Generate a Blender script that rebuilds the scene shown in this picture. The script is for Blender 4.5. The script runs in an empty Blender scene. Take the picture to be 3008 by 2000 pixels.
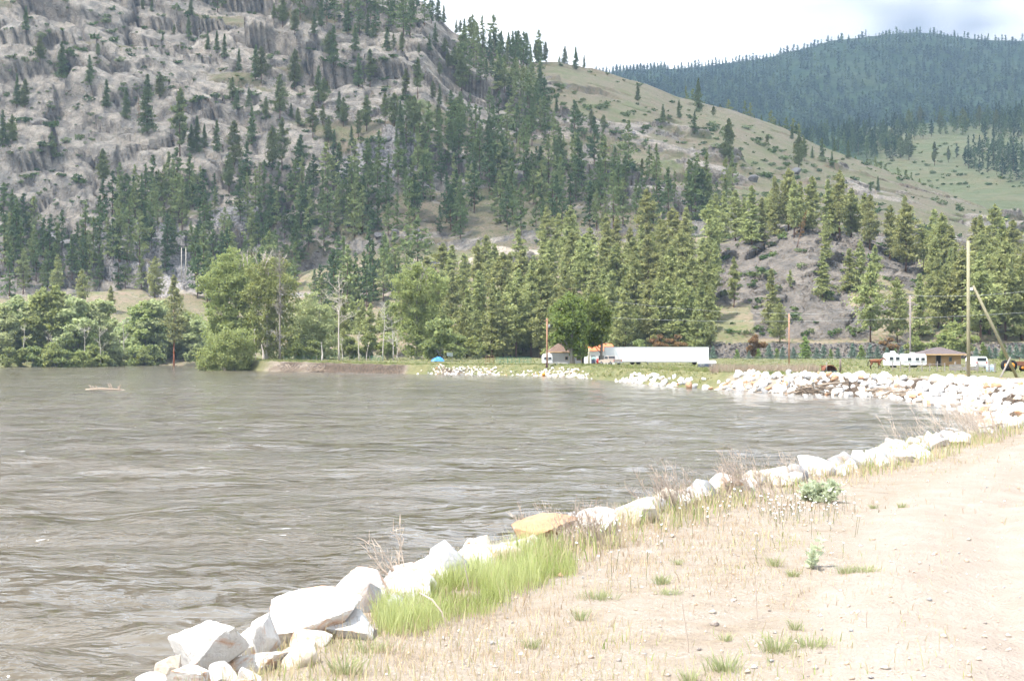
import bpy, bmesh, math, random
import numpy as np
from mathutils import Vector, Matrix
R = math.radians
random.seed(7); rng = np.random.default_rng(11)

# ------------------------------------------------------------------ camera, sky, sun, exposure
SC = bpy.context.scene
COL = SC.collection
FPX = 4442.0; PW, PH = 3008.0, 2000.0; HOR = 1040.0; EYE = 1.65
PITCH = math.atan((HOR - PH / 2) / FPX)
cam_data = bpy.data.cameras.new('camera'); cam = bpy.data.objects.new('camera', cam_data); COL.objects.link(cam)
cam_data.sensor_width = 23.7; cam_data.lens = FPX / PW * 23.7
cam_data.clip_start = 0.1; cam_data.clip_end = 30000
cam.location = (0, 0, EYE); cam.rotation_euler = (math.pi / 2 + PITCH, 0, 0)
SC.camera = cam
SUN_DIR = Vector((-0.50, -0.36, 1.02)).normalized()       # towards the sun
SUN_EL = math.asin(SUN_DIR.z); SUN_AZ = math.atan2(SUN_DIR.x, SUN_DIR.y)
sd = bpy.data.lights.new('sun', 'SUN'); sun = bpy.data.objects.new('sun', sd); COL.objects.link(sun)
sd.energy = 4.2; sd.angle = R(0.53); sd.color = (1.0, 0.955, 0.89)
sun.rotation_euler = (-SUN_DIR).to_track_quat('-Z', 'Y').to_euler()
SC.view_settings.view_transform = 'Standard'; SC.view_settings.look = 'None'
SC.view_settings.exposure = 1.40; SC.view_settings.gamma = 1.0
SC.view_settings.use_curve_mapping = False
SC.render.engine = 'CYCLES'
SC.cycles.max_bounces = 4; SC.cycles.diffuse_bounces = 2; SC.cycles.glossy_bounces = 2
SC.cycles.use_adaptive_sampling = True; SC.cycles.adaptive_threshold = 0.04; SC.cycles.adaptive_min_samples = 12
SC.cycles.transparent_max_bounces = 8; SC.cycles.volume_bounces = 0
SC.cycles.caustics_reflective = False; SC.cycles.caustics_refractive = False
SC.cycles.use_denoising = True
try: SC.cycles.denoiser = 'OPENIMAGEDENOISE'; SC.cycles.denoising_prefilter = 'ACCURATE'
except Exception: pass

class NT:
    """small node-tree helper"""
    def __init__(s, tree): s.t = tree; s.t.nodes.clear()
    def n(s, typ, ins=None, **kw):
        nd = s.t.nodes.new(typ)
        for k, v in kw.items(): setattr(nd, k, v)
        for k, v in (ins or {}).items():
            sock = nd.inputs[k]
            if isinstance(v, bpy.types.NodeSocket): s.t.links.new(v, sock)
            else: sock.default_value = v
        return nd
    def mix(s, f, a, b, mode='MIX'):
        nd = s.t.nodes.new('ShaderNodeMix'); nd.data_type = 'RGBA'; nd.blend_type = mode
        for i, v in ((0, f), (6, a), (7, b)):
            if isinstance(v, bpy.types.NodeSocket): s.t.links.new(v, nd.inputs[i])
            else: nd.inputs[i].default_value = (tuple(v) + (1,))[:4] if i else v
        return nd.outputs[2]
    def math(s, op, a, b=0.0, c=None, clamp=False):
        nd = s.t.nodes.new('ShaderNodeMath'); nd.operation = op; nd.use_clamp = clamp
        for i, v in enumerate((a, b) if c is None else (a, b, c)):
            if isinstance(v, bpy.types.NodeSocket): s.t.links.new(v, nd.inputs[i])
            else: nd.inputs[i].default_value = v
        return nd.outputs[0]
    def ramp(s, f, stops):
        nd = s.t.nodes.new('ShaderNodeValToRGB'); s.t.links.new(f, nd.inputs[0])
        el = nd.color_ramp.elements
        while len(el) < len(stops): el.new(0.5)
        for e, (p, c) in zip(el, stops):
            e.position = p; e.color = (c, c, c, 1) if isinstance(c, (int, float)) else (tuple(c) + (1,))[:4]
        return nd.outputs[0]
    def noise(s, vec, scale, detail=4, rough=0.55, dist=0.0):
        return s.n('ShaderNodeTexNoise', {'Vector': vec, 'Scale': scale, 'Detail': detail, 'Roughness': rough, 'Distortion': dist}).outputs[0]
    def mapping(s, vec, scale=(1, 1, 1), loc=(0, 0, 0), rot=(0, 0, 0)):
        return s.n('ShaderNodeMapping', {'Vector': vec, 'Scale': scale, 'Location': loc, 'Rotation': rot}).outputs[0]

world = bpy.data.worlds.new('World'); SC.world = world; world.use_nodes = True
w = NT(world.node_tree)
sky = w.n('ShaderNodeTexSky', sky_type='NISHITA', sun_disc=False, sun_elevation=SUN_EL, sun_rotation=SUN_AZ, altitude=600, dust_density=1.5)
tc = w.n('ShaderNodeTexCoord').outputs['Generated']
cl = w.noise(w.mapping(tc, (2.2, 2.2, 5.0), (0.35, 0.2, 0.55)), 1.35, 3, 0.5, 0.3)
elev = w.n('ShaderNodeSeparateXYZ', {0: tc}).outputs[2]
cl = w.math('ADD', cl, w.math('MULTIPLY', w.math('SUBTRACT', 0.42, elev, clamp=True), 0.7))          # layers overlap towards the horizon
cover = w.ramp(cl, [(0.42, 0.0), (0.56, 1.0)])                  # broken cloud over the whole sky
shade = w.ramp(w.noise(w.mapping(tc, (2.2, 2.2, 6.0), (4.0, 2.15, 0.95)), 2.1, 3, 0.5), [(0.52, 1.0), (0.70, 0.0)])
skyc = w.mix(1.0, sky.outputs[0], (0.11, 0.11, 0.11), 'MULTIPLY')
cloudc = w.mix(shade, (0.24, 0.27, 0.33), (1.12, 1.13, 1.16))
bg = w.n('ShaderNodeBackground', {'Color': w.mix(cover, skyc, cloudc), 'Strength': 1.0})
w.n('ShaderNodeOutputWorld', {'Surface': bg.outputs[0]})

# ------------------------------------------------------------------ projection helpers (photo pixels <-> world)
CA, SA = math.cos(PITCH), math.sin(PITCH)
def ray(px, py):
    xr = (px - PW / 2) / FPX; up = (PH / 2 - py) / FPX
    return np.array([xr, CA - up * SA, SA + up * CA])
def at(px, py, Y):
    d = ray(px, py); return Vector(d * (Y / d[1]) + np.array([0, 0, EYE]))
def on_z(px, py, z):
    d = ray(px, py); return Vector(d * ((z - EYE) / d[2]) + np.array([0, 0, EYE]))
def proj(P):
    P = np.asarray(P, float); x = P[..., 0]; y = P[..., 1]; z = P[..., 2] - EYE
    f = y * CA + z * SA; u = -y * SA + z * CA
    return PW / 2 + FPX * x / f, PH / 2 - FPX * u / f
def zpx(py, Y):                                    # height of a point seen at row py at depth Y
    return at(PW / 2, py, Y).z

# ------------------------------------------------------------------ numpy noise
def _h(ix, iy, iz, s):
    u = lambda q: np.asarray(q).astype(np.int32).astype(np.uint32)
    n = u(ix) * np.uint32(374761393) + u(iy) * np.uint32(668265263) + u(iz) * np.uint32(2147483647) + np.uint32((s * 974634777) & 0xffffffff)
    n = (n ^ (n >> np.uint32(13))) * np.uint32(1274126177)
    n = (n ^ (n >> np.uint32(16))) * np.uint32(2246822519)
    return ((n ^ (n >> np.uint32(15))) & np.uint32(0xffffff)) * np.float32(1.0 / 0xffffff)
def vn2(x, y, s=0):
    x = np.asarray(x, float); y = np.asarray(y, float); ix, iy = np.floor(x), np.floor(y); fx, fy = x - ix, y - iy
    fx = fx * fx * (3 - 2 * fx); fy = fy * fy * (3 - 2 * fy); ix = ix.astype(np.int32); iy = iy.astype(np.int32); z = np.zeros_like(ix)
    a, b, c, d = _h(ix, iy, z, s), _h(ix + 1, iy, z, s), _h(ix, iy + 1, z, s), _h(ix + 1, iy + 1, z, s)
    return ((a + (b - a) * fx) * (1 - fy) + (c + (d - c) * fx) * fy) * 2 - 1
def vn(x, y, z=None, s=0):
    if z is None: return vn2(x, y, s)
    x = np.asarray(x, float); y = np.asarray(y, float); z = np.asarray(z, float)
    ix, iy, iz = np.floor(x), np.floor(y), np.floor(z)
    fx, fy, fz = x - ix, y - iy, z - iz
    fx = fx * fx * (3 - 2 * fx); fy = fy * fy * (3 - 2 * fy); fz = fz * fz * (3 - 2 * fz)
    o = 0
    for dx in (0, 1):
        for dy in (0, 1):
            for dz in (0, 1):
                wt = (fx if dx else 1 - fx) * (fy if dy else 1 - fy) * (fz if dz else 1 - fz)
                o = o + wt * _h(ix + dx, iy + dy, iz + dz, s)
    return o * 2 - 1
def fbm(x, y, z=None, oct=4, s=0, gain=0.5):
    o = 0; a = 1; t = 0; f = 1
    for k in range(oct):
        o = o + a * vn(x * f, y * f, None if z is None else z * f, s + k * 17); t += a; a *= gain; f *= 2.03
    return o / t
def facets(x, y, s=0, slope=1.0):
    """tilted plane per Worley cell, highest cell plane wins softly: blocky rock relief"""
    ix, iy = np.floor(x), np.floor(y); best = np.full(x.shape, 1e9); val = np.zeros(x.shape); second = np.full(x.shape, 1e9)
    for dx in (-1, 0, 1):
        for dy in (-1, 0, 1):
            cx, cy = ix + dx, iy + dy; z0 = np.zeros_like(cx)
            px = cx + _h(cx, cy, z0, s + 1); py = cy + _h(cx, cy, z0, s + 2)
            d = (x - px) ** 2 + (y - py) ** 2
            v = (_h(cx, cy, z0, s + 3) * 2 - 1) + slope * ((_h(cx, cy, z0, s + 4) * 2 - 1) * (x - px) + (_h(cx, cy, z0, s + 5) * 2 - 1) * (y - py))
            m = d < best
            second = np.where(m, best, np.minimum(second, d)); val = np.where(m, v, val); best = np.where(m, d, best)
    return val, np.sqrt(second) - np.sqrt(best)
def sstep(a, b, x):
    t = np.clip((x - a) / (b - a), 0, 1); return t * t * (3 - 2 * t)
def inpoly(px, py, poly):
    px = np.asarray(px, float); py = np.asarray(py, float); n = len(poly)
    if px.size <= 4:
        A = np.asarray(poly, float); B = np.roll(A, -1, 0); P, Q = px.reshape(-1, 1), py.reshape(-1, 1); dy = B[:, 1] - A[:, 1]; dy = np.where(dy == 0, 1e-12, dy)
        m = ((A[:, 1] > Q) != (B[:, 1] > Q)) & (P < (B[:, 0] - A[:, 0]) * (Q - A[:, 1]) / dy + A[:, 0]); return (m.sum(1) % 2 == 1).reshape(px.shape)
    c = np.zeros(px.shape, bool)
    for i in range(n):
        x0, y0 = poly[i]; x1, y1 = poly[(i + 1) % n]
        if y0 == y1: continue
        m = ((y0 > py) != (y1 > py)) & (px < (x1 - x0) * (py - y0) / (y1 - y0) + x0); c ^= m
    return c
def poly_sd(x, y, poly, closed=True):
    x = np.asarray(x, float); y = np.asarray(y, float); n = len(poly)
    if x.size <= 64:
        A = np.asarray(poly, float); B = np.roll(A, -1, 0); A, B = (A, B) if closed else (A[:-1], B[:-1]); E = B - A; X, Y = x.reshape(-1, 1), y.reshape(-1, 1)
        t = np.clip(((X - A[:, 0]) * E[:, 0] + (Y - A[:, 1]) * E[:, 1]) / ((E ** 2).sum(1) + 1e-12), 0, 1); d = np.sqrt(((X - A[:, 0] - t * E[:, 0]) ** 2 + (Y - A[:, 1] - t * E[:, 1]) ** 2).min(1)).reshape(x.shape)
    else:
        d = np.full(x.shape, 1e18)
        for i in range(n if closed else n - 1):
            ax, ay = poly[i]; bx, by = poly[(i + 1) % n]; ex, ey = bx - ax, by - ay; X, Y = x - ax, y - ay
            t = np.clip((X * ex + Y * ey) * (1 / (ex * ex + ey * ey)), 0, 1); X -= t * ex; Y -= t * ey; np.minimum(d, X * X + Y * Y, out=d)
        d = np.sqrt(d)
    return np.where(inpoly(x, y, poly), -d, d) if closed else d

# ------------------------------------------------------------------ mesh / object helpers
def tag(o, label=None, cat=None, group=None, kind=None):
    if label: o['label'] = label
    if cat: o['category'] = cat
    if group: o['group'] = group
    if kind: o['kind'] = kind
    return o
def mesh_np(name, V, F, mats=(), smooth=False, attrs=None, midx=None):
    """V (n,3), F (m,k) all faces with k corners"""
    me = bpy.data.meshes.new(name); V = np.asarray(V, np.float32); F = np.asarray(F, np.int32); m, k = F.shape
    me.vertices.add(len(V)); me.vertices.foreach_set('co', V.ravel())
    me.loops.add(m * k); me.loops.foreach_set('vertex_index', F.ravel())
    me.polygons.add(m); me.polygons.foreach_set('loop_start', np.arange(m, dtype=np.int32) * k)
    if smooth: me.polygons.foreach_set('use_smooth', np.ones(m, bool))
    for mt in mats: me.materials.append(mt)
    if midx is not None: me.polygons.foreach_set('material_index', np.asarray(midx, np.int32))
    for nm, a in (attrs or {}).items():
        a = np.asarray(a, np.float32)
        if a.ndim == 1: at_ = me.attributes.new(nm, 'FLOAT', 'POINT'); at_.data.foreach_set('value', a)
        else:
            at_ = me.attributes.new(nm, 'FLOAT_COLOR', 'POINT'); c = np.ones((len(a), 4), np.float32); c[:, :3] = a
            at_.data.foreach_set('color', c.ravel())
    me.update(calc_edges=True); return me
def ob(name, me, parent=None, loc=None, rot=None, scale=None):
    o = bpy.data.objects.new(name, me); COL.objects.link(o)
    if parent: o.parent = parent
    if loc is not None: o.location = loc
    if rot is not None: o.rotation_euler = rot
    if scale is not None: o.scale = (scale,) * 3 if isinstance(scale, (int, float)) else scale
    return o
def grid_faces(n, m, wrap=False):
    i = np.arange(n - 1)[:, None] * m; jj = np.arange(m if wrap else m - 1)[None, :]; j2 = (jj + 1) % m
    a = (i + jj).ravel(); b = (i + j2).ravel(); c = (i + m + j2).ravel(); d = (i + m + jj).ravel()
    return np.stack([a, b, c, d], 1)
class MB:
    """collects polygons (verts + n-gon faces) for one mesh"""
    def __init__(s): s.v = []; s.f = []; s.m = []; s.mi = 0
    def add(s, vs, fs):
        o = len(s.v); s.v += [tuple(v) for v in vs]; s.f += [[i + o for i in f] for f in fs]; s.m += [s.mi] * len(fs); return s
    def box(s, x0, x1, y0, y1, z0, z1):
        vs = [(x0, y0, z0), (x1, y0, z0), (x1, y1, z0), (x0, y1, z0), (x0, y0, z1), (x1, y0, z1), (x1, y1, z1), (x0, y1, z1)]
        return s.add(vs, [(0, 3, 2, 1), (4, 5, 6, 7), (0, 1, 5, 4), (1, 2, 6, 5), (2, 3, 7, 6), (3, 0, 4, 7)])
    def tube(s, pts, rad, n=7, cap=True):
        pts = [Vector(p) for p in pts]; k = len(pts); rad = [rad] * k if isinstance(rad, (int, float)) else list(rad)
        vs = []; up = Vector((0.31, 0.12, 0.94))
        for i, p in enumerate(pts):
            d = (pts[min(i + 1, k - 1)] - pts[max(i - 1, 0)]); d = d.normalized() if d.length > 1e-9 else Vector((0, 0, 1))
            a = d.cross(up if abs(d.dot(up)) < 0.95 else Vector((1, 0, 0))).normalized(); b = d.cross(a)
            for j in range(n):
                t = 2 * math.pi * j / n; vs.append(p + (a * math.cos(t) + b * math.sin(t)) * rad[i])
        fs = [(i * n + j, i * n + (j + 1) % n, (i + 1) * n + (j + 1) % n, (i + 1) * n + j) for i in range(k - 1) for j in range(n)]
        if cap: fs += [tuple(range(n - 1, -1, -1)), tuple(range((k - 1) * n, k * n))]
        return s.add(vs, fs)
    def prism(s, prof, axis, a, b):
        """extrude 2-D profile [(p,q)..] along axis 'x' (p=y,q=z) or 'y' (p=x,q=z) from a to b"""
        n = len(prof); mk = (lambda t, p, q: (t, p, q)) if axis == 'x' else ((lambda t, p, q: (p, t, q)) if axis == 'y' else (lambda t, p, q: (p, q, t)))
        vs = [mk(a, p, q) for p, q in prof] + [mk(b, p, q) for p, q in prof]
        fs = [(i, (i + 1) % n, n + (i + 1) % n, n + i) for i in range(n)] + [tuple(range(n - 1, -1, -1)), tuple(range(n, 2 * n))]
        return s.add(vs, fs)
    def mesh(s, name, mats, smooth=False, bevel=0):
        me = bpy.data.meshes.new(name); me.from_pydata(s.v, [], s.f)
        for m in (mats if isinstance(mats, (list, tuple)) else [mats]): me.materials.append(m)
        me.polygons.foreach_set('material_index', s.m)
        bm = bmesh.new(); bm.from_mesh(me); bmesh.ops.recalc_face_normals(bm, faces=bm.faces)
        if bevel: bmesh.ops.bevel(bm, geom=bm.edges[:], offset=bevel, segments=2, affect='EDGES', profile=0.6)
        bm.to_mesh(me); bm.free()
        if smooth: me.polygons.foreach_set('use_smooth', [True] * len(me.polygons))
        me.update(); return me
    def build(s, name, mats, parent=None, smooth=False, bevel=0, **kw): return ob(name, s.mesh(name, mats, smooth, bevel), parent, **kw)
def thing(name, loc, label, cat, group=None, rz=0.0, scale=1.0):
    e = bpy.data.objects.new(name, None); COL.objects.link(e); e.empty_display_size = 0.5
    e.location = loc; e.rotation_euler = (0, 0, rz); e.scale = (scale,) * 3 if isinstance(scale, (int, float)) else scale
    return tag(e, label, cat, group)

# ------------------------------------------------------------------ materials
def material(name, fn):
    m = bpy.data.materials.new(name); m.use_nodes = True; t = NT(m.node_tree); fn(t)
    return m
def pbr(t, col, rough=0.85, normal=None, spec=0.3, **kw):
    ins = {'Base Color': col if isinstance(col, bpy.types.NodeSocket) else (tuple(col) + (1,))[:4], 'Roughness': rough, 'Specular IOR Level': spec}
    if normal is not None: ins['Normal'] = normal
    ins.update(kw)
    b = t.n('ShaderNodeBsdfPrincipled', ins); t.n('ShaderNodeOutputMaterial', {'Surface': b.outputs[0]}); return b
def bump(t, h, strength=0.5, dist=0.1): return t.n('ShaderNodeBump', {'Height': h, 'Strength': strength, 'Distance': dist}).outputs[0]
def objc(t): return t.n('ShaderNodeTexCoord').outputs['Object']
def paint(name, col, rough=0.5, spec=0.4, dirt=0.25, scale=3.0, metal=0.0):
    def fn(t):
        c = objc(t); n = t.noise(c, scale, 5, 0.6); n2 = t.noise(t.mapping(c, (6, 6, 0.7)), scale, 4)
        d = tuple(x * 0.62 + 0.02 for x in col)
        k = t.math('MULTIPLY', t.ramp(n, [(0.45, 0.0), (0.75, 1.0)]), t.ramp(n2, [(0.35, 0.3), (0.7, 1.0)]))
        pbr(t, t.mix(t.math('MULTIPLY', k, dirt), col, d), rough, None, spec, Metallic=metal)
    return material(name, fn)
def wood(name, a, b, scale=8.0):
    def fn(t):
        c = objc(t); n = t.noise(t.mapping(c, (6, 6, 0.5)), scale, 5, 0.6); n2 = t.noise(c, 1.3, 3)
        col = t.mix(n, a, b); col = t.mix(t.math('MULTIPLY', n2, 0.5), col, tuple(x * 0.6 for x in a))
        pbr(t, col, 0.85, bump(t, n, 0.4, 0.02))
    return material(name, fn)
def leafm(name, dark, light, trans=0.28, scale=0.35, rnd=0.5):
    def fn(t):
        c = objc(t); n = t.noise(c, scale, 3, 0.6); n2 = t.noise(c, scale * 6, 2)
        oi = t.n('ShaderNodeObjectInfo').outputs['Random']
        f = t.math('ADD', t.math('MULTIPLY', n, 0.5), t.math('MULTIPLY', n2, 0.5)); f = t.ramp(f, [(0.36, 0.0), (0.64, 1.0)])
        col = t.mix(f, dark, light)
        col = t.mix(t.math('MULTIPLY', oi, rnd), col, (dark[0] * 0.8 + light[0] * 0.1, dark[1] * 0.72, dark[2] * 0.75))
        d = t.n('ShaderNodeBsdfDiffuse', {'Color': col}); tr = t.n('ShaderNodeBsdfTranslucent', {'Color': t.mix(0.3, col, (0.30, 0.32, 0.14))})
        mx = t.n('ShaderNodeMixShader', {0: trans, 1: d.outputs[0], 2: tr.outputs[0]})
        t.n('ShaderNodeOutputMaterial', {'Surface': mx.outputs[0]})
    return material(name, fn)
def stuffleaf(name, stops, trans=0.25):
    """leaf material for joined masses: colour from the 'tint' attribute (one value per plant)"""
    def fn(t):
        a = t.n('ShaderNodeAttribute', attribute_name='tint').outputs['Fac']; c = objc(t)
        f = t.math('ADD', a, t.math('MULTIPLY', t.math('SUBTRACT', t.noise(c, 0.7, 3), 0.5), 0.5), clamp=True)
        col = t.ramp(f, stops)
        d = t.n('ShaderNodeBsdfDiffuse', {'Color': col}); tr = t.n('ShaderNodeBsdfTranslucent', {'Color': col})
        mx = t.n('ShaderNodeMixShader', {0: trans, 1: d.outputs[0], 2: tr.outputs[0]})
        t.n('ShaderNodeOutputMaterial', {'Surface': mx.outputs[0]})
    return material(name, fn)

def m_mountain(t):
    c = objc(t); a = t.n('ShaderNodeAttribute', attribute_name='cover').outputs['Color']
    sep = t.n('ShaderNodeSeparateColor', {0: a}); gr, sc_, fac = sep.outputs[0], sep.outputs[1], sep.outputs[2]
    n1 = t.noise(c, 0.035, 3, 0.6); n2 = t.noise(c, 0.16, 3, 0.55); n3 = t.noise(c, 0.9, 1, 0.5)
    rock = t.mix(t.ramp(n1, [(0.35, 0.0), (0.65, 1.0)]), (0.20, 0.178, 0.152), (0.355, 0.30, 0.24))
    rock = t.mix(t.ramp(n2, [(0.47, 0.0), (0.72, 0.75)]), rock, (0.42, 0.37, 0.305))
    rock = t.mix(t.ramp(n2, [(0.30, 0.9), (0.46, 0.0)]), rock, (0.11, 0.10, 0.092))
    stain = t.noise(t.mapping(c, (0.5, 0.5, 0.06)), 0.35, 2, 0.6)
    rock = t.mix(t.ramp(stain, [(0.50, 0.0), (0.70, 0.7)]), rock, (0.18, 0.163, 0.145))
    vor = t.n('ShaderNodeTexVoronoi', {'Vector': t.mapping(c, (1, 0.8, 0.55), rot=(0, 0.6, 0)), 'Scale': 0.14}, feature='DISTANCE_TO_EDGE').outputs[0]
    rock = t.mix(t.ramp(vor, [(0.0, 0.4), (0.04, 0.0)]), rock, (0.09, 0.088, 0.085))
    rock = t.mix(t.math('MULTIPLY', t.ramp(n3, [(0.55, 0.0), (0.72, 1.0)]), 0.4), rock, (0.12, 0.13, 0.075))   # lichen and tufts
    rock = t.mix(fac, rock, t.mix(0.9, rock, t.mix(t.ramp(n2, [(0.35, 0.0), (0.65, 1.0)]), (0.072, 0.066, 0.060), (0.14, 0.122, 0.105))))  # fac: darker rock on the knoll, painted crevice shade on the mountain
    scree = t.mix(t.ramp(n3, [(0.4, 0.0), (0.6, 1.0)]), (0.17, 0.158, 0.15), (0.31, 0.285, 0.265))
    g1 = t.mix(t.ramp(n1, [(0.38, 0.0), (0.62, 1.0)]), (0.185, 0.15, 0.105), (0.155, 0.145, 0.08))
    grass = t.mix(t.ramp(n2, [(0.42, 0.0), (0.68, 0.8)]), g1, (0.225, 0.17, 0.13))
    grass = t.mix(t.ramp(n3, [(0.50, 0.0), (0.68, 0.8)]), grass, (0.08, 0.105, 0.04))
    grass = t.mix(t.ramp(t.noise(t.mapping(c, (1, 1.6, 1), (40, 9, 3)), 0.028, 3, 0.6), [(0.53, 0.0), (0.66, 0.5)]), grass, (0.105, 0.14, 0.05))
    edge = t.math('ADD', gr, t.math('MULTIPLY', t.math('SUBTRACT', n2, 0.5), 1.3))
    col = t.mix(t.ramp(edge, [(0.42, 0.0), (0.58, 1.0)]), rock, grass)
    edge2 = t.math('ADD', sc_, t.math('MULTIPLY', t.math('SUBTRACT', n2, 0.5), 0.8))
    col = t.mix(t.ramp(edge2, [(0.45, 0.0), (0.6, 1.0)]), col, scree)
    hb = t.math('ADD', t.math('MULTIPLY', n2, 2.2), t.math('MULTIPLY', n3, 0.9)); 
    st = t.math('SUBTRACT', 0.8, t.math('MULTIPLY', t.ramp(edge, [(0.42, 0.0), (0.58, 1.0)]), 0.6))
    b = t.n('ShaderNodeBump', {'Height': hb, 'Strength': st, 'Distance': 1.2}).outputs[0]
    pbr(t, col, 0.95, b, 0.1)
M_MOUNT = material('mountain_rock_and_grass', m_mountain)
def m_farhill(t):
    c = objc(t); n1 = t.noise(c, 0.006, 3, 0.6); n2 = t.noise(c, 0.03, 3, 0.65); a = t.n('ShaderNodeAttribute', attribute_name='cover').outputs['Color']
    sep = t.n('ShaderNodeSeparateColor', {0: a})
    green = t.mix(t.ramp(n2, [(0.4, 0.0), (0.65, 1.0)]), (0.018, 0.038, 0.016), (0.045, 0.078, 0.026))
    mead = t.mix(t.ramp(n2, [(0.4, 0.0), (0.65, 1.0)]), (0.125, 0.14, 0.065), (0.17, 0.155, 0.085))
    pbr(t, t.mix(t.math('ADD', sep.outputs[0], t.math('MULTIPLY', t.math('SUBTRACT', n1, 0.5), 0.8), clamp=True), green, mead), 0.95, bump(t, n2, 0.6, 12.0), 0.1)
M_FAR = material('far_hill_cover', m_farhill)
def m_ground(t):
    c = objc(t); a = t.n('ShaderNodeAttribute', attribute_name='cover').outputs['Color']
    sep = t.n('ShaderNodeSeparateColor', {0: a}); road, green, dirt = sep.outputs[0], sep.outputs[1], sep.outputs[2]
    n0 = t.noise(c, 0.35, 3, 0.6); n1 = t.noise(c, 2.2, 3, 0.65); n2 = t.noise(c, 14.0, 3, 0.7); n3 = t.noise(c, 55.0, 2, 0.7)
    sand = t.mix(t.ramp(n1, [(0.35, 0.0), (0.65, 1.0)]), (0.271, 0.231, 0.187), (0.357, 0.313, 0.268))
    sand = t.mix(t.ramp(n2, [(0.54, 0.0), (0.70, 0.65)]), sand, (0.162, 0.130, 0.099))
    sand = t.mix(t.ramp(n3, [(0.56, 0.0), (0.66, 0.6)]), sand, (0.490, 0.452, 0.416))
    straw = t.mix(t.ramp(n2, [(0.4, 0.0), (0.62, 1.0)]), (0.180, 0.137, 0.095), (0.275, 0.225, 0.167))
    verge = t.mix(t.ramp(t.math('ADD', t.math('MULTIPLY', n1, 0.7), t.math('MULTIPLY', n2, 0.3)), [(0.40, 0.0), (0.60, 0.85)]), sand, straw)
    rd = t.mix(t.ramp(n1, [(0.3, 0.0), (0.7, 1.0)]), (0.282, 0.235, 0.194), (0.339, 0.288, 0.243))
    rd = t.mix(t.ramp(n3, [(0.58, 0.0), (0.70, 0.5)]), rd, (0.180, 0.146, 0.117))
    rd = t.mix(t.ramp(n0, [(0.48, 0.0), (0.72, 0.4)]), rd, (0.221, 0.179, 0.144))
    col = t.mix(t.ramp(t.math('ADD', road, t.math('MULTIPLY', t.math('SUBTRACT', n1, 0.5), 0.7)), [(0.35, 0.0), (0.65, 1.0)]), verge, rd)
    gcol = t.mix(t.ramp(n0, [(0.35, 0.0), (0.65, 1.0)]), (0.10, 0.115, 0.048), (0.17, 0.16, 0.08))
    gcol = t.mix(t.ramp(n1, [(0.5, 0.0), (0.75, 0.7)]), gcol, (0.22, 0.19, 0.10))
    col = t.mix(t.ramp(t.math('ADD', green, t.math('MULTIPLY', t.math('SUBTRACT', n0, 0.5), 0.6)), [(0.4, 0.0), (0.6, 1.0)]), col, gcol)
    dcol = t.mix(t.ramp(n1, [(0.35, 0.0), (0.65, 1.0)]), (0.042, 0.031, 0.024), (0.145, 0.112, 0.085))
    col = t.mix(t.ramp(t.math('ADD', dirt, t.math('MULTIPLY', t.math('SUBTRACT', n1, 0.5), 0.5)), [(0.4, 0.0), (0.6, 1.0)]), col, dcol)
    h = t.math('ADD', t.math('MULTIPLY', n2, 0.05), t.math('MULTIPLY', n3, 0.018))
    pbr(t, col, 0.95, t.n('ShaderNodeBump', {'Height': h, 'Strength': 0.8, 'Distance': 1.0}).outputs[0], 0.1)
M_GROUND = material('gravel_and_dry_grass_ground', m_ground)
def m_water(t):
    c = objc(t)
    p1 = t.noise(t.mapping(c, (0.11, 0.17, 1), rot=(0, 0, R(6))), 1.0, 3, 0.55, 0.5)
    w1 = t.noise(t.mapping(c, (0.42, 0.85, 1), rot=(0, 0, R(10))), 1.0, 3, 0.6, 0.1)
    w2 = t.noise(t.mapping(c, (1.9, 3.0, 1), rot=(0, 0, R(-12))), 1.0, 3, 0.62)
    w3 = t.noise(t.mapping(c, (7, 10, 1), rot=(0, 0, R(25))), 1.0, 1, 0.6)
    chop = t.ramp(p1, [(0.43, 0.05), (0.57, 1.0)])
    h = t.math('ADD', t.math('MULTIPLY', w1, 0.30), t.math('MULTIPLY', t.math('MULTIPLY', w2, chop), 0.18)); h = t.math('ADD', h, t.math('MULTIPLY', t.math('MULTIPLY', w3, chop), 0.028))
    col = t.mix(t.ramp(t.noise(t.mapping(c, (0.03, 0.09, 1)), 1.0, 3), [(0.35, 0.0), (0.65, 1.0)]), (0.092, 0.075, 0.050), (0.125, 0.103, 0.073))
    foam = t.ramp(t.math('ADD', t.math('MULTIPLY', t.noise(t.mapping(c, (1.1, 3.0, 1)), 1.0, 3, 0.7), 0.7), t.math('MULTIPLY', p1, 0.3)), [(0.665, 0.0), (0.69, 0.8)])
    col = t.mix(foam, col, (0.62, 0.63, 0.63))
    nb = t.n('ShaderNodeBump', {'Height': h, 'Strength': 1.0, 'Distance': 1.0}).outputs[0]
    pbr(t, col, t.math('ADD', 0.10, t.math('MULTIPLY', foam, 0.5)), nb, 0.5, IOR=1.5)
M_WATER = material('silty_river_water', m_water)
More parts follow.
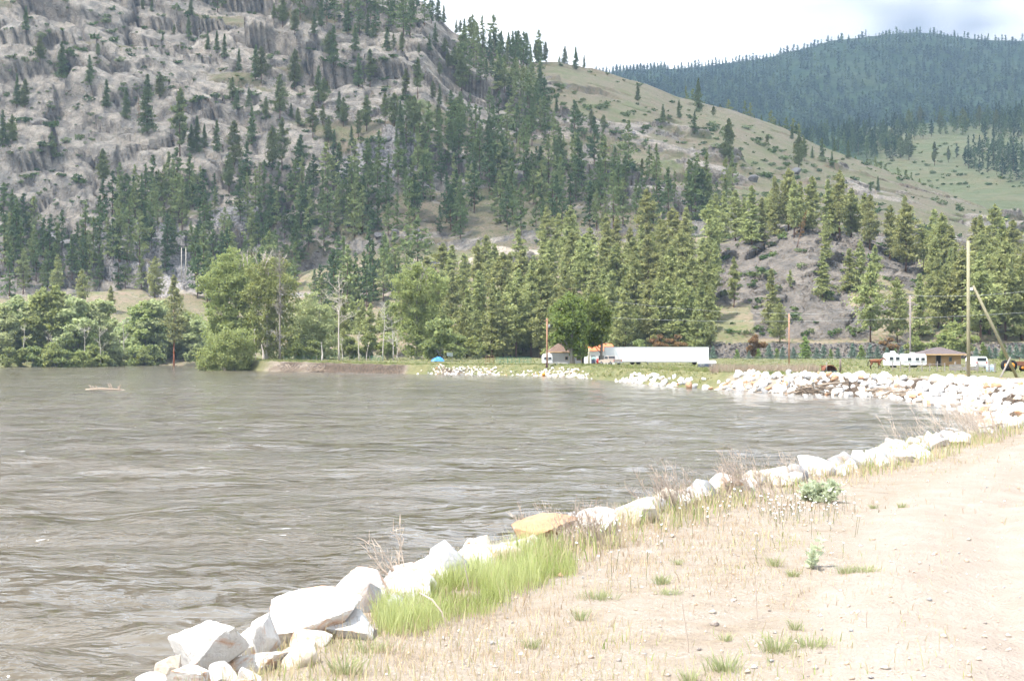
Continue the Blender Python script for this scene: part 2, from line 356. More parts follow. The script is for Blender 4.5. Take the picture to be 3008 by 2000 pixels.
def m_rock(name, base, dark, stain, amount):
    def fn(t):
        c = objc(t); oi = t.n('ShaderNodeObjectInfo').outputs['Random']
        c = t.n('ShaderNodeVectorMath', {0: c, 1: t.n('ShaderNodeCombineXYZ', {0: t.math('MULTIPLY', oi, 37.0), 1: t.math('MULTIPLY', oi, 91.0), 2: 0.0}).outputs[0]}, operation='ADD').outputs[0]
        n1 = t.noise(c, 1.6, 6, 0.62); n2 = t.noise(c, 7.0, 6, 0.68); n3 = t.noise(c, 30.0, 4, 0.7); st = t.noise(c, 2.3, 5, 0.6, 1.2)
        col = t.mix(t.ramp(n1, [(0.42, 0.0), (0.68, 0.75)]), base, dark)
        col = t.mix(t.ramp(n2, [(0.58, 0.0), (0.70, 0.55)]), col, tuple(x * 0.55 for x in dark))
        th = t.math('SUBTRACT', st, t.math('MULTIPLY', t.math('SUBTRACT', oi, 0.5), 0.22))
        col = t.mix(t.math('MULTIPLY', t.ramp(th, [(0.53, 0.0), (0.66, 1.0)]), amount), col, stain)
        h = t.math('ADD', n2, t.math('MULTIPLY', n3, 0.35))
        pbr(t, col, 0.9, t.n('ShaderNodeBump', {'Height': h, 'Strength': 0.55, 'Distance': 0.10}).outputs[0], 0.2)
    return material(name, fn)
M_RWHITE = m_rock('white_quarry_stone', (0.74, 0.72, 0.68), (0.50, 0.48, 0.46), (0.52, 0.27, 0.13), 0.75)
M_RGREY = m_rock('grey_quarry_stone', (0.36, 0.36, 0.36), (0.22, 0.22, 0.225), (0.33, 0.23, 0.16), 0.5)
M_RORANGE = m_rock('iron_stained_stone', (0.46, 0.29, 0.18), (0.36, 0.20, 0.11), (0.64, 0.56, 0.47), 0.95)
M_RTAN = m_rock('tan_stone', (0.60, 0.53, 0.44), (0.40, 0.35, 0.30), (0.50, 0.33, 0.20), 0.6)
M_RHILL = m_rock('weathered_granite', (0.20, 0.19, 0.185), (0.11, 0.105, 0.11), (0.22, 0.18, 0.15), 0.6)
M_RWALL = m_rock('road_wall_stone', (0.12, 0.115, 0.11), (0.06, 0.058, 0.06), (0.14, 0.115, 0.095), 0.6)
M_PBARK = wood('pine_bark', (0.17, 0.085, 0.05), (0.075, 0.05, 0.04), 3)
M_RBARK = wood('orange_pine_bark', (0.36, 0.13, 0.06), (0.20, 0.075, 0.04), 3)
M_CBARK = wood('cottonwood_bark', (0.30, 0.265, 0.22), (0.17, 0.15, 0.13), 3)
M_WBARK = wood('pale_bark', (0.58, 0.53, 0.46), (0.40, 0.36, 0.31), 3)
M_DEAD = wood('bleached_dead_wood', (0.60, 0.53, 0.46), (0.42, 0.36, 0.31), 4)
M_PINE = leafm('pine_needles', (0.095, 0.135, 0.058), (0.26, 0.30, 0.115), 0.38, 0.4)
M_PINEK = leafm('sun_painted_pine_needles', (0.21, 0.25, 0.10), (0.50, 0.54, 0.23), 0.42, 0.4)  # paler copy of the pine needles, sunlight put into the colour
M_FIR = leafm('fir_needles', (0.08, 0.135, 0.065), (0.22, 0.29, 0.115), 0.38, 0.4)
M_BROWN = leafm('brown_dead_needles', (0.20, 0.125, 0.06), (0.33, 0.22, 0.11), 0.38, 0.4)
M_COT = leafm('cottonwood_leaves', (0.23, 0.29, 0.10), (0.47, 0.53, 0.22), 0.48, 0.3)
M_COTP = leafm('pale_cottonwood_leaves', (0.36, 0.44, 0.20), (0.58, 0.64, 0.36), 0.48, 0.3)
M_COTD = leafm('deep_green_leaves', (0.12, 0.18, 0.05), (0.32, 0.40, 0.12), 0.46, 0.4)
M_BUSH = leafm('bush_leaves', (0.18, 0.24, 0.09), (0.40, 0.46, 0.20), 0.46, 0.5)
M_BSPR = leafm('blue_spruce_needles', (0.11, 0.17, 0.125), (0.25, 0.33, 0.27), 0.2, 0.8, 0.25)
M_YSPR = leafm('young_green_spruce_needles', (0.114, 0.190, 0.057), (0.304, 0.399, 0.123), 0.22, 0.8)
# ------------------------------------------------------------------ river outline (water level) and valley floor
WZ = -2.55
SHORE_R = [(-7.5, 2.0), (-5.6, 7.0), (-5.0, 9.5), (-4.6, 12), (-3.7, 14.5), (-1.5, 19.5), (1.6, 24.5), (5.2, 32), (8.6, 38.5), (15, 49), (22, 65), (27.5, 80), (31, 96), (33, 108), (35.4, 127),
           (36.7, 143), (33, 155), (28, 167), (22.5, 186), (19.5, 206), (15.5, 240), (11.5, 275), (4, 293), (-6, 306), (-16, 316), (-27, 327), (-41, 347), (-58, 372), (-72, 392), (-82, 412), (-88, 440), (-97, 500), (-108, 560), (-122, 625)]
SHORE_L = [(-128, 628), (-136, 590), (-146, 548), (-150, 510), (-161, 482), (-200, 462), (-300, 440), (-520, 420), (-1100, 430), (-1100, -160), (-60, -120), (-22, -30), (-10, -6)]
def chaikin(P, k=2):
    for _ in range(k):
        Q = [P[0]]
        for a, b in zip(P[:-1], P[1:]): Q += [(a[0] * .75 + b[0] * .25, a[1] * .75 + b[1] * .25), (a[0] * .25 + b[0] * .75, a[1] * .25 + b[1] * .75)]
        P = Q + [P[-1]]
    return P
SHORE_R = chaikin(SHORE_R, 1); SHORE_L = SHORE_L[:9] + SHORE_L[9:]
RIVER = SHORE_R + SHORE_L
def river_sd(x, y): return poly_sd(x, y, RIVER)
def ground_h(x, y, detail=True):
    x = np.asarray(x, float); y = np.asarray(y, float); s = river_sd(x, y)
    top = np.interp(y, [-200, 0, 40, 75, 110, 190, 230, 330, 430, 520, 620], [0, 0, -0.08, -0.42, -0.72, -0.72, -0.62, -0.68, 0.55, 1.2, 3.0])
    left = sstep(-70, -95, x); top = top * (1 - left) + left * np.interp(y, [400, 540, 620], [-1.25, -0.9, 3.0])
    top = top + 0.22 * np.exp(-(((x - 20) / 22) ** 2 + ((y - 295) / 22) ** 2))
    far = sstep(250, 300, y); slope = 0.66 * (1 - far) + far * (0.9 + 1.6 * sstep(-10, -30, x))
    slope = slope * (1 - left) + left * 0.35
    edge = s + 0.35 * vn(x * 0.3, y * 0.3, s=5) * np.minimum(1, np.abs(s) / 2)
    z = np.where(s < 0, WZ + np.maximum(s * 0.35, -2.0), WZ + edge * slope)
    k = 0.35; hmix = np.clip(0.5 + 0.5 * (z - top) / k, 0, 1); z = z * (1 - hmix) + top * hmix - k * hmix * (1 - hmix)
    if detail:
        near = np.exp(-np.hypot(x, y) / 70.0); on = sstep(3.2, 4.6, s)
        z = z + on * (0.05 * fbm(x * 0.5, y * 0.5, oct=3, s=9) + near * 0.022 * fbm(x * 3, y * 3, oct=3, s=19))
        road = (y < 160) & (x > -60)
        vg = verge(y); rut = np.exp(-((s - vg - 1.2) / 0.25) ** 2) + np.exp(-((s - vg - 2.9) / 0.25) ** 2)
        z = z - np.where(road, 0.055 * rut, 0) + np.where(road, 0.035 * np.exp(-((s - vg - 0.45) / 0.3) ** 2), 0)
    return z
def verge(y): return np.interp(y, [5, 12, 16, 22, 28, 40, 60, 100], [6.8, 6.8, 6.2, 5.6, 5.4, 5.5, 6.2, 7.0])
def gz(x, y): return float(ground_h(np.array([x]), np.array([y]), y < 60)[0])

def ground_cover(x, y):
    s = river_sd(x, y); n = fbm(x * 0.11, y * 0.11, oct=3, s=3)
    nearzone = (1 - sstep(140, 190, y))
    vg = verge(y); road = sstep(vg - 0.45, vg + 0.55, s) * (1 - sstep(vg + 4.3, vg + 5.3, s)) * nearzone
    road = road * (1 - 0.52 * (np.exp(-((s - vg - 0.8) / 0.17) ** 2) + 0.8 * np.exp(-((s - vg - 1.65) / 0.13) ** 2) + np.exp(-((s - vg - 2.5) / 0.18) ** 2) + 0.7 * np.exp(-((s - vg - 3.3) / 0.15) ** 2)))
    green = np.clip(sstep(150, 205, y) + (sstep(13, 16, s) + 0.55 * sstep(40, 110, y) * (1 - sstep(5.2, 6.2, s)) * sstep(3.2, 4.2, s)) * 0.9, 0, 1)
    green = np.clip(green * (0.85 + 0.5 * n), 0, 1)
    green = np.where((s > vg - 0.2) & (s < vg + 5), green * (1 - nearzone), green)
    cliff = sstep(250, 300, y) * sstep(-3, -14, x) * (1 - sstep(-75, -84, x)) * (1 - sstep(1.05, 1.5, s))
    slope_near = (1 - sstep(2.4, 3.4, s)) * (1 - sstep(150, 190, y))
    dirt = np.clip(cliff * (0.52 + 0.6 * vn(x * 0.10, y * 0.10, s=41)) + 0.75 * slope_near, 0, 1)
    green = green * (1 - dirt)
    return np.stack([road, green, dirt], -1)

# polar sheet round the camera: dense in front, coarse behind, reaching past the hills
ang = np.concatenate([np.linspace(-180, -24, 40)[:-1], np.linspace(-24, 24, 560), np.linspace(24, 180, 40)[1:]])
dist = np.concatenate([np.linspace(0.5, 5, 8)[:-1], np.geomspace(5, 60, 190)[:-1], np.geomspace(60, 700, 210)[:-1], np.geomspace(700, 6400, 14)])
A, D = np.meshgrid(np.radians(ang), dist)
GX, GY = np.sin(A) * D, np.cos(A) * D
GZ = ground_h(GX, GY); GS = river_sd(GX, GY); GZ = GZ - 1.3 * (1 - sstep(4.5, 8.0, GS)) * sstep(40, 52, GY)
GZ = np.where(D > 690, np.minimum(GZ, 0.0), GZ)
cov = ground_cover(GX, GY)
gv = np.stack([GX, GY, GZ], -1).reshape(-1, 3)
ground = ob('ground', mesh_np('ground', gv, grid_faces(*GX.shape)[:, ::-1], [M_GROUND], True, {'cover': cov.reshape(-1, 3)}))
tag(ground, kind='structure')
# bank strips that follow the shoreline closely (the sheet above is too coarse far away)
def bank_strip(line, step, side=1):
    L = np.array(line); seg = np.hypot(*np.diff(L, axis=0).T); cum = np.concatenate([[0], np.cumsum(seg)]); t = np.arange(0, cum[-1], step)
    P = np.stack([np.interp(t, cum, L[:, 0]), np.interp(t, cum, L[:, 1])], 1); k = np.ones(9) / 9
    T = np.gradient(P, axis=0); T = np.stack([np.convolve(np.pad(T[:, i], 4, 'edge'), k, 'valid') for i in (0, 1)], 1); T /= np.linalg.norm(T, axis=1, keepdims=True)
    N = np.stack([T[:, 1], -T[:, 0]], 1) * side; off = np.array([-2, -0.8, 0, 0.3, 0.6, 0.9, 1.2, 1.5, 1.8, 2.2, 2.7, 3.2, 3.8, 4.5, 5.5, 7, 9.5])
    X = P[:, 0][None] + off[:, None] * N[:, 0][None]; Y = P[:, 1][None] + off[:, None] * N[:, 1][None]
    Z = ground_h(X, Y); c = ground_cover(X, Y); rough = sstep(0, 0.8, off) * (1 - sstep(3, 5, off))
    Z = Z + 0.03 - 0.3 * sstep(7.5, 9.5, off)[:, None] + rough[:, None] * 0.28 * fbm(X * 0.55, Y * 0.55, oct=3, s=15)
    bite = 0.45 * fbm(X * 0.4, Y * 0.4, oct=2, s=16) * rough[:, None] * c[..., 2]; X = X + N[:, 0][None] * bite; Y = Y + N[:, 1][None] * bite
    return np.stack([X, Y, Z], -1), c
for nm, ln, st in (('river_bank', [p for p in SHORE_R if p[1] > 44], 0.6), ('far_river_bank', SHORE_L[:9], 2.0)):
    V, c = bank_strip(ln, st); o = ob(nm, mesh_np(nm, V.reshape(-1, 3), grid_faces(*V.shape[:2])[:, ::-1], [M_GROUND], True, {'cover': c.reshape(-1, 3)})); tag(o, kind='structure')

# river surface: polar grid with real swell, clipped to the neighbourhood of the river
wa = np.radians(np.concatenate([np.linspace(-100, -22, 40)[:-1], np.linspace(-22, 21, 430)])); wd = np.geomspace(5, 1100, 430)
A, D = np.meshgrid(wa, wd); X, Y = np.sin(A) * D, np.cos(A) * D
amp = np.exp(-D / 260.0)
patch = 0.5 + 0.5 * np.clip(fbm(X * 0.05, Y * 0.09, oct=3, s=71) * 2.2, -1, 1)
Z = WZ + amp * (0.24 * fbm(X * 0.33 + 0.12 * Y, Y * 0.62, oct=2, s=61) + 0.17 * patch * fbm(X * 0.9 + 0.3 * Y, Y * 1.7, oct=3, s=62) * np.exp(-D / 110) + 0.06 * patch * fbm(X * 2.8, Y * 4.6, oct=2, s=63) * np.exp(-D / 45))
S = river_sd(X, Y); F = grid_faces(*X.shape)[:, ::-1]; keep = (S.ravel()[F] < 3.5).any(1) & (S.ravel()[F].min(1) < 3.0)
F = F[keep]; used = np.unique(F); re = -np.ones(X.size, int); re[used] = np.arange(len(used))
river = ob('river_water', mesh_np('river_water', np.stack([X, Y, Z], -1).reshape(-1, 3)[used], re[F], [M_WATER], True)); tag(river, kind='structure')

# ------------------------------------------------------------------ hills: each a sheet over (bearing, distance) with real relief
PXC = np.linspace(-520, 3560, 1010)
mx_ridge = [-520, 0, 300, 600, 900, 1100, 1240, 1330, 1420, 1560, 1640, 1760, 1900, 2000, 2150, 2300, 2400, 2550, 2700, 2850, 3008, 3300, 3560]
my_ridge = [-720, -520, -400, -250, -130, -55, 5, 95, 135, 180, 178, 205, 245, 285, 320, 375, 425, 480, 535, 590, 650, 745, 820]
md_ridge = np.interp(PXC, [-520, 0, 600, 1240, 1560, 2000, 2400, 2700, 3008, 3560], [1360, 1300, 1200, 1080, 1150, 1250, 1200, 1100, 1000, 900])
ry = np.interp(PXC, mx_ridge, my_ridge)
ya = np.interp(PXC, [-520, 0, 400, 620, 900, 1100, 1400, 1700, 2000, 3008, 3560], [840, 850, 845, 835, 780, 742, 725, 700, 690, 770, 820])
yb = np.interp(PXC, [-520, 0, 200, 330, 430, 600, 900, 1100, 1500, 3560], [905, 895, 872, 862, 885, 930, 900, 860, 850, 860])
def zz(py, Y): return EYE + Y * ((HOR - py) / FPX)
nr = 400; tt = np.linspace(0, 1, nr)
ridge_z = zz(ry, md_ridge)
V = np.zeros((nr, len(PXC), 3))
for j, px in enumerate(PXC):
    d1, z1 = md_ridge[j], ridge_z[j]; za, zb = zz(ya[j], 705), zz(yb[j], 645)
    kd = [555, 585, 645, 675, 705, 705 + 0.33 * (d1 - 705), 705 + 0.7 * (d1 - 705), d1, d1 + 60, d1 + 420]
    kz = [-3, 1.5, zb, zb + (za - zb) * 0.3, za, za + (z1 - za) * 0.36, za + (z1 - za) * 0.75, z1, z1 - 6, z1 - 150]
    Yr = np.interp(tt, [0, 0.06, 0.86, 1], [555, 600, d1 + 8, d1 + 420])
    zr = np.interp(Yr, kd, kz)
    V[:, j, 1] = Yr; V[:, j, 0] = Yr * (px - PW / 2) / FPX; V[:, j, 2] = zr
# smooth along distance
for _ in range(6): V[1:-1, :, 2] = 0.25 * V[:-2, :, 2] + 0.5 * V[1:-1, :, 2] + 0.25 * V[2:, :, 2]
X, Y, Z = V[..., 0].copy(), V[..., 1].copy(), V[..., 2].copy()
U0, V0 = proj(V)
# where it is grass, in terms of the hill's own layout
GRASS = [(1560, 170), (1640, 170), (1800, 205), (2050, 290), (2450, 420), (3008, 640), (3600, 800), (3600, 900), (2300, 760), (2100, 620), (1980, 560), (1830, 500), (1700, 400), (1600, 330), (1540, 250)]
TERR = [(880, 790), (1120, 700), (1330, 712), (1620, 700), (1800, 690), (1800, 790), (1300, 860), (1000, 900), (820, 890)]
LEFTB = [(-520, 950), (-520, 880), (0, 872), (280, 845), (420, 838), (480, 900), (560, 960), (560, 1060), (-520, 1060)]
def soft(poly, w): return sstep(w, -w, poly_sd(U0, V0, poly))
grass = np.maximum.reduce([soft(GRASS, 40), soft(TERR, 25), soft(LEFTB, 18), sstep(850, 880, V0)])
gl = fbm(X * 0.012, (Y + Z) * 0.02, oct=4, s=31)
grass = np.clip(np.maximum(grass, sstep(0.12, 0.30, gl + 0.06 * sstep(900, 1500, U0) - 0.22 * sstep(900, 500, U0)) * 0.9), 0, 1)
outc = sstep(0.10, 0.24, fbm(X * 0.018 + 7, (Y + Z) * 0.03, oct=4, s=33)); grass = grass * (1 - 0.75 * outc * sstep(420, 250, Y - 705 + 200 * 0))
band = sstep(0.22, 0.34, fbm((X * 0.8 + Z) * 0.02, (X * 0.5 - Y) * 0.012, oct=3, s=37)) * sstep(330, 520, V0) * sstep(1500, 1200, U0)
scree = np.clip(band, 0, 1) * (1 - grass)
low = sstep(850, 880, V0); grass = np.maximum(grass, low * sstep(1250, 1100, U0)); scree = scree * (1 - low)
# relief
rk = 1 - grass
ua, ub = X * 0.82 - (Y + Z) * 0.35, (Y * 0.6 + Z) * 0.9 + X * 0.5          # ledges run down to the right
big = fbm(ua * 0.006, ub * 0.013, oct=3, s=51)
wx = 0.22 * fbm(X * 0.03, (Y + Z) * 0.03, oct=3, s=44); f1, e1 = facets(ua / 95 + wx, ub / 46 + wx, 1, 1.3); f2, e2 = facets(ua / 44 + 3 + wx, ub / 21 - wx, 2, 1.3); f3, e3 = facets(ua / 15 + 9 + wx, ub / 8 + wx, 3, 1.2)
crack = -2.4 * np.exp(-(e1 / 0.07) ** 2) - 1.4 * np.exp(-(e2 / 0.10) ** 2)
amt = rk * sstep(620, 720, Y)
d = 9.0 * big * (0.35 + 0.65 * rk) * sstep(640, 760, Y) + amt * (9.5 * f1 + 5.0 * f2 + 1.7 * f3 + crack * 1.2) + (1 - 0.5 * rk) * 0.8 * fbm(X * 0.05, Y * 0.05, oct=4, s=57)
knob = 6 * np.exp(-(((U0 - 1215) / 120) ** 2 + ((V0 - 330) / 90) ** 2)) + 5 * np.exp(-(((U0 - 1260) / 110) ** 2 + ((V0 - 175) / 60) ** 2)) + 6 * np.exp(-(((U0 - 560) / 130) ** 2 + ((V0 - 420) / 60) ** 2)) + 5 * np.exp(-(((U0 - 700) / 90) ** 2 + ((V0 - 120) / 60) ** 2))
d = d + knob
fade = sstep(0, 0.05, tt)[:, None] * (1 - 0.75 * np.exp(-((Y - md_ridge[None]) / 30) ** 2))
V[..., 1] -= 0.52 * d * fade; V[..., 2] += 0.72 * d * fade
MTN = V
mountain = ob('mountain', mesh_np('mountain', V.reshape(-1, 3), grid_faces(nr, len(PXC)), [M_MOUNT], False, {'cover': np.stack([grass, scree, np.clip(0.9 * np.exp(-(e1 / 0.03) ** 2) + 0.8 * np.exp(-(e2 / 0.05) ** 2) + 0.5 * np.exp(-(e3 / 0.10) ** 2), 0, 1) * rk], -1).reshape(-1, 3)}))  # third cover channel paints crevice shade along the facet edges
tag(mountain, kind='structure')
MGRASS = grass

class Surf:
    """find the world point of a hill sheet that shows at a photo pixel"""
    def __init__(s, V): s.V = V; s.u, s.v = proj(V); s.vis = np.minimum.accumulate(s.v, 0); s.cx = s.u[s.V.shape[0] // 2]
    def at(s, px, py):
        j = int(np.clip(np.searchsorted(s.cx, px), 1, len(s.cx) - 2)); j = j if abs(s.cx[j] - px) < abs(s.cx[j - 1] - px) else j - 1
        i = int(np.argmax(s.vis[:, j] <= py))
        if s.vis[i, j] > py: return None
        return s.V[i, j].copy()
    def many(s, px, py): return [s.at(a, b) for a, b in zip(px, py)]
MS = Surf(MTN)

# wooded knoll in front of it
PXK = np.linspace(1000, 3700, 620)
kr_y = np.interp(PXK, [1000, 1150, 1400, 1600, 1800, 2000, 2150, 2260, 2370, 2450, 2560, 2660, 2800, 3008, 3300, 3700], [965, 920, 830, 775, 728, 700, 690, 672, 652, 672, 700, 742, 765, 775, 790, 840])
kr_d = np.interp(PXK, [1000, 1400, 2000, 2400, 3008, 3700], [560, 590, 585, 560, 560, 570])
k0 = np.interp(PXK, [1000, 1300, 1700, 3700], [470, 455, 432, 425])
nk = 230; tk = np.linspace(0, 1, nk); V = np.zeros((nk, len(PXK), 3))
for j, px in enumerate(PXK):
    d1, z1, d0 = kr_d[j], zz(kr_y[j], kr_d[j]), k0[j]; zr_ = 5.2
    kd = [d0 - 14, d0 - 2, d0 + 3, d0 + 11, d0 + 13, d0 + 0.45 * (d1 - d0), d0 + 0.72 * (d1 - d0), d1, d1 + 12, d1 + 75]
    kz = [-1.5, 1.0, zr_, zr_ + 0.1, zr_ + 2.5, zr_ + (z1 - zr_) * 0.52, zr_ + (z1 - zr_) * 0.82, z1, z1 - 0.5, z1 - 24]
    Yr = np.interp(tk, [0, 0.88, 1], [d0 - 14, d1 + 4, d1 + 75]); V[:, j, 1] = Yr; V[:, j, 0] = Yr * (px - PW / 2) / FPX; V[:, j, 2] = np.interp(Yr, kd, kz)
X, Y, Z = V[..., 0].copy(), V[..., 1].copy(), V[..., 2].copy(); U0, V0 = proj(V)
CLIFF = [(2060, 760), (2200, 690), (2330, 660), (2470, 690), (2650, 740), (2720, 800), (2680, 850), (2560, 800), (2480, 870), (2560, 960), (2520, 985), (2230, 990), (2210, 880), (2110, 890)]
cl_ = sstep(22, -22, poly_sd(U0, V0, CLIFF)); rnd_ = sstep(0.05, 0.25, fbm(X * 0.03, (Y + Z) * 0.04, oct=3, s=81)) * sstep(1700, 2000, U0)
rockk = np.clip(np.maximum(cl_, rnd_ * 0.8), 0, 1)
ua, ub = X * 0.9 + Z * 0.3, (Y * 0.5 + Z) * 0.95 - X * 0.2
f1, e1 = facets(ua / 15 + 2, ub / 11, 6, 1.1); f2, e2 = facets(ua / 5.5, ub / 3.8, 7, 1.0)
road_shelf = sstep(1, 10, Y - (k0[None] + 13))
d = rockk * road_shelf * (2.6 * f1 + 0.9 * f2 - 1.3 * np.exp(-(e1 / 0.08) ** 2)) + road_shelf * 1.5 * fbm(X * 0.04, Y * 0.04, oct=3, s=83)
wall = sstep(-6, 0, Y - k0[None]) * (1 - sstep(2, 4, Y - k0[None])) * sstep(2030, 2080, U0); fw, ew = facets(X / 0.9, (Y + Z * 2) / 1.2, 8, 0.8)
d = d + wall * 0.35 * fw
fade = (1 - 0.8 * np.exp(-((Y - kr_d[None]) / 12) ** 2))
V[..., 1] -= 0.6 * d * fade; V[..., 2] += 0.62 * d * fade
shelf = sstep(1.5, 3.5, Y - k0[None]) * (1 - sstep(10, 12.5, Y - k0[None]))
gk = np.clip(0.72 - rockk - 0.7 * wall, 0, 1); gk = np.maximum(gk * (1 - wall), shelf)
knoll = ob('hill', mesh_np('hill', V.reshape(-1, 3), grid_faces(nk, len(PXK)), [M_MOUNT], False, {'cover': np.stack([gk, 0 * gk, 0 * gk + 1], -1).reshape(-1, 3)})); tag(knoll, kind='structure')
KS = Surf(V)

# middle-distance meadow hill and the long forested hill behind
def simple_hill(name, px0, px1, n, m, ridge, drid, base, amp, meadow, seed, drop):
    P = np.linspace(px0, px1, n); ry = np.interp(P, *ridge); rd = np.interp(P, *drid); V = np.zeros((m, n, 3)); t = np.linspace(0, 1, m)
    for j, px in enumerate(P):
        d1, z1 = rd[j], zz(ry[j], rd[j]); kd = [b[0] for b in base] + [d1, d1 + 60, d1 + drop]; kz = [zz(b[1], b[0]) for b in base] + [z1, z1 - 3, z1 - drop * 0.3]
        Yr = np.interp(t, [0, 0.9, 1], [base[0][0], d1 + 20, d1 + drop]); V[:, j, 1] = Yr; V[:, j, 0] = Yr * (px - PW / 2) / FPX; V[:, j, 2] = np.interp(Yr, kd, kz)
    for _ in range(8): V[1:-1, :, 2] = 0.25 * V[:-2, :, 2] + 0.5 * V[1:-1, :, 2] + 0.25 * V[2:, :, 2]
    d = amp * fbm(V[..., 0] * 0.0035, V[..., 1] * 0.0035, oct=5, s=seed); V[..., 2] += d * (1 - 0.9 * np.exp(-((V[..., 1] - rd[None]) / 120) ** 2))
    u, v = proj(V); md = meadow(u, v, V)
    o = ob(name, mesh_np(name, V.reshape(-1, 3), grid_faces(m, n), [M_FAR], True, {'cover': np.stack([md, 0 * md, 0 * md], -1).reshape(-1, 3)})); tag(o, kind='structure')
    return V
FV = simple_hill('far_hill', 1300, 3900, 260, 150, ([1300, 1600, 1760, 1900, 2100, 2250, 2380, 2450, 2600, 2700, 2800, 2900, 3008, 3400, 3900], [260, 232, 217, 203, 186, 167, 132, 112, 96, 86, 96, 107, 112, 150, 230]),
                 ([1300, 2400, 3900], [4300, 4700, 4500]), [(2300, 640), (2700, 470), (3400, 330)], 55, lambda u, v, V: sstep(0.1, 0.45, fbm(V[..., 0] * 0.0035, V[..., 1] * 0.0022, oct=4, s=91)) * sstep(2050, 2350, u) * 0.06, 92, 1500)
FS = Surf(FV)
BV = simple_hill('meadow_hill', 1750, 3900, 260, 120, ([1750, 2100, 2300, 2500, 2650, 2800, 3008, 3300, 3900], [420, 420, 405, 375, 362, 352, 338, 330, 360]),
                 ([1750, 3900], [2250, 2150]), [(1150, 800), (1350, 640), (1750, 470)], 14, lambda u, v, V: np.clip(sstep(2480, 2620, u) * sstep(345, 390, v) + sstep(480, 520, v), 0, 1) * 1.0, 95, 700)
BS = Surf(BV)

# ------------------------------------------------------------------ cloud sheet over the mountains (it keeps the slopes out of the sun)
def m_cloud(t):
    d = t.n('ShaderNodeBsdfDiffuse', {'Color': (0.9, 0.9, 0.9, 1)}); tr = t.n('ShaderNodeBsdfTranslucent', {'Color': (0.82, 0.91, 1.0, 1)})
    mx = t.n('ShaderNodeMixShader', {0: 0.72, 1: d.outputs[0], 2: tr.outputs[0]})
    th = t.n('ShaderNodeMixShader', {0: 0.58, 1: mx.outputs[0], 2: t.n('ShaderNodeBsdfTransparent').outputs[0]}); t.n('ShaderNodeOutputMaterial', {'Surface': th.outputs[0]})
M_CLOUD = material('cloud', m_cloud)
nx, ny = 130, 110; a = np.linspace(0, 2 * math.pi, nx, endpoint=False); r = np.linspace(0, 1, ny)
A, Rr = np.meshgrid(a, r); ed = 1 + 0.10 * fbm(np.cos(A) * 2.5, np.sin(A) * 2.5, oct=4, s=5)
OFF = SUN_DIR / SUN_DIR.z * 1330
# outline in plan: near edge follows Y=const so the valley floor stays in the sun
sq = np.maximum(np.abs(np.cos(A)), np.abs(np.sin(A))); X = OFF.x + 300 + 4300 * Rr * np.cos(A) / sq * ed; Y = (690 + OFF.y) + (1 + Rr * np.sin(A) / sq * (1 + 0.0 * ed)) * 2130
th = np.sqrt(np.clip(1 - Rr ** 4, 0, 1)); bl = fbm(X * 0.0022, Y * 0.0022, oct=4, s=6)
Zt = 1400 + th * (150 + 90 * bl); Zb = 1400 - th * (45 + 40 * fbm(X * 0.003, Y * 0.003, oct=3, s=7))
vt = np.stack([X, Y, Zt], -1).reshape(-1, 3); vb = np.stack([X, Y, Zb], -1).reshape(-1, 3); gf = grid_faces(ny, nx, True)
cloud = ob('cloud', mesh_np('cloud', np.concatenate([vt, vb]), np.concatenate([gf, gf[:, ::-1] + len(vt)]), [M_CLOUD], True)); tag(cloud, kind='structure')

# haze: even air round camera and land
hz = MB().box(-7000, 7000, -6900, 7000, -8, 1180).build('haze', material('valley_air', lambda t: t.n('ShaderNodeOutputMaterial', {'Volume': t.n('ShaderNodeVolumePrincipled', {'Color': (0.50, 0.72, 1.0, 1), 'Density': 1.35e-4, 'Anisotropy': 0.2}).outputs[0]})))
tag(hz, 'pale blue haze filling the valley air', 'haze', None, 'stuff')
# ------------------------------------------------------------------ tree builders
def leaf_tris(P, size, rs, out=None, flat=0.35, quad=False, elong=1.6):
    """small leaf-like faces at points P (n,3); out: preferred direction per point"""
    n = len(P); a = rs.normal(size=(n, 3)); a /= np.linalg.norm(a, axis=1, keepdims=True)
    if out is not None: a = a * (1 - flat) + out * flat; a /= np.linalg.norm(a, axis=1, keepdims=True) + 1e-9
    b = rs.normal(size=(n, 3)); b -= a * (a * b).sum(1, keepdims=True); b /= np.linalg.norm(b, axis=1, keepdims=True) + 1e-9
    s = size * rs.uniform(0.65, 1.35, (n, 1))
    if quad:
        V = np.stack([P - a * s * 0.5 * elong, P + b * s * 0.5, P + a * s * 0.5 * elong, P - b * s * 0.5], 1).reshape(-1, 3)
        return V, np.arange(n * 4).reshape(n, 4)
    V = np.stack([P - a * s * 0.45 + b * s * 0.38, P - a * s * 0.45 - b * s * 0.38, P + a * s * 0.75 * elong * 0.8], 1).reshape(-1, 3)
    return V, np.arange(n * 3).reshape(n, 3)
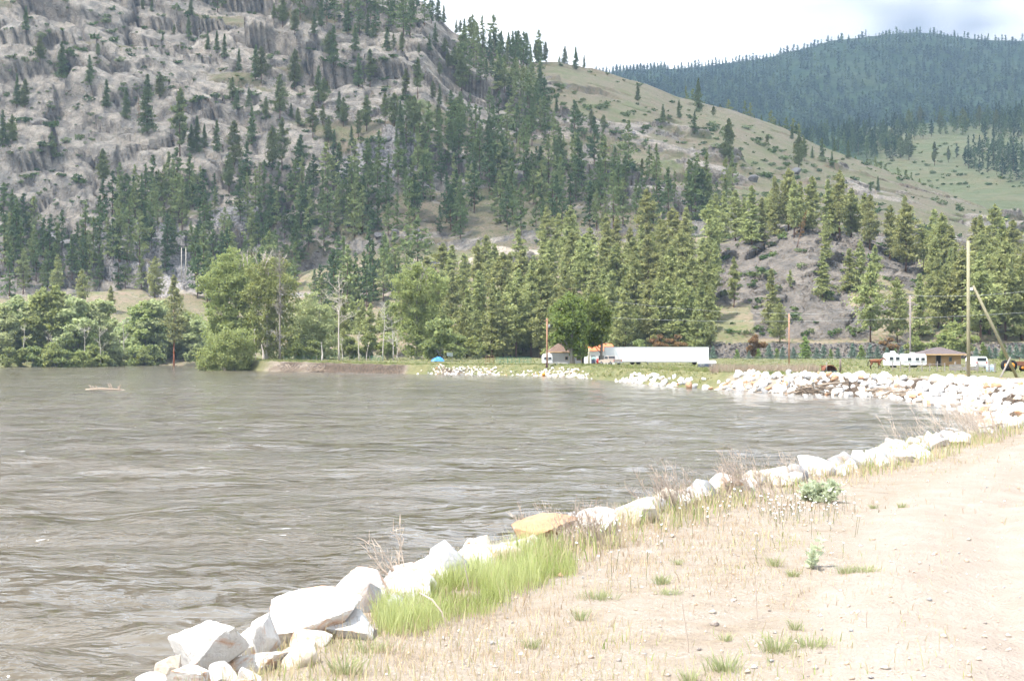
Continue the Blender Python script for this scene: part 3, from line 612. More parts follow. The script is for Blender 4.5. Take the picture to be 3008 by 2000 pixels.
def conifer_points(seed, h, rad, base, n_br, per, kind):
    rs = np.random.default_rng(seed); P = []; O = []; limbs = []
    lob = rs.uniform(0.55, 1.25, 9)
    for i in range(n_br):
        t = base + (1 - base) * ((i + rs.uniform(0, 1)) / n_br) ** 0.92; az = rs.uniform(0, 2 * math.pi)
        if kind == 'pine':
            env = (min(1.0, (1 - t) * 2.1) ** 0.75) * (0.72 + 0.28 * min(1, (t - base) * 5)); env *= lob[int(az / 6.2832 * 3) % 3 + 3 * int(min(2, (t - base) / (1 - base) * 3))]
            L = rad * env * rs.uniform(0.65, 1.12); el = rs.uniform(-0.15, 0.5) * (0.6 + t)
        else:
            env = (1 - t) ** 0.82 * 1.05 + 0.05; L = rad * env * rs.uniform(0.72, 1.15); el = rs.uniform(-0.42, -0.02) + 0.45 * t
        d = np.array([math.cos(az) * math.cos(el), math.sin(az) * math.cos(el), math.sin(el)])
        z0 = t * h; limbs.append((np.array([0, 0, z0]), np.array([0, 0, z0]) + d * L * 0.85))
        k = max(2, int(per * (0.35 + 0.8 * env)))
        q = rs.uniform(0.22 if kind == 'pine' else 0.1, 1.0, k) ** 0.8; sp = (0.10 + 0.07 * L / rad) * L + 0.12
        pts = np.array([0, 0, z0]) + d[None] * (L * q)[:, None] + rs.normal(size=(k, 3)) * np.array([sp, sp, sp * (0.6 if kind == 'pine' else 0.38)])
        if kind != 'pine': pts[:, 2] -= 0.10 * L * q ** 2
        P.append(pts); O.append(np.repeat(d[None], k, 0))
    k = 8; P.append(np.stack([rs.normal(size=k) * 0.12, rs.normal(size=k) * 0.12, h * rs.uniform(0.93, 1.02, k)], 1)); O.append(np.repeat([[0, 0, 1.0]], k, 0))
    return np.concatenate(P), np.concatenate(O), limbs, rs
def conifer_meshes(name, seed, h=20.0, rad=3.2, base=0.2, n_br=70, per=26, size=0.55, kind='pine', leaf=None, bark=None, ncl=1):
    P, O, limbs, rs = conifer_points(seed, h, rad, base, n_br, per, kind)
    V, F = leaf_tris(P, size, rs, O, 0.45)
    crown = mesh_np(name + '_crown', V, F, [leaf])
    mb = MB(); r0 = h * 0.0125; bend = rs.normal(size=2) * 0.15
    mb.tube([(bend[0] * math.sin(t * 3), bend[1] * math.sin(t * 2.5), h * t - 0.6) for t in np.linspace(0, 1, 7)], [r0 * (1.25 if t == 0 else 1) * (1 - t * 0.93) for t in np.linspace(0, 1, 7)], 7)
    for a, b in limbs[:: 2 if kind == 'pine' else 3]: mb.tube([a, (a + b) / 2 + np.array([0, 0, 0.1]), b], [0.07, 0.05, 0.02], 3, False)
    return mb.mesh(name + '_trunk', bark, True), crown
PINES = [conifer_meshes('pine%d' % k, 100 + k, 20, [3.9, 3.4, 4.3, 3.2, 3.7, 3.5][k], [0.16, 0.22, 0.12, 0.18, 0.28, 0.10][k], [78, 70, 84, 66, 62, 80][k], 42, 0.62, 'pine', M_PINE, M_PBARK) for k in range(6)]
FIRS = [conifer_meshes('fir%d' % k, 200 + k, 20, [3.7, 3.2, 4.0, 3.0][k], [0.05, 0.08, 0.04, 0.10][k], 92, 38, 0.6, 'fir', M_FIR, M_PBARK) for k in range(4)]
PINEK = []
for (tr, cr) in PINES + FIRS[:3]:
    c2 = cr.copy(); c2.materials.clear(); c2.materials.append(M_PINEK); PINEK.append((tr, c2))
BROWNP = conifer_meshes('brown_pine', 310, 20, 2.4, 0.25, 45, 9, 0.5, 'pine', M_BROWN, M_PBARK)
def tree_thing(name, meshes, loc, h, label, cat='tree', group=None, rz=None, h0=20.0, wid=1.0):
    s = h / h0; e = thing(name, loc, label, cat, group, random.uniform(0, 6.28) if rz is None else rz, (s * wid, s * wid, s))
    ob('trunk', meshes[0], e); ob('crown', meshes[1], e); return e
ORD = ['first', 'second', 'third', 'fourth', 'fifth', 'sixth', 'seventh', 'eighth', 'ninth', 'tenth', 'eleventh', 'twelfth', 'thirteenth', 'fourteenth', 'fifteenth', 'sixteenth']

# --- conifers that stand alone on the mountain: (zoom factor 2.8; x offset) base x, base y, height
Z1 = [(235,320,210),(330,540,230),(500,650,300),(740,690,240),(820,500,110),(1590,130,140),(1560,320,170),(1340,370,80),(1425,290,90),(1850,480,200),(1780,420,170),(1705,430,160),(2100,680,290),(1960,600,200),(120,890,270),(180,900,240),(870,900,240),(1050,990,250),(1240,1090,480),(1330,840,210),(1510,1300,560),(1640,1270,300),(1785,1260,270),(1930,1400,370),(2060,1200,300),(2055,880,160),(1910,830,200),(1955,990,160),(20,1210,300),(125,1200,250),(425,1350,260),(840,1560,310),(1890,1600,340),(2020,1530,220),(1250,110,130),(1180,90,100),(330,520,150),(1600,1240,220),(1690,1230,200)]
Z2 = [(30,110,120),(240,240,260),(170,220,170),(350,290,200),(440,140,150),(560,220,230),(510,290,200),(770,280,220),(830,430,220),(620,490,240),(650,730,320),(530,830,290),(580,880,220),(200,990,370),(320,730,330),(40,700,290),(855,720,280),(940,720,320),(930,300,200),(980,330,140),(1090,420,200),(1150,430,150),(1210,430,170),(1240,240,140),(1310,160,130),(1120,110,110),(1010,110,90),(1480,360,160),(1350,450,100),(1440,470,140),(1240,830,260),(1340,830,330),(1460,820,150),(1520,870,180),(1700,770,300),(1640,620,220),(1520,640,120),(1080,1030,270),(1140,1040,280),(1200,1080,250),(1270,970,190),(1320,1090,300),(1500,1140,290),(1690,1050,280),(1920,1250,300),(920,1080,300),(860,1140,230),(700,960,200),(740,1050,250),(490,1140,300),(570,1040,170),(610,1180,220),(370,1050,160),(390,1340,200),(150,1410,350),(230,1490,420),(700,1360,170),(800,1260,170),(660,1210,150),(930,1370,230),(1170,1360,150),(1210,1350,150),(1290,1330,180),(1370,1390,270),(1410,1480,300),(2000,840,250),(1590,560,150),(1560,460,140),(90,1000,200),(300,1000,120)]
Z3 = [(240,800,270),(205,480,190),(245,490,190),(285,460,180),(450,510,150),(535,580,190),(600,545,120),(400,540,80),(1040,830,150),(1545,920,280),(1390,970,150),(1245,1045,150),(1515,1130,180),(1790,1330,350),(1665,960,90),(380,940,150),(510,1020,130),(545,1020,130),(660,1050,150),(760,1080,140),(1180,1480,150),(1080,1480,170),(850,1560,150),(930,1510,90),(60,520,270),(130,540,260),(20,470,210),(165,430,150),(1290,1560,110),(1470,1570,110)]
Z4 = [(270,1390,280),(320,1330,200),(390,1300,100),(470,1320,190),(570,1240,120),(685,1310,150),(550,1380,130),(215,1150,120),(20,1190,90),(860,1570,70),(930,1580,130)]
RIDGE = [(1500,190,200),(1440,115,110),(1550,190,150),(1650,250,120),(1720,330,170),(1690,300,140),(1760,330,190),(1800,330,190),(1830,360,140),(1880,350,130),(1935,360,140),(1985,370,110),(2030,380,170),(2085,400,170),(2120,420,170)]
solo = [(0 + x / 2.8, y / 2.8, h / 2.8, 'a') for x, y, h in Z1] + [(750 + x / 2.8, y / 2.8, h / 2.8, 'b') for x, y, h in Z2] + [(1500 + x / 2.8, y / 2.8, h / 2.8, 'c') for x, y, h in Z3] + [(2248 + x / 2.8, y / 2.8, h / 2.8, 'd') for x, y, h in Z4] + [(750 + x / 2.8, y / 2.8, h / 2.8, 'r') for x, y, h in RIDGE]
ABOVE = ['at the left edge', 'above the red-trunked pine', 'above the leaning cottonwood', 'above the tallest cottonwood', 'above the billowing cottonwood', 'above the corral', 'above the white house', 'above the white trailers', 'above the trailer end', 'above the knoll cliffs', 'above the cabin', 'above the tallest pole', 'at the right edge']
BANDS = {'a': ['upper rocks', 'middle rocks', 'lower rocks'], 'b': ['rocky crest', 'broken middle slope', 'broken lower slope'], 'c': ['grassy shoulder', 'upper grass slope', 'lower grass slope'], 'd': ['grassy ridge top', 'grassy ridge', 'dry ridge'], 'r': ['skyline ridge'] * 3}
bucket = {}
for x, y, h, z in sorted(solo):
    p = None
    for dy in (0, 3, 6, 10, 15, 22, 30):
        p = MS.at(x, y + dy)
        if p is not None: break
    if p is None: continue
    hm = h * p[1] / FPX
    col = int(x // 250); key = (z, 0 if y < 170 else (1 if y < 370 else 2), col)
    bucket.setdefault(key, []).append((x, y, hm, p))
for (z, b, col), L in bucket.items():
    n = len(L)
    for k, (x, y, hm, p) in enumerate(L):
        size = 'tall' if hm > 26 else ('small' if hm < 13 else 'slim')
        lab = '%s dark pine %s, %s from left on the %s' % (size, ABOVE[col], ORD[k], BANDS[z][b])
        ms = random.choice(FIRS if random.random() < 0.5 else PINES)
        tree_thing('pine_tree', ms, Vector(p) - Vector((0, 0, 0.5)), hm, lab, 'tree', 'pines on the %s %s' % (BANDS[z][b], ABOVE[col]), wid=random.uniform(0.85, 1.15) * (1.0 if hm < 24 else 0.82))
rd = MS.at(1150 / 2.8, 1050 / 2.8); tree_thing('dead_pine', BROWNP, Vector(rd), 15, 'rust brown dead pine beside a tall dark pine on the rock face', 'tree')

# --- the closed forest on the lower slopes: one joined mass
def low_conifer(seed, kind, n_br=26, per=9, h=20., rad=3.0, base=0.08, size=1.05):
    P, O, limbs, rs = conifer_points(seed, h, rad, base, n_br, per, kind); V, F = leaf_tris(P, size, rs, O, 0.5)
    mb = MB().tube([(0, 0, -0.6), (0, 0, h * 0.5), (0, 0, h)], [0.27, 0.17, 0.02], 3, False)
    tv = np.array(mb.v); tf = np.array([[f[0], f[1], f[2]] for f in mb.f] + [[f[0], f[2], f[3]] for f in mb.f])
    return np.concatenate([V, tv]), np.concatenate([F, tf + len(V)]), np.concatenate([np.zeros(len(F), int), np.ones(len(tf), int)])
LOWT = [low_conifer(400 + k, 'fir' if k % 3 == 0 else 'pine', 36, 15, rad=3.3 + 0.3 * (k % 4), base=0.06 + 0.05 * (k % 3), size=0.95) for k in range(7)]
FART = [low_conifer(450 + k, 'fir', 14, 5, rad=5.0, base=0.02, size=3.2) for k in range(4)]
def mass(name, protos, pts, hs, mats, label, cat, wid=(0.85, 1.2), seed=1):
    rs = np.random.default_rng(seed); VV = []; FF = []; MI = []; TT = []; o = 0
    for p, h in zip(pts, hs):
        V, F, mi = protos[rs.integers(len(protos))]; s = h / 20.0; w_ = s * rs.uniform(*wid); a = rs.uniform(0, 6.28); c, sn = math.cos(a), math.sin(a)
        Q = np.stack([(V[:, 0] * c - V[:, 1] * sn) * w_, (V[:, 0] * sn + V[:, 1] * c) * w_, V[:, 2] * s], 1) + np.asarray(p)
        VV.append(Q); FF.append(F + o); MI.append(mi); TT.append(np.full(len(V), rs.uniform(0, 1))); o += len(V)
    oo = ob(name, mesh_np(name, np.concatenate(VV), np.concatenate(FF), mats, False, {'tint': np.concatenate(TT)}, np.concatenate(MI)))
    return tag(oo, label, cat, None, 'stuff')
M_FOREST = stuffleaf('forest_needles', [(0.0, (0.085, 0.125, 0.055)), (0.55, (0.17, 0.22, 0.085)), (1.0, (0.28, 0.31, 0.125))])
M_FARF = stuffleaf('far_forest_needles', [(0.0, (0.04, 0.07, 0.045)), (0.5, (0.08, 0.12, 0.065)), (1.0, (0.16, 0.22, 0.09))])
def sample(poly, n, mind, seed, dens=None, existing=()):
    """dart throwing in photo pixels: min spacing mind (x) so stands look natural"""
    rs = np.random.default_rng(seed); xs = [p[0] for p in poly]; ys = [p[1] for p in poly]; out = list(existing); k0_ = len(out); tries = 0
    while len(out) - k0_ < n and tries < n * 40:
        tries += 1; x, y = rs.uniform(min(xs), max(xs)), rs.uniform(min(ys), max(ys))
        if not inpoly(np.array([x]), np.array([y]), poly)[0]: continue
        if dens is not None and rs.uniform() > dens(x, y): continue
        if any(abs(x - a) < mind and abs(y - b) < mind * 1.1 for a, b in out[-400:]): continue
        out.append((x, y))
    return out[k0_:]
STANDS = [([(390, 690), (560, 610), (690, 575), (900, 520), (1130, 500), (1330, 470), (1560, 520), (1900, 560), (2080, 600), (2120, 640), (1900, 690), (1620, 702), (1350, 712), (1200, 700), (1010, 720), (900, 790), (860, 900), (600, 905), (420, 860)], 225, 14, 1.0),
          ([(1120, 470), (1240, 390), (1430, 330), (1600, 390), (1740, 450), (1900, 520), (1960, 580), (1500, 560)], 62, 17, 1.0),
          ([(1400, 110), (1500, 130), (1580, 180), (1600, 260), (1590, 330), (1620, 390), (1560, 400), (1480, 330), (1400, 260), (1340, 200)], 62, 15, 1.0),
          ([(0, 780), (150, 760), (400, 690), (430, 860), (330, 850), (0, 880)], 42, 17, 1.0), ([(0, 690), (60, 690), (150, 760), (0, 790)], 12, 15, 1.0),
          ([(290, 640), (420, 600), (560, 560), (600, 600), (400, 690)], 24, 18, 1.0),
          ([(850, 0), (1230, 0), (1290, 60), (1260, 120), (1000, 110), (860, 60)], 34, 20, 1.0), ([(560, 0), (640, 0), (660, 40), (600, 40)], 5, 15, 1.0),
          ([(900, 900), (1100, 790), (1250, 800), (1180, 880), (1000, 940)], 30, 16, 1.0), ([(2000, 590), (2160, 600), (2140, 650), (2010, 640)], 10, 14, 1.0)]
pts = []; hs = []
for k, (poly, n, mind, _) in enumerate(STANDS):
    for x, y in sample(poly, n, mind, 500 + k):
        p = MS.at(x, y)
        if p is not None: pts.append(p - np.array([0, 0, 0.5])); hs.append(rng.uniform(14, 27))
# trees over the crest, seen only by their tops
for x in np.arange(1700, 2760, 13):
    x = x + rng.uniform(-5, 5); yy = np.interp(x, mx_ridge, my_ridge)
    if x < 2010: continue
    p = MS.at(x, yy + 3)
    if p is not None and rng.uniform() < 0.85: q = np.array([p[0], p[1] + 40, p[2] - 9]); q[0] *= q[1] / p[1]; pts.append(q); hs.append(rng.uniform(17, 27) * (1 if x < 2350 else 0.8))
forest = mass('slope_forest', LOWT, pts, hs, [M_FOREST, M_PBARK], 'dense dark conifer forest covering the lower mountain slope', 'forest', seed=3)
# far hill forest
pts = []; hs = []; rs = np.random.default_rng(77)
while len(pts) < 4600:
    px, py = rs.uniform(1640, 3100), rs.uniform(80, 470); p = FS.at(px, py)
    if p is None: continue
    dn = fbm(np.array([p[0] * 0.0035]), np.array([p[1] * 0.0022]), oct=4, s=91)[0]
    if rs.uniform() < (0.95 if px < 2250 else 0.62) - 0.5 * max(0, dn) * (px > 2150): pts.append(p); hs.append(rs.uniform(13, 22))
for px in np.arange(1740, 3060, 5.0):
    p = FS.at(px, np.interp(px, [1760, 1900, 2100, 2250, 2380, 2450, 2600, 2700, 2800, 2900, 3008], [217, 203, 186, 167, 132, 112, 96, 86, 96, 107, 112]) + 3)
    if p is not None and (px < 2240 or px > 2430 or rs.uniform() < 0.25): pts.append(p); hs.append(rs.uniform(9, 19))
mass('far_forest', FART, pts, hs, [M_FARF, M_PBARK], 'blue green forest on the long hill behind the ridge', 'forest', (1.0, 1.6), 5)
# trees of the meadow hill: joined stands and single trees
pts = []; hs = []
for x, y in sample([(2060, 330), (2250, 330), (2500, 380), (2640, 350), (2800, 330), (3008, 310), (3100, 320), (3100, 420), (2760, 400), (2640, 425), (2620, 480), (2400, 440), (2100, 400)], 320, 9, 41) + sample([(2800, 470), (2900, 430), (3060, 450), (3060, 560), (2960, 540), (2840, 500)], 60, 12, 42) + sample([(2230, 400), (2600, 400), (2700, 470), (2560, 470)], 60, 11, 43) + sample([(2820, 330), (3100, 300), (3100, 400), (2900, 390)], 80, 12, 44):
    p = BS.at(x, y)
    if p is not None: pts.append(p); hs.append(rng.uniform(15, 26))
mass('meadow_hill_forest', LOWT[:4], pts, hs, [M_FARF, M_PBARK], 'belt of conifers along the edge of the far meadow', 'forest', seed=6)
for k, (x, y, h) in enumerate([(2668, 386, 60), (2702, 372, 60), (2765, 388, 58), (2828, 392, 75), (2838, 388, 60), (2878, 372, 62), (2925, 376, 55), (2623, 428, 52), (2646, 466, 65), (2668, 474, 78), (2748, 490, 70), (2785, 480, 48)]):
    p = BS.at(x, y)
    if p is not None: tree_thing('meadow_pine', random.choice(PINES), Vector(p), h * p[1] / FPX, 'small dark pine on the pale green far meadow, %s from the left' % ORD[k], 'tree', 'pines on the far meadow')

# --- knoll: sunlit pines, each its own tree
kn = sample([(1180, 960), (1300, 880), (1500, 800), (1750, 745), (2020, 705), (2120, 700), (2090, 800), (2110, 900), (2080, 1000), (1200, 1000)], 82, 21, 61)
kn += sample([(2600, 760), (2720, 770), (3020, 780), (3040, 990), (2880, 1000), (2760, 1000), (2720, 900), (2700, 820)], 36, 24, 62)
kn += sample([(2080, 690), (2250, 690), (2330, 668), (2470, 672), (2620, 735), (2560, 745), (2400, 690), (2200, 720)], 17, 18, 63)
spec = [(2015, 1005, 150), (1905, 1015, 190), (1960, 1012, 200), (2085, 1010, 165), (2265, 960, 170), (2290, 1010, 120), (2555, 1010, 235), (2640, 1005, 190), (2700, 1000, 190), (2150, 905, 150), (2430, 760, 115), (2525, 855, 150), (2495, 860, 130), (2420, 880, 140), (2570, 850, 130), (2320, 850, 60), (2785, 835, 80), (2880, 1010, 240), (2955, 1000, 290), (3000, 1000, 220), (2375, 650, 105), (2340, 650, 110), (2265, 680, 120), (2500, 690, 130), (2450, 690, 140), (2620, 760, 160), (2660, 770, 180)]
allk = [(x, y, None) for x, y in kn] + spec; allk.sort()
zone = {}
for x, y, h in allk:
    zone.setdefault((int(x // 130), 0 if y < 780 else (1 if y < 900 else 2)), []).append((x, y, h))
KCOL = {9: 'left of the corral', 10: 'behind the corral', 11: 'right of the corral', 12: 'behind the white house', 13: 'behind the pickup', 14: 'behind the first trailer', 15: 'behind the long trailer', 16: 'behind the canopy', 17: 'left of the cliffs', 18: 'on the left cliffs', 19: 'on the right cliffs', 20: 'above the campers', 21: 'above the cabin', 22: 'behind the tallest pole', 23: 'at the right edge'}
for (zc, lv), L in zone.items():
    for k, (x, y, h) in enumerate(L):
        p = KS.at(x, y)
        if p is None: p = KS.at(x, y + 25)
        if p is None: continue
        hm = (h * p[1] / FPX) if h else random.uniform(15, 24)
        ms = random.choice(PINEK); sz = 'tall' if hm > 21 else ('mid-sized' if hm > 14 else 'small')
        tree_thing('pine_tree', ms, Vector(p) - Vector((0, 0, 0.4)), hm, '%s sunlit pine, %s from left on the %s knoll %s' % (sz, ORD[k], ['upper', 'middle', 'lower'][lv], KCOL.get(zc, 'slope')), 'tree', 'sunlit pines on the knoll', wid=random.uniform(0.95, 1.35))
# big pines at the foot of the knoll, in front of the slope
foot = sorted([(x + random.uniform(-9, 9), random.uniform(130, 235)) for x in np.arange(1250, 2080, 21)] + [(x, random.uniform(120, 200)) for x in np.arange(880, 1240, 26)])
for k, (x, h) in enumerate(foot):
    Yd = random.uniform(424, 446) if x > 1240 else random.uniform(455, 520); P0 = at(x, 1050, Yd); z0 = gz(P0.x, P0.y); zc = int(x // 130); kk = sum(1 for q in foot[:k] if int(q[0] // 130) == zc)
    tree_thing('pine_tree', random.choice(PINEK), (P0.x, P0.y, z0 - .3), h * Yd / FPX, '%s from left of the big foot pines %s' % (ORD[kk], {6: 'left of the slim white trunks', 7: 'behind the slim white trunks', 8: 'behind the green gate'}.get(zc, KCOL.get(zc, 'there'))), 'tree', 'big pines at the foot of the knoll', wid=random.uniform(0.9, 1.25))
p = KS.at(2345, 735); e = tree_thing('leaning_dead_pine', BROWNP, Vector(p), 13, 'leaning brown dead pine on the knoll cliff top', 'tree'); e.rotation_euler = (0, 0.28, 0.3)

# --- row of young blue and green spruces along the pasture
YS = [conifer_meshes('blue_spruce%d' % k, 330 + k, 5, 1.35, 0.02, 60, 22, 0.30, 'fir', M_BSPR, M_PBARK) for k in range(2)] + [conifer_meshes('green_spruce%d' % k, 340 + k, 5, 1.3, 0.02, 60, 22, 0.30, 'fir', M_YSPR, M_PBARK) for k in range(2)]
row = [(2095, 26, 0), (2165, 20, 2), (2200, 17, 0), (2228, 22, 2), (2260, 30, 0), (2282, 22, 2), (2300, 26, 0), (2330, 24, 0), (2365, 46, 3), (2398, 24, 0), (2418, 28, 0), (2440, 20, 2), (2462, 24, 0), (2504, 32, 1), (2530, 30, 2), (2556, 30, 1), (2578, 26, 0), (2605, 24, 1), (2630, 22, 2), (2650, 26, 0), (2868, 24, 0), (2888, 34, 2), (2906, 26, 1), (2925, 24, 0), (2948, 32, 2), (2966, 28, 1), (2985, 30, 0), (3005, 30, 1)]
for k, (x, h, ty) in enumerate(row):
    Yd = random.uniform(405, 420); P0 = at(x, 1052, Yd); zg = gz(P0.x, P0.y)
    colr = 'blue' if ty < 2 else 'green'
    tree_thing('young_spruce', YS[ty], (P0.x, P0.y, zg - 0.05), h * Yd / FPX * 1.4, 'young %s spruce in the pasture row, %s' % (colr, '%s from the white trailers' % ORD[k] if k < 16 else '%s of those behind the horse' % ORD[k - 16]) if k < 20 else 'young %s spruce right of the cabin, %s in its row' % (colr, ORD[k - 20]), 'tree', 'young spruces in the pasture row', h0=5.0, wid=1.25)

# ------------------------------------------------------------------ broadleaf trees
def limb_path(p, d, L, rs, n=5, up=0.25, wig=0.12):
    pts = [np.array(p, float)]; d = np.array(d, float)
    for i in range(n):
        d = d + rs.normal(size=3) * wig + np.array([0, 0, up / n]); d /= np.linalg.norm(d); pts.append(pts[-1] + d * L / n)
    return pts
def broadleaf(name, seed, h, lobes, leaf, bark, nleaf=6000, size=0.42, trunk_r=0.35, dead_top=0, split=0.35, lean=0.0, bare=0.0):
    """lobes: (x, y, z, rx, rz) ellipsoid clumps of foliage in metres"""
    rs = np.random.default_rng(seed); mb = MB(); tp = [np.array([lean * t ** 2 * h + 0.12 * math.sin(5 * t + seed), 0.15 * math.sin(4 * t + seed), h * 0.92 * t - 0.5 * (t == 0)]) for t in np.linspace(0, 1, 8)]
    mb.tube(tp, [trunk_r * (1.5 if i == 0 else 1) * (1 - 0.88 * i / 7) for i in range(8)], 8)
    vol = np.array([l[3] ** 2 * l[4] for l in lobes]) ** 0.8; cnt = (nleaf * vol / vol.sum()).astype(int) + 5; P = []
    for l, c in zip(lobes, cnt):
        ctr = np.array(l[:3]); zt = max(h * 0.12, ctr[2] - 1.4 * l[3] - l[4] * 0.3); i0 = np.interp(zt, [p[2] for p in tp], range(8)); k = int(min(i0, 6)); st = tp[k] * (1 - (i0 - k)) + tp[k + 1] * (i0 - k)
        mid = (st + ctr) / 2 + rs.normal(size=3) * 0.3; r_ = max(0.05, trunk_r * 0.45 * (1 - i0 / 9)); mb.tube([st, mid, ctr], [r_, r_ * 0.7, r_ * 0.3], 5, False)
        nc = max(5, int(c / 26)); dirs = rs.normal(size=(nc, 3)); dirs /= np.linalg.norm(dirs, axis=1, keepdims=True); rr = rs.uniform(0.35, 1.05, (nc, 1)) ** 0.6
        cc = ctr + dirs * rr * np.array([l[3], l[3], l[4]])
        for q in cc[:: max(1, nc // 9)]: mb.tube([ctr, (ctr + q) / 2 + rs.normal(size=3) * 0.15, q], [r_ * 0.35, r_ * 0.2, 0.015], 3, False)
        idx = rs.integers(nc, size=c); cs = 0.30 * (l[3] + l[4]) / 2 * 0.42 + 0.16
        P.append(cc[idx] + rs.normal(size=(c, 3)) * np.array([cs, cs, cs * 0.7]))
    P = np.concatenate(P); V, F = leaf_tris(P, size, rs, None, 0, True, 1.25)
    crown = mesh_np(name + '_crown', V, F, [leaf]); dead = None
    if dead_top:
        md = MB()
        for k in range(dead_top):
            a = rs.uniform(0, 6.28); st = np.array([rs.uniform(-1, 1) * 0.12 * h, rs.uniform(-1, 1) * 0.06 * h, h * rs.uniform(0.72, 0.86)])
            pth = limb_path(st, (math.cos(a) * 0.3, math.sin(a) * 0.3, 1), h * rs.uniform(0.14, 0.24), rs, 5, 0.3, 0.14); md.tube(pth, [0.16, 0.14, 0.11, 0.09, 0.06, 0.03], 4, False)
            for q in pth[1:5]:
                for _ in range(2): md.tube(limb_path(q, rs.normal(size=3) * 0.7 + np.array([0, 0, 0.7]), h * 0.05, rs, 3), [0.06, 0.05, 0.04, 0.02], 3, False)
        dead = md.mesh(name + '_dead_branches', M_DEAD)
    return mb.mesh(name + '_trunk', bark, True), crown, dead
def leafy(name, meshes, loc, label, group=None, rz=0.0, scale=1.0, cat='tree'):
    e = thing(name, loc, label, cat, group, rz, scale); ob('trunk', meshes[0], e); ob('crown', meshes[1], e)
    if meshes[2]: ob('dead_branches', meshes[2], e)
    return e
def rand_lobes(rs, h, w, lo=0.2, n=14, top=1.0):
    L = []
    for i in range(n):
        t = lo + (top - lo) * (i + rs.uniform(0, 1)) / n; env = math.sin(math.pi * min(0.97, (0.12 + 0.80 * (t - lo) / (1 - lo)))) ** 0.7; a = rs.uniform(0, 6.28); r = w * env * rs.uniform(0.25, 0.75)
        L.append((math.cos(a) * r, math.sin(a) * r, t * h, w * rs.uniform(0.30, 0.5) * (0.5 + 0.5 * env), h * rs.uniform(0.045, 0.085)))
    return L
def bank_pt(px, py, Y, dz=0.0): P = at(px, py, Y); return Vector((P.x, P.y, gz(P.x, P.y) + dz))
def to_lobes(rows, base, Y, rs, squash=0.8):
    """rows in photo pixels: (x, y, half width, half height) seen at depth Y -> lobes in metres about the tree's base"""
    k = Y / FPX; out = []
    for (x, y, a, b) in rows:
        p = at(x, y, Y); out.append((p.x - base.x, rs.uniform(-1, 1) * a * k * 0.5, p.z - base.z, a * k * 1.15, b * k * 1.15))
    return out
# big cottonwoods at the tip of the eroded bank
rs0 = np.random.default_rng(5); YC = 400
b0 = bank_pt(785, 1070, YC); L1 = to_lobes([(790, 775, 30, 22), (760, 800, 34, 28), (815, 790, 30, 30), (780, 840, 42, 30), (830, 835, 36, 34), (745, 870, 34, 26), (800, 885, 40, 26), (845, 890, 30, 28), (770, 925, 36, 24), (820, 940, 36, 26), (790, 975, 44, 24), (840, 985, 36, 26), (760, 1000, 36, 22), (815, 1030, 46, 20)], b0, YC, rs0)
leafy('cottonwood', broadleaf('big_cottonwood', 11, 29, L1, M_COT, M_WBARK, 18000, 0.42, 0.42, 11), b0, 'tallest cottonwood on the eroded bank, bleached dead twigs at its top')
b1 = bank_pt(690, 1075, 404); L2 = to_lobes([(670, 750, 26, 20), (690, 775, 40, 24), (650, 790, 34, 22), (625, 820, 36, 20), (600, 840, 26, 18), (670, 830, 36, 22), (700, 860, 36, 24), (640, 865, 36, 18), (680, 895, 40, 20), (650, 920, 36, 20), (700, 930, 34, 22), (630, 900, 26, 16), (670, 960, 36, 18), (700, 985, 34, 18), (655, 985, 30, 16), (690, 810, 24, 16), (640, 945, 34, 20), (665, 1000, 38, 22), (705, 965, 40, 24), (735, 905, 34, 24), (735, 960, 34, 24), (720, 1010, 36, 22), (620, 975, 24, 16), (710, 820, 34, 24), (735, 850, 26, 22)], b1, 404, rs0)
leafy('cottonwood', broadleaf('spreading_cottonwood', 12, 30, L2, M_COT, M_CBARK, 25000, 0.42, 0.38, 4), b1, 'broad spreading light green cottonwood leaning out toward the river bend')
b2 = on_z(690, 1091, WZ - 0.2); L3 = to_lobes([(650, 1010, 40, 22), (690, 1015, 40, 24), (625, 1040, 34, 20), (660, 1050, 44, 20), (705, 1050, 36, 20), (640, 1070, 36, 12), (690, 1075, 40, 12), (600, 1065, 20, 10), (735, 1030, 26, 24), (725, 990, 30, 22), (680, 985, 34, 20), (620, 1075, 26, 12), (725, 1070, 24, 16), (660, 1085, 40, 8), (710, 1088, 30, 8)], b2, 388, rs0)
leafy('willow_shrub', broadleaf('bank_willow', 13, 10, L3, M_COT, M_CBARK, 14000, 0.36, 0.14), b2, 'mass of willow hanging over the water at the bank tip', None, 0, 1, 'shrub')
b3 = bank_pt(940, 1062, 412); L4 = to_lobes([(915, 875, 20, 14), (905, 905, 34, 20), (935, 920, 36, 22), (895, 950, 38, 22), (945, 960, 36, 22), (915, 985, 40, 22), (960, 1000, 30, 20), (890, 1005, 36, 22), (930, 1030, 42, 20), (965, 1040, 28, 16), (890, 1045, 30, 14)], b3, 412, rs0)
leafy('cottonwood', broadleaf('pale_cottonwood', 14, 18, L4, M_COTP, M_CBARK, 12000, 0.42, 0.26), b3, 'rounded pale green cottonwood just right of the tallest one')
b4 = bank_pt(1225, 1055, 410); L5 = to_lobes([(1210, 790, 30, 16), (1240, 805, 40, 20), (1185, 825, 34, 22), (1280, 830, 36, 20), (1230, 850, 46, 22), (1290, 860, 26, 16), (1190, 865, 36, 20), (1250, 890, 36, 20), (1170, 900, 22, 16), (1215, 910, 36, 20), (1250, 930, 30, 18), (1185, 940, 26, 18), (1230, 955, 36, 20), (1265, 965, 28, 18), (1200, 985, 34, 20), (1250, 1000, 34, 20), (1225, 1030, 40, 20), (1205, 960, 30, 18)], b4, 410, rs0)
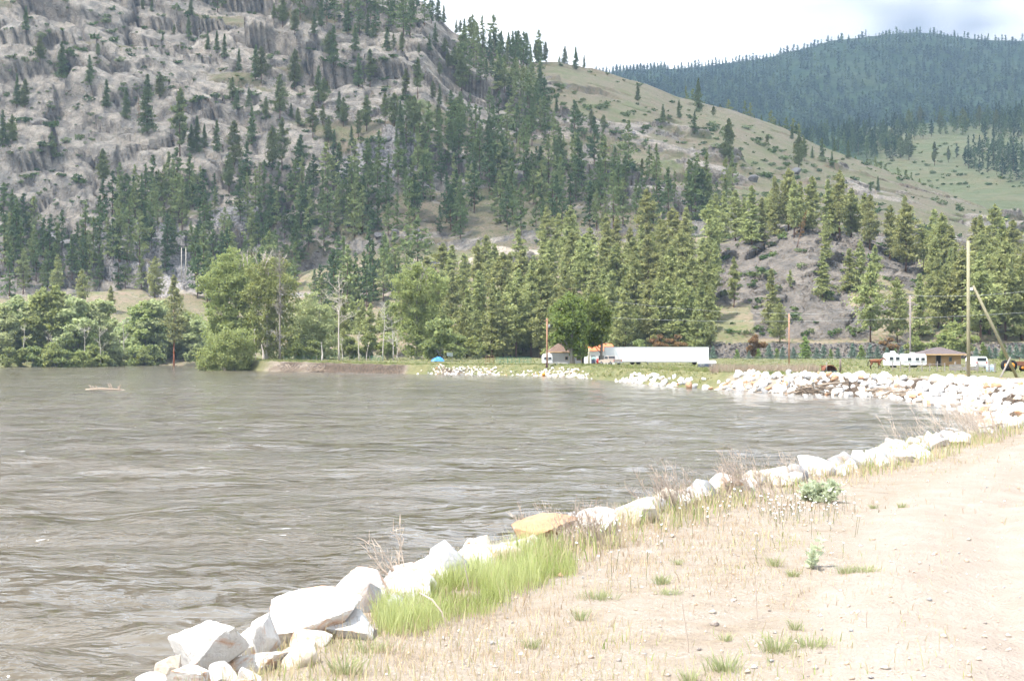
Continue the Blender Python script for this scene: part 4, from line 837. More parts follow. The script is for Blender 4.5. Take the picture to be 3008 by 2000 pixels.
leafy('cottonwood', broadleaf('cloud_topped_cottonwood', 15, 26, L5, M_COT, M_CBARK, 17000, 0.42, 0.40, 6), b4, 'large cottonwood with a billowing crown behind the eroded bank')
b5 = bank_pt(1682, 1082, 296); L6 = to_lobes([(1665, 880, 22, 16), (1690, 890, 22, 16), (1650, 910, 26, 18), (1690, 925, 28, 18), (1640, 945, 22, 18), (1670, 955, 30, 18), (1705, 960, 24, 20), (1650, 985, 28, 18), (1690, 990, 30, 18), (1630, 1000, 16, 12), (1705, 1015, 24, 18), (1675, 1012, 20, 12), (1700, 1040, 18, 10)], b5, 296, rs0)
leafy('cottonwood', broadleaf('yard_cottonwood', 16, 13, L6, M_COTD, M_CBARK, 9000, 0.36, 0.48), b5, 'leafy yard tree with a thick trunk before the white house')
b6 = bank_pt(1768, 1070, 302); L7 = to_lobes([(1745, 880, 14, 16), (1765, 890, 16, 14), (1735, 910, 22, 18), (1770, 915, 20, 18), (1725, 940, 24, 18), (1765, 945, 26, 20), (1740, 965, 28, 16), (1775, 970, 16, 18), (1730, 990, 20, 14), (1760, 995, 24, 14), (1745, 1010, 16, 8)], b6, 302, rs0)
leafy('cottonwood', broadleaf('dark_yard_cottonwood', 17, 13, L7, M_COTD, M_CBARK, 8000, 0.36, 0.36), b6, 'dark green yard tree beside the parked pickup')
# bare and slim trees along the far bank
def snag(name, seed, h, r, loc, label, branches=7, top=0.35, mat=M_DEAD, lean=(0, 0), spread=0.28, group=None):
    rs = np.random.default_rng(seed); e = thing(name, loc, label, 'dead tree', group); mb = MB()
    tp = [np.array([lean[0] * t * h + 0.1 * math.sin(6 * t + seed), lean[1] * t * h, h * t - 0.5 * (t == 0)]) for t in np.linspace(0, 1, 7)]
    mb.tube(tp, [r * (1.3 if i == 0 else 1) * (1 - 0.85 * i / 6) for i in range(7)], 7); mb.build('trunk', mat, e, True)
    for k in range(branches):
        t = rs.uniform(top, 0.98); i0 = t * 6; i = int(min(5, i0)); st = tp[i] * (1 - (i0 - i)) + tp[i + 1] * (i0 - i); a = rs.uniform(0, 6.28); m2 = MB()
        pth = limb_path(st, (math.cos(a), math.sin(a) * 0.6, rs.uniform(0.2, 1.0)), h * spread * rs.uniform(0.5, 1.1), rs, 5, 0.5, 0.22); r2 = max(0.07, r * 0.62 * (1.15 - t)); m2.tube(pth, [r2, r2 * 0.8, r2 * 0.6, r2 * 0.45, r2 * 0.3, 0.012], 4, False)
        for q in pth[1:]:
            for _ in range(2): m2.tube(limb_path(q, rs.normal(size=3) * 0.8 + np.array([0, 0, 0.5]), h * 0.07, rs, 3, 0.3, 0.3), [r2 * 0.5, r2 * 0.4, r2 * 0.3, 0.02], 3, False)
        m2.build('branch', mat, e)
    return e
snag('dead_tree', 3, 20, 0.26, bank_pt(996, 1063, 385), 'bare forked dead tree with a wide leafless crown', 16, 0.45, M_DEAD, (-0.005, 0), 0.3)
snag('limbless_conifer', 4, 29, 0.30, bank_pt(823, 1070, 392), 'tall thin bare conifer trunk with stubby broken limbs', 26, 0.12, M_CBARK, (-0.008, 0), 0.05)
snag('leaning_snag', 5, 4.0, 0.42, bank_pt(775, 1085, 393), 'short broken grey stump leaning at the eroded bank edge', 2, 0.7, M_DEAD, (-0.14, 0), 0.1)
snag('pale_trunk', 6, 4.6, 0.30, bank_pt(946, 1064, 383), 'short broken bright white trunk standing at the fence', 2, 0.8, M_WBARK, (0, 0), 0.06)
snag('slim_white_tree', 7, 6.0, 0.14, bank_pt(1005, 1064, 383), 'slim white trunk beside the bare forked tree', 3, 0.6, M_WBARK, (0, 0), 0.15)
snag('slim_white_tree', 8, 7.5, 0.18, bank_pt(1054, 1063, 384), 'pale trunk with a few limbs halfway along the fence', 5, 0.6, M_WBARK, (0, 0), 0.18)
snag('slim_white_tree', 9, 4.5, 0.13, bank_pt(1076, 1062, 385), 'short slanting pale stem beside the green gate', 2, 0.7, M_DEAD, (0.12, 0), 0.1)
snag('slim_white_tree', 10, 14, 0.17, bank_pt(1125, 1060, 388), 'straight white birch-like trunk at the end of the green gate', 9, 0.55, M_WBARK, (0.03, 0), 0.12)
snag('forked_white_tree', 11, 11, 0.16, bank_pt(1157, 1060, 388), 'forked pale tree left of the billowing cottonwood', 12, 0.35, M_WBARK, (-0.06, 0), 0.25)
snag('slim_white_tree', 12, 6.5, 0.13, bank_pt(1166, 1061, 388), 'short straight white stem under the billowing cottonwood', 4, 0.5, M_WBARK, (0, 0), 0.15)
snag('leaning_snag', 13, 8, 0.10, bank_pt(750, 1078, 396), 'thin pale pole-like stem in front of the willow', 2, 0.8, M_DEAD, (-0.03, 0), 0.05)
# grove across the back channel
GR = [broadleaf('grove%d' % k, 30 + k, 18, rand_lobes(np.random.default_rng(60 + k), 18, 5.4, 0.05, 24), [M_COTP, M_COTP, M_COT, M_COTP][k % 4], M_WBARK if k % 2 else M_CBARK, 8500, 0.6, 0.24, 3 if k == 1 else 0) for k in range(5)]
gl_ = [(12, 905, 0), (48, 880, 3), (75, 890, 1), (110, 872, 0), (140, 850, 2), (165, 862, 4), (188, 880, 3), (215, 885, 0), (245, 900, 1), (268, 905, 3), (292, 890, 0), (330, 935, 4), (372, 935, 1), (400, 925, 3), (425, 895, 2), (452, 890, 0), (478, 895, 3), (535, 930, 1), (560, 925, 2), (585, 945, 0), (-20, 890, 2), (30, 930, 4), (150, 920, 1), (230, 930, 2), (350, 980, 3), (610, 950, 4)]
for k, (x, ytop, ty) in enumerate(sorted(gl_)):
    Yd = random.uniform(500, 530) if x < 330 else random.uniform(560, 600); P0 = at(x, 1060, Yd); z0 = gz(P0.x, P0.y); h = zz(ytop, Yd) - z0
    leafy('cottonwood', GR[ty], (P0.x, P0.y, z0), '%s green cottonwood, %s' % (['pale', 'pale', 'bright', 'pale', 'light'][ty], ('%s from the left in the grove' % ORD[k]) if k < 16 else ('%s from the right in the grove' % ORD[len(gl_) - 1 - k])), 'cottonwood grove across the channel', random.uniform(0, 6.28), (h / 18 * 1.2, h / 18 * 1.1, h / 18))
for k, (x, ytop) in enumerate([(70, 960), (148, 985), (247, 960), (296, 960), (365, 940)]):
    Yd = 495 if x < 330 else 552; P0 = at(x, 1066, Yd); snag('bare_white_tree', 40 + k, zz(ytop, Yd) - gz(P0.x, P0.y), 0.2, (P0.x, P0.y, gz(P0.x, P0.y)), 'white bare trunk at the front of the grove, %s from the left' % ORD[k], 5, 0.5, M_WBARK, (random.uniform(-.03, .03), 0), 0.22, 'white trunks in the grove')
# red-trunked ponderosa and pines near the grove
RT = conifer_meshes('red_trunk_pine', 320, 20, 3.4, 0.30, 70, 40, 0.5, 'pine', M_PINEK, M_RBARK)
P0 = at(511, 1060, 556); tree_thing('red_trunk_pine', RT, (P0.x, P0.y, gz(P0.x, P0.y)), 35, 'tall pine with a straight orange-red trunk across the channel', 'tree', wid=0.85)
for k, (x, yb_, h, lab) in enumerate([(240, 905, 108, 'dark pine standing above the left grove'), (325, 920, 80, 'slender pine rising from the grove before the tan rise'), (460, 885, 130, 'full pine beside the tan grassy rise'), (60, 870, 130, 'ragged pine above the leftmost cottonwoods'), (165, 870, 120, 'dense pine left of the tan grassy rise')]):
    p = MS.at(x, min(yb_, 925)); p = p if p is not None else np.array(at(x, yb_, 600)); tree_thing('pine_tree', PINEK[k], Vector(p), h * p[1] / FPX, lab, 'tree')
# --- shrubs: joined masses on the rock, single bushes where they can be told apart
def shrub_proto(seed, n=34, size=0.8):
    rs = np.random.default_rng(seed); d = rs.normal(size=(n, 3)); d /= np.linalg.norm(d, axis=1, keepdims=True); P = d * rs.uniform(0.4, 1, (n, 1)) * np.array([1.5, 1.5, 0.9]) + np.array([0, 0, 0.7])
    V, F = leaf_tris(P, size, rs, None, 0); return V * 20 / 2.0, F, np.zeros(len(F), int)
SHR = [shrub_proto(600 + k) for k in range(4)]
M_SHRUB = stuffleaf('shrub_leaves', [(0.0, (0.07, 0.11, 0.045)), (0.5, (0.12, 0.17, 0.06)), (1.0, (0.20, 0.23, 0.12))], 0.3)
pts = []; hs = []; rs = np.random.default_rng(88)
for x, y in zip(rs.uniform(0, 1500, 1150), rs.uniform(0, 800, 1150)):
    p = MS.at(x, y)
    if p is not None and vn(np.array([p[0] * 0.02]), np.array([p[2] * 0.03]), s=12)[0] > -0.25: pts.append(p); hs.append(rs.uniform(0.8, 2.2) if rs.uniform() < .8 else rs.uniform(2.2, 4.0))
for x, y in zip(rs.uniform(1560, 3008, 1300), rs.uniform(180, 720, 1300)):
    p = MS.at(x, y)
    if p is not None and p[1] < np.interp(x, PXC, md_ridge) and vn(np.array([p[0] * 0.02]), np.array([p[1] * 0.02]), s=13)[0] > -0.1: pts.append(p); hs.append(rs.uniform(0.6, 2.6) if rs.uniform() < 0.85 else rs.uniform(2.5, 4.5))
for x, y in zip(rs.uniform(2560, 3008, 110), rs.uniform(420, 560, 110)):
    p = BS.at(x, y)
    if p is not None: pts.append(p); hs.append(rs.uniform(1.5, 4))
for x, y in zip(rs.uniform(1200, 3008, 260), rs.uniform(680, 990, 260)):
    p = KS.at(x, y)
    if p is not None: pts.append(p); hs.append(rs.uniform(0.6, 2.4))
mass('hillside_shrubs', SHR, pts, hs, [M_SHRUB], 'small green shrubs dotted over the rock and grass slopes', 'shrubs', (1.0, 1.6), 9)
BSH = [broadleaf('bush%d' % k, 70 + k, 4, rand_lobes(np.random.default_rng(90 + k), 4, 1.9, 0.15, 9), [M_BUSH, M_COT, M_BROWN][k], M_CBARK, 2600, 0.30, 0.07) for k in range(3)]
bl = [(1290, 1030, 375, 14, 0, 'round light green bush right of the billowing cottonwood'), (920, 1050, 395, 7, 0, 'dark bush behind the fence near the pale trunk'), (1030, 1050, 395, 8, 0, 'leafy thicket behind the slim white trunks'), (1085, 1045, 396, 9, 0, 'thicket behind the green gate'), (1140, 1048, 396, 8, 1, 'light bush behind the forked pale tree'), (870, 1045, 398, 6, 1, 'low yellowish bush under the bare conifer trunk'), (1340, 1050, 400, 9, 0, 'green bush behind the blue tarpaulin'), (1400, 1050, 405, 8, 1, 'pale bush left of the corral'), (640, 1075, 420, 5, 0, 'low round bush at the water beside the willow'), (2810, 1000, 418, 13, 1, 'big pale green willow bush behind the cabin roof'), (2760, 1030, 418, 9, 1, 'light green bush left of the cabin'), (2690, 1035, 418, 8, 1, 'green bush behind the white camper'), (1935, 1005, 425, 8, 2, 'brown bush behind the longer white trailer, left one'), (1985, 1005, 425, 8, 2, 'brown bush behind the longer white trailer, right one'), (2215, 1020, 424, 8, 2, 'brown bush below the stone road wall'), (2610, 1020, 424, 7, 2, 'russet bush above the white camper'), (1875, 1020, 424, 7, 0, 'green bush above the first white trailer')]
for x, yc, Yd, hh, ty, lab in bl:
    P0 = at(x, yc, Yd); z0 = gz(P0.x, P0.y); leafy('bush', BSH[ty], (P0.x, P0.y, z0 - 0.1), lab, None, random.uniform(0, 6), hh / 4 * 0.75, 'bush')
for k, (x, Yd, s) in enumerate([(25, 482, 1.1), (165, 484, 1.6), (185, 482, 1.3), (225, 486, 1.2), (300, 500, 1.2), (330, 520, 1.6), (395, 548, 1.5), (425, 545, 1.3), (100, 490, 1.3), (60, 488, 1.0), (450, 552, 1.6), (270, 495, 1.5)]):
    P0 = at(x, 1066, Yd); leafy('bush', BSH[k % 2], (P0.x, P0.y, gz(P0.x, P0.y) - 0.1), 'rounded bush on the low bank before the grove, %s from the left' % ORD[sorted([25, 165, 185, 225, 300, 330, 395, 425, 100, 60, 450, 270]).index(x)], 'bushes along the far channel bank', k, s * 1.5, 'bush')
# ------------------------------------------------------------------ stones
def boulder(name, seed, sub, mat, nplanes=9, rough=0.035):
    rs = np.random.default_rng(seed); bm = bmesh.new(); bmesh.ops.create_icosphere(bm, subdivisions=sub, radius=1.0); bm.verts.ensure_lookup_table()
    D = np.array([v.co[:] for v in bm.verts]); F = np.array([[v.index for v in f.verts] for f in bm.faces]); bm.free()
    N = rs.normal(size=(nplanes, 3)); N /= np.linalg.norm(N, axis=1, keepdims=True); d = rs.uniform(0.45, 0.85, nplanes)
    q = np.clip(D @ N.T, 1e-3, None); r = np.min(np.concatenate([d / q, np.full((len(D), 1), 1.3)], 1), 1)
    P = D * r[:, None]; nn = vn(P[:, 0] * 2.2 + seed, P[:, 1] * 2.2, P[:, 2] * 2.2, s=seed) * 0.6 + vn(P[:, 0] * 6, P[:, 1] * 6 + seed, P[:, 2] * 6, s=seed + 1) * 0.4
    P = P * (1 + rough * nn)[:, None]; lo, hi = P.min(0), P.max(0); P = (P - (lo + hi) / 2) / (hi - lo)      # unit box, centred
    me = mesh_np(name, P, F, [mat], sub >= 4)
    if sub >= 4: me.set_sharp_from_angle(angle=R(24))
    return me
BW = [boulder('white_stone%d' % k, 700 + k, 5, M_RWHITE) for k in range(7)]
BO = boulder('orange_stone', 720, 5, M_RORANGE, 14); BGR = [boulder('grey_stone%d' % k, 730 + k, 5, M_RGREY) for k in range(2)]; BT = [boulder('tan_stone%d' % k, 740 + k, 5, M_RTAN) for k in range(2)]
SM = {'w': [boulder('riprap_white%d' % k, 750 + k, 3, M_RWHITE, 7) for k in range(8)], 't': [boulder('riprap_tan%d' % k, 760 + k, 3, M_RTAN, 7) for k in range(3)], 'o': [boulder('riprap_orange%d' % k, 765 + k, 3, M_RORANGE, 7) for k in range(2)], 'g': [boulder('riprap_grey%d' % k, 770 + k, 3, M_RGREY, 7) for k in range(3)], 'h': [boulder('hill_boulder%d' % k, 775 + k, 4, M_RHILL) for k in range(3)]}
def px_rock(me, x0, y0, x1, y1, label, z=-0.05, deep=0.8, tilt=(0, 0, 0), sink=0.25, group=None):
    b = on_z((x0 + x1) / 2, y1, z); k = b.y / FPX; W = (x1 - x0) * k; H = (y1 - y0) * k; dy = W * deep
    o = ob('rock', me, None, (b.x, b.y + dy * 0.42, b.z + H * (0.5 - sink * 0.5)), tilt, (W * 1.05, dy, H * (1 + sink))); return tag(o, label, 'rock', group)
near = [(BT[0], 448, 1922, 525, 2010, 'brown and grey pointed rock at the lower left edge of the bank', (0.1, 0.2, 0.3)), (BW[0], 508, 1848, 716, 1985, 'long white slab tilted up at its right end, near the bottom left', (0, -0.30, 0.3)), (BW[1], 712, 1808, 822, 1945, 'upright pointed white rock between two big white slabs', (0, 0, 1)),
 (BW[2], 785, 1742, 1055, 1895, 'largest white boulder on the near bank', (0, -0.06, 0.1)), (BW[3], 925, 1800, 1108, 1898, 'low white rock in front of the largest white boulder', (0, 0, 2.2)), (BT[1], 812, 1900, 910, 1956, 'low brown rock at the foot of the largest white boulder', (0, 0, .4)),
 (BGR[0], 1036, 1718, 1140, 1805, 'speckled grey rock right of the largest white boulder', (0, 0.2, .8)), (BW[4], 598, 1948, 695, 2010, 'small grey-white rock under the tilted slab', (0, 0, .9)), (BW[5], 690, 1962, 765, 2012, 'small white rock at the bottom edge under the upright one', (0, 0, 2)), (BW[6], 845, 1935, 935, 1978, 'small flat white rock beside the dry grass tuft', (0, 0, 1.3)), (BW[0], 470, 1970, 625, 2030, 'white rock cut by the bottom edge', (0, 0, 2.6)), (BW[2], 400, 1980, 480, 2040, 'small white rock at the bottom left corner of the bank', (0, 0, 1)),
 (BW[3], 1108, 1686, 1225, 1762, 'long white rock beside the speckled grey one', (0, -0.2, 0)), (BW[4], 1225, 1630, 1318, 1705, 'blocky white rock with grey blotches behind the green patch', (0, 0, .2)), (BW[1], 1292, 1608, 1352, 1690, 'narrow upright white rock behind the green patch', (0, 0, .7)), (BW[5], 1348, 1584, 1488, 1660, 'broad white rock with a brown chip above the green patch', (0, 0.05, 1.9)), (BW[6], 1495, 1582, 1598, 1650, 'white rock under the big orange one', (0, 0, .2)),
 (BO, 1512, 1516, 1690, 1600, 'big orange stained boulder on the near bank', (0, -0.1, .3)), (BGR[1], 1655, 1502, 1740, 1550, 'grey rock peeking out right of the orange boulder', (0, 0, 1)), (BW[2], 1680, 1500, 1815, 1575, 'white rock right of the orange boulder', (0, -0.15, 1.1)), (BW[0], 1742, 1488, 1812, 1556, 'rounded white rock beside the tan-topped one', (0, 0, 2)), (BT[0], 1806, 1464, 1938, 1545, 'tan-topped pale boulder left of the dry brush', (0, 0, .4)),
 (BW[1], 2000, 1424, 2094, 1484, 'pointed cream boulder between the two dry brush clumps', (0, 0, .3)), (BT[1], 2258, 1404, 2340, 1434, 'low tan rock left of the leafy grey-green plant', (0, 0, 1)), (BW[3], 2426, 1368, 2506, 1402, 'white rock behind the leafy grey-green plant', (0, -0.1, .3)), (BW[4], 2486, 1358, 2536, 1390, 'rounded white rock right of the leafy plant', (0, 0, 2)), (BGR[0], 2516, 1348, 2558, 1372, 'small dark grey rock at the water side', (0, 0, 1)),
 (BW[5], 2566, 1336, 2636, 1374, 'white rock with a grey side along the verge', (0, 0, .6)), (BT[0], 2626, 1322, 2696, 1356, 'tan rock along the verge where the bank bends', (0, 0, 2)), (BW[6], 2660, 1306, 2768, 1346, 'long white rock along the verge where the bank bends', (0, -0.1, 1)), (BW[0], 2724, 1286, 2792, 1318, 'white rock below the pale dry bush on the bend', (0, 0, .2)), (BT[1], 2784, 1278, 2856, 1308, 'small tan rock cluster stone beside the pale dry bush', (0, 0, 0)), (BW[2], 2880, 1228, 2950, 1262, 'flat white slab at the near end of the riprap', (0, 0, 0)), (BW[3], 2935, 1226, 3010, 1260, 'flat white slab with an orange edge at the right picture edge', (0, 0, 1))]
for me, x0, y0, x1, y1, lab, tl in near: px_rock(me, x0, y0, x1, y1, lab, tilt=tl)
# smaller stones filling the near bank slope between them
rs = np.random.default_rng(21); SR = np.array(SHORE_R)
def along(P, T):
    seg = np.hypot(*np.diff(P, axis=0).T); cum = np.concatenate([[0], np.cumsum(seg)]); q = T * cum[-1]; x = np.interp(q, cum, P[:, 0]); y = np.interp(q, cum, P[:, 1])
    i = np.clip(np.searchsorted(cum, q) - 1, 0, len(seg) - 1); d = (P[i + 1] - P[i]) / seg[i][:, None]; return x, y, d
def stones_mass(name, P, S, kinds, label, cat, seed, mats, sq=0.75):
    """joined small stones: low-poly"""
    rs = np.random.default_rng(seed); protos = []
    for m in range(6):
        bm = bmesh.new(); bmesh.ops.create_icosphere(bm, subdivisions=2, radius=0.5); bm.verts.ensure_lookup_table(); D = np.array([v.co[:] for v in bm.verts]); F = np.array([[v.index for v in f.verts] for f in bm.faces]); bm.free()
        N = rs.normal(size=(7, 3)); N /= np.linalg.norm(N, axis=1, keepdims=True); q = np.clip(D @ N.T * 2, 1e-3, None); r = np.minimum(1.25, np.min(rs.uniform(0.4, 0.8, 7) / q, 1)); protos.append((D * r[:, None] * 1.25, F))
    VV, FF, MI, o = [], [], [], 0
    for p, s, k in zip(P, S, kinds):
        V, F = protos[rs.integers(6)]; M = np.array(Matrix.Rotation(rs.uniform(0, 6.28), 3, 'Z') @ Matrix.Rotation(rs.uniform(0, 6.28), 3, 'X')); VV.append((V * np.array([s, s * rs.uniform(.7, 1), s * sq])) @ M.T + p); FF.append(F + o); MI.append(np.full(len(F), k)); o += len(V)
    oo = ob(name, mesh_np(name, np.concatenate(VV), np.concatenate(FF), mats, False, None, np.concatenate(MI))); return tag(oo, label, cat, None, 'stuff')
x, y, d = along(SR[(SR[:, 1] > 6) & (SR[:, 1] < 46)], np.linspace(0.02, 0.98, 58)); off = rs.uniform(3.35, 4.15, 58)
for k in range(58):
    X, Y = x[k] + d[k, 1] * off[k], y[k] - d[k, 0] * off[k]; q = rs.uniform(.22, .5); o = ob('rock', BW[rs.integers(7)] if rs.uniform() < .75 else random.choice(BGR + BT), None, (X, Y, gz(X, Y) + q * .12), (rs.uniform(-.4, .4), rs.uniform(-.4, .4), rs.uniform(0, 6)), (q * 1.25, q, q * rs.uniform(.6, .9)))
    ux, vy = proj(np.array([X, Y, 0.0])); nb = min(near, key=lambda r: abs((r[1] + r[3]) / 2 - ux) + abs(r[4] - vy)); cn = 'grey' if 'grey' in o.data.name else ('tan' if 'tan' in o.data.name else 'white'); sz_ = 'small' if q < .3 else ('medium' if q < .4 else 'larger')
    lb = '%s %s filler rock beside the %s' % (sz_, cn, ' '.join(nb[5].split()[:9])); tag(o, lb, 'rock', lb + ' group')
# riprap of the outer bend: stones that show largest are single things, the rest one mass
bend = SR[(SR[:, 1] > 46) & (SR[:, 1] < 216)]
cand = []
GRP = [(2590, 1080), (2760, 1095), (2710, 1135), (2620, 1128)]
x, y, d = along(bend, rs.uniform(0, 1, 1900)); nx_, ny_ = d[:, 1], -d[:, 0]
off = rs.uniform(-0.5, 3.9, 1900); sz = 0.42 + 0.75 * rs.beta(1.4, 3.0, 1900)
X, Y = x + nx_ * off, y + ny_ * off; Zg = ground_h(X, Y); u, v = proj(np.stack([X, Y, Zg], -1))
ing = inpoly(u, v, GRP)
for k in range(1900):
    grassy = ing[k] or (u[k] < 2330 and off[k] > 3.0)
    if grassy and rs.uniform() < 0.9: continue
    if u[k] < 2160 and (off[k] > 1.4 or rs.uniform() < 0.6): continue
    cand.append((sz[k] / Y[k] * (1.0 if u[k] < 3060 else 0.1), k))
cand.sort(reverse=True); KW = {'w': 'white', 't': 'tan', 'o': 'orange stained', 'g': 'grey'}
P_, S_, K_ = [], [], []
for n, (_, k) in enumerate(cand):
    kd = rs.choice(['w', 't', 'o', 'g'], p=[.66, .14, .08, .12]); z = Zg[k] + sz[k] * 0.18
    if n < 230:
        o = ob('riprap_stone', SM[kd][rs.integers(len(SM[kd]))], None, (X[k], Y[k], z), (rs.uniform(-.5, .5), rs.uniform(-.5, .5), rs.uniform(0, 6.28)), (sz[k] * 1.2, sz[k] * rs.uniform(.7, 1), sz[k] * rs.uniform(.55, .85)))
        lm = next(nm for lim, nm in ((2160, 'below the dry brush point'), (2330, 'left of the hooked log'), (2430, 'below the rusty hood'), (2530, 'left of the horse'), (2620, 'below the horse'), (2740, 'below the campers'), (2830, 'below the cabin'), (2930, 'below the tallest pole'), (9999, 'at the right edge')) if u[k] < lim); lv = 'at the waterline' if off[k] < 1.0 else ('halfway up the bank' if off[k] < 2.5 else 'on the bank crest')
        tag(o, '%s riprap stone %s %s' % (KW[kd], lv, lm), 'rock', '%s riprap stones %s %s' % (KW[kd], lv, lm))
    else: P_.append((X[k], Y[k], z)); S_.append(sz[k] * 0.95); K_.append({'w': 0, 't': 1, 'o': 2, 'g': 3}[kd])
# the far bank below the trailers and the corral, patchy
bend = SR[(SR[:, 1] > 205) & (SR[:, 1] < 352)]; x, y, d = along(bend, rs.uniform(0, 1, 1500)); off = rs.uniform(-0.3, 1.7, 1500) ** 1.0; X, Y = x + d[:, 1] * off, y - d[:, 0] * off; Zg = ground_h(X, Y)
for k in range(1500):
    if X[k] > -20 and vn(np.array([X[k] * 0.16]), np.array([Y[k] * 0.05]), s=77)[0] + 0.25 - off[k] * 0.28 > rs.uniform(-0.3, 0.5): s = rs.uniform(0.25, 0.6); P_.append((X[k], Y[k], Zg[k] + 0.08)); S_.append(s); K_.append(rs.choice([0, 0, 1, 1, 2, 3], p=[.3, .2, .2, .15, .05, .1]))
b = on_z(1768, 1103, WZ); P_.append((b.x, b.y, WZ + 0.3)); S_.append(0.8); K_.append(2); b = on_z(2025, 1142, WZ); P_.append((b.x, b.y, WZ + 0.25)); S_.append(1.2); K_.append(2)
stones_mass('riprap_rubble', P_, S_, K_, 'white and tan rubble of the riprap bank between the big stones', 'rubble', 31, [M_RWHITE, M_RTAN, M_RORANGE, M_RGREY])
# near bank: rubble between the big rocks
bend = SR[(SR[:, 1] > 2) & (SR[:, 1] < 48)]; x, y, d = along(bend, rs.uniform(0, 1, 420)); off = rs.uniform(2.4, 4.3, 420); X, Y = x + d[:, 1] * off, y - d[:, 0] * off; Zg = ground_h(X, Y)
stones_mass('bank_rubble', [(a, b, c + 0.03) for a, b, c in zip(X, Y, Zg)], rs.uniform(0.12, 0.42, 420), rs.choice([0, 0, 1, 3], 420), 'small white stones between the boulders of the near bank', 'rubble', 32, [M_RWHITE, M_RTAN, M_RORANGE, M_RGREY])
# gravel lying on the verge and track
n = 2600; q = rs.uniform(0, 1, n); dd = 5.5 + 26 * q ** 1.8; aa = np.radians(rs.uniform(-12, 21, n)); X, Y = np.sin(aa) * dd, np.cos(aa) * dd; S = river_sd(X, Y); m = S > 4.2; X, Y = X[m], Y[m]; Zg = ground_h(X, Y)
def pebbles(name, X, Y, Zg, label):
    k = len(X); s = rs.gamma(2.0, 0.0035, k) + 0.004; O = np.array([[1, 0, 0], [0, 1, 0], [-1, 0, 0], [0, -1, 0], [0, 0, .7], [0, 0, -.7]]); F = np.array([[0, 1, 4], [1, 2, 4], [2, 3, 4], [3, 0, 4], [1, 0, 5], [2, 1, 5], [3, 2, 5], [0, 3, 5]])
    V = O[None] * (s[:, None, None] * rs.uniform(.6, 1.3, (k, 6, 1))); a = rs.uniform(0, 6.28, k); c, sn = np.cos(a)[:, None], np.sin(a)[:, None]; V = np.stack([V[..., 0] * c - V[..., 1] * sn, V[..., 0] * sn + V[..., 1] * c, V[..., 2]], -1) + np.stack([X, Y, Zg + s * 0.3], -1)[:, None]
    o = ob(name, mesh_np(name, V.reshape(-1, 3), (F[None] + np.arange(k)[:, None, None] * 6).reshape(-1, 3), [M_RTAN, M_RGREY, M_RWHITE], False, None, np.repeat(rs.choice([0, 0, 0, 1, 2], k), 8))); return tag(o, label, 'gravel', None, 'stuff')
pebbles('gravel', X, Y, Zg, 'loose gravel scattered on the track and verge')
# stones of the road embankment wall, boulders on the slopes
k = 1500; xx = rs.uniform(2040, 3100, k); j = np.searchsorted(PXK, xx); off = rs.uniform(-5.5, 2.4, k); P_ = []
for a, b, o_ in zip(xx, j, off):
    Yd = k0[b] + o_; z = np.interp(o_, [-14, -2, 3, 11], [-1.5, 1.0, 5.2, 5.3]); P_.append((Yd * (a - PW / 2) / FPX, Yd - 0.3, z + 0.1))
stones_mass('road_wall_stones', P_, rs.uniform(0.25, 0.65, k), rs.choice([0, 0, 0, 0, 0, 1], k), 'grey loose stone wall carrying the road below the knoll', 'stone wall', 33, [M_RWALL, M_RHILL])
hb = [(1105, 660, 34, 'hut-shaped grey boulder in the forest clearing'), (1163, 690, 26, 'pale angular boulder below the forest edge'), (1228, 684, 22, 'boulder between two pines on the grassy terrace'), (1112, 708, 26, 'flat boulder left on the grassy terrace'), (1090, 712, 14, 'small round boulder at the left end of the terrace'), (1147, 415, 18, 'dark boulder on the open patch of the middle slope'), (1181, 423, 10, 'small dark boulder right of another on the middle slope'), (1264, 415, 14, 'dark boulder at the foot of a pine on the middle slope'), (1860, 394, 14, 'lone pale boulder on the upper grass slope'), (2212, 535, 36, 'big pale boulder low on the grass slope'), (2340, 512, 34, 'pale boulder beneath the pine cluster on the dry ridge'), (885, 558, 34, 'broad grey slab showing above the dense forest'), (2400, 855, 26, 'upright grey boulder standing before the knoll cliff'), (1344, 600, 50, 'grey rock outcrop within the forest')]
for x, y, wpx, lab in hb:
    p = (KS if x == 2400 else MS).at(x, y)
    if p is None: continue
    s = wpx * p[1] / FPX; o = ob('boulder', random.choice(SM['h']), None, Vector(p) + Vector((0, 0, s * 0.15)), (0.1, 0.2, random.uniform(0, 6)), (s, s * 0.9, s * 0.8)); tag(o, lab, 'boulder')

# ------------------------------------------------------------------ driftwood
M_DRIFT = wood('driftwood', (0.44, 0.36, 0.28), (0.27, 0.205, 0.15), 5)
def log(name, pts, r, label, mat=None, group=None, cat='log', n=7):
    mb = MB(); k = len(pts); mb.tube(pts, [r * (1 - 0.45 * i / (k - 1)) for i in range(k)], n); return tag(mb.build(name, mat or M_DRIFT, None, True), label, cat, group)
def jam_pt(px, py, lift=0.25):
    Yd = 4.2 * FPX / (1172 - HOR); lo, hi = Yd - 6, Yd + 14
    for Yq in np.linspace(lo, hi, 60):
        p = at(px, py, Yq)
        if ground_h(np.array([p.x]), np.array([p.y]))[0] + lift >= p.z: return p
    return at(px, py, Yd)
log('driftwood_log', [jam_pt(2398, 1116), jam_pt(2388, 1126), jam_pt(2393, 1140), jam_pt(2406, 1149), jam_pt(2422, 1152)], 0.22, 'pale log bent like a hook on the riprap', M_WBARK)
log('driftwood_log', [jam_pt(2408, 1131), jam_pt(2450, 1126), jam_pt(2495, 1121)], 0.13, 'straight grey pole lying across the white stones')
log('driftwood_log', [jam_pt(2380, 1145), jam_pt(2420, 1140), jam_pt(2478, 1136)], 0.12, 'long weathered pole under the straight grey one')
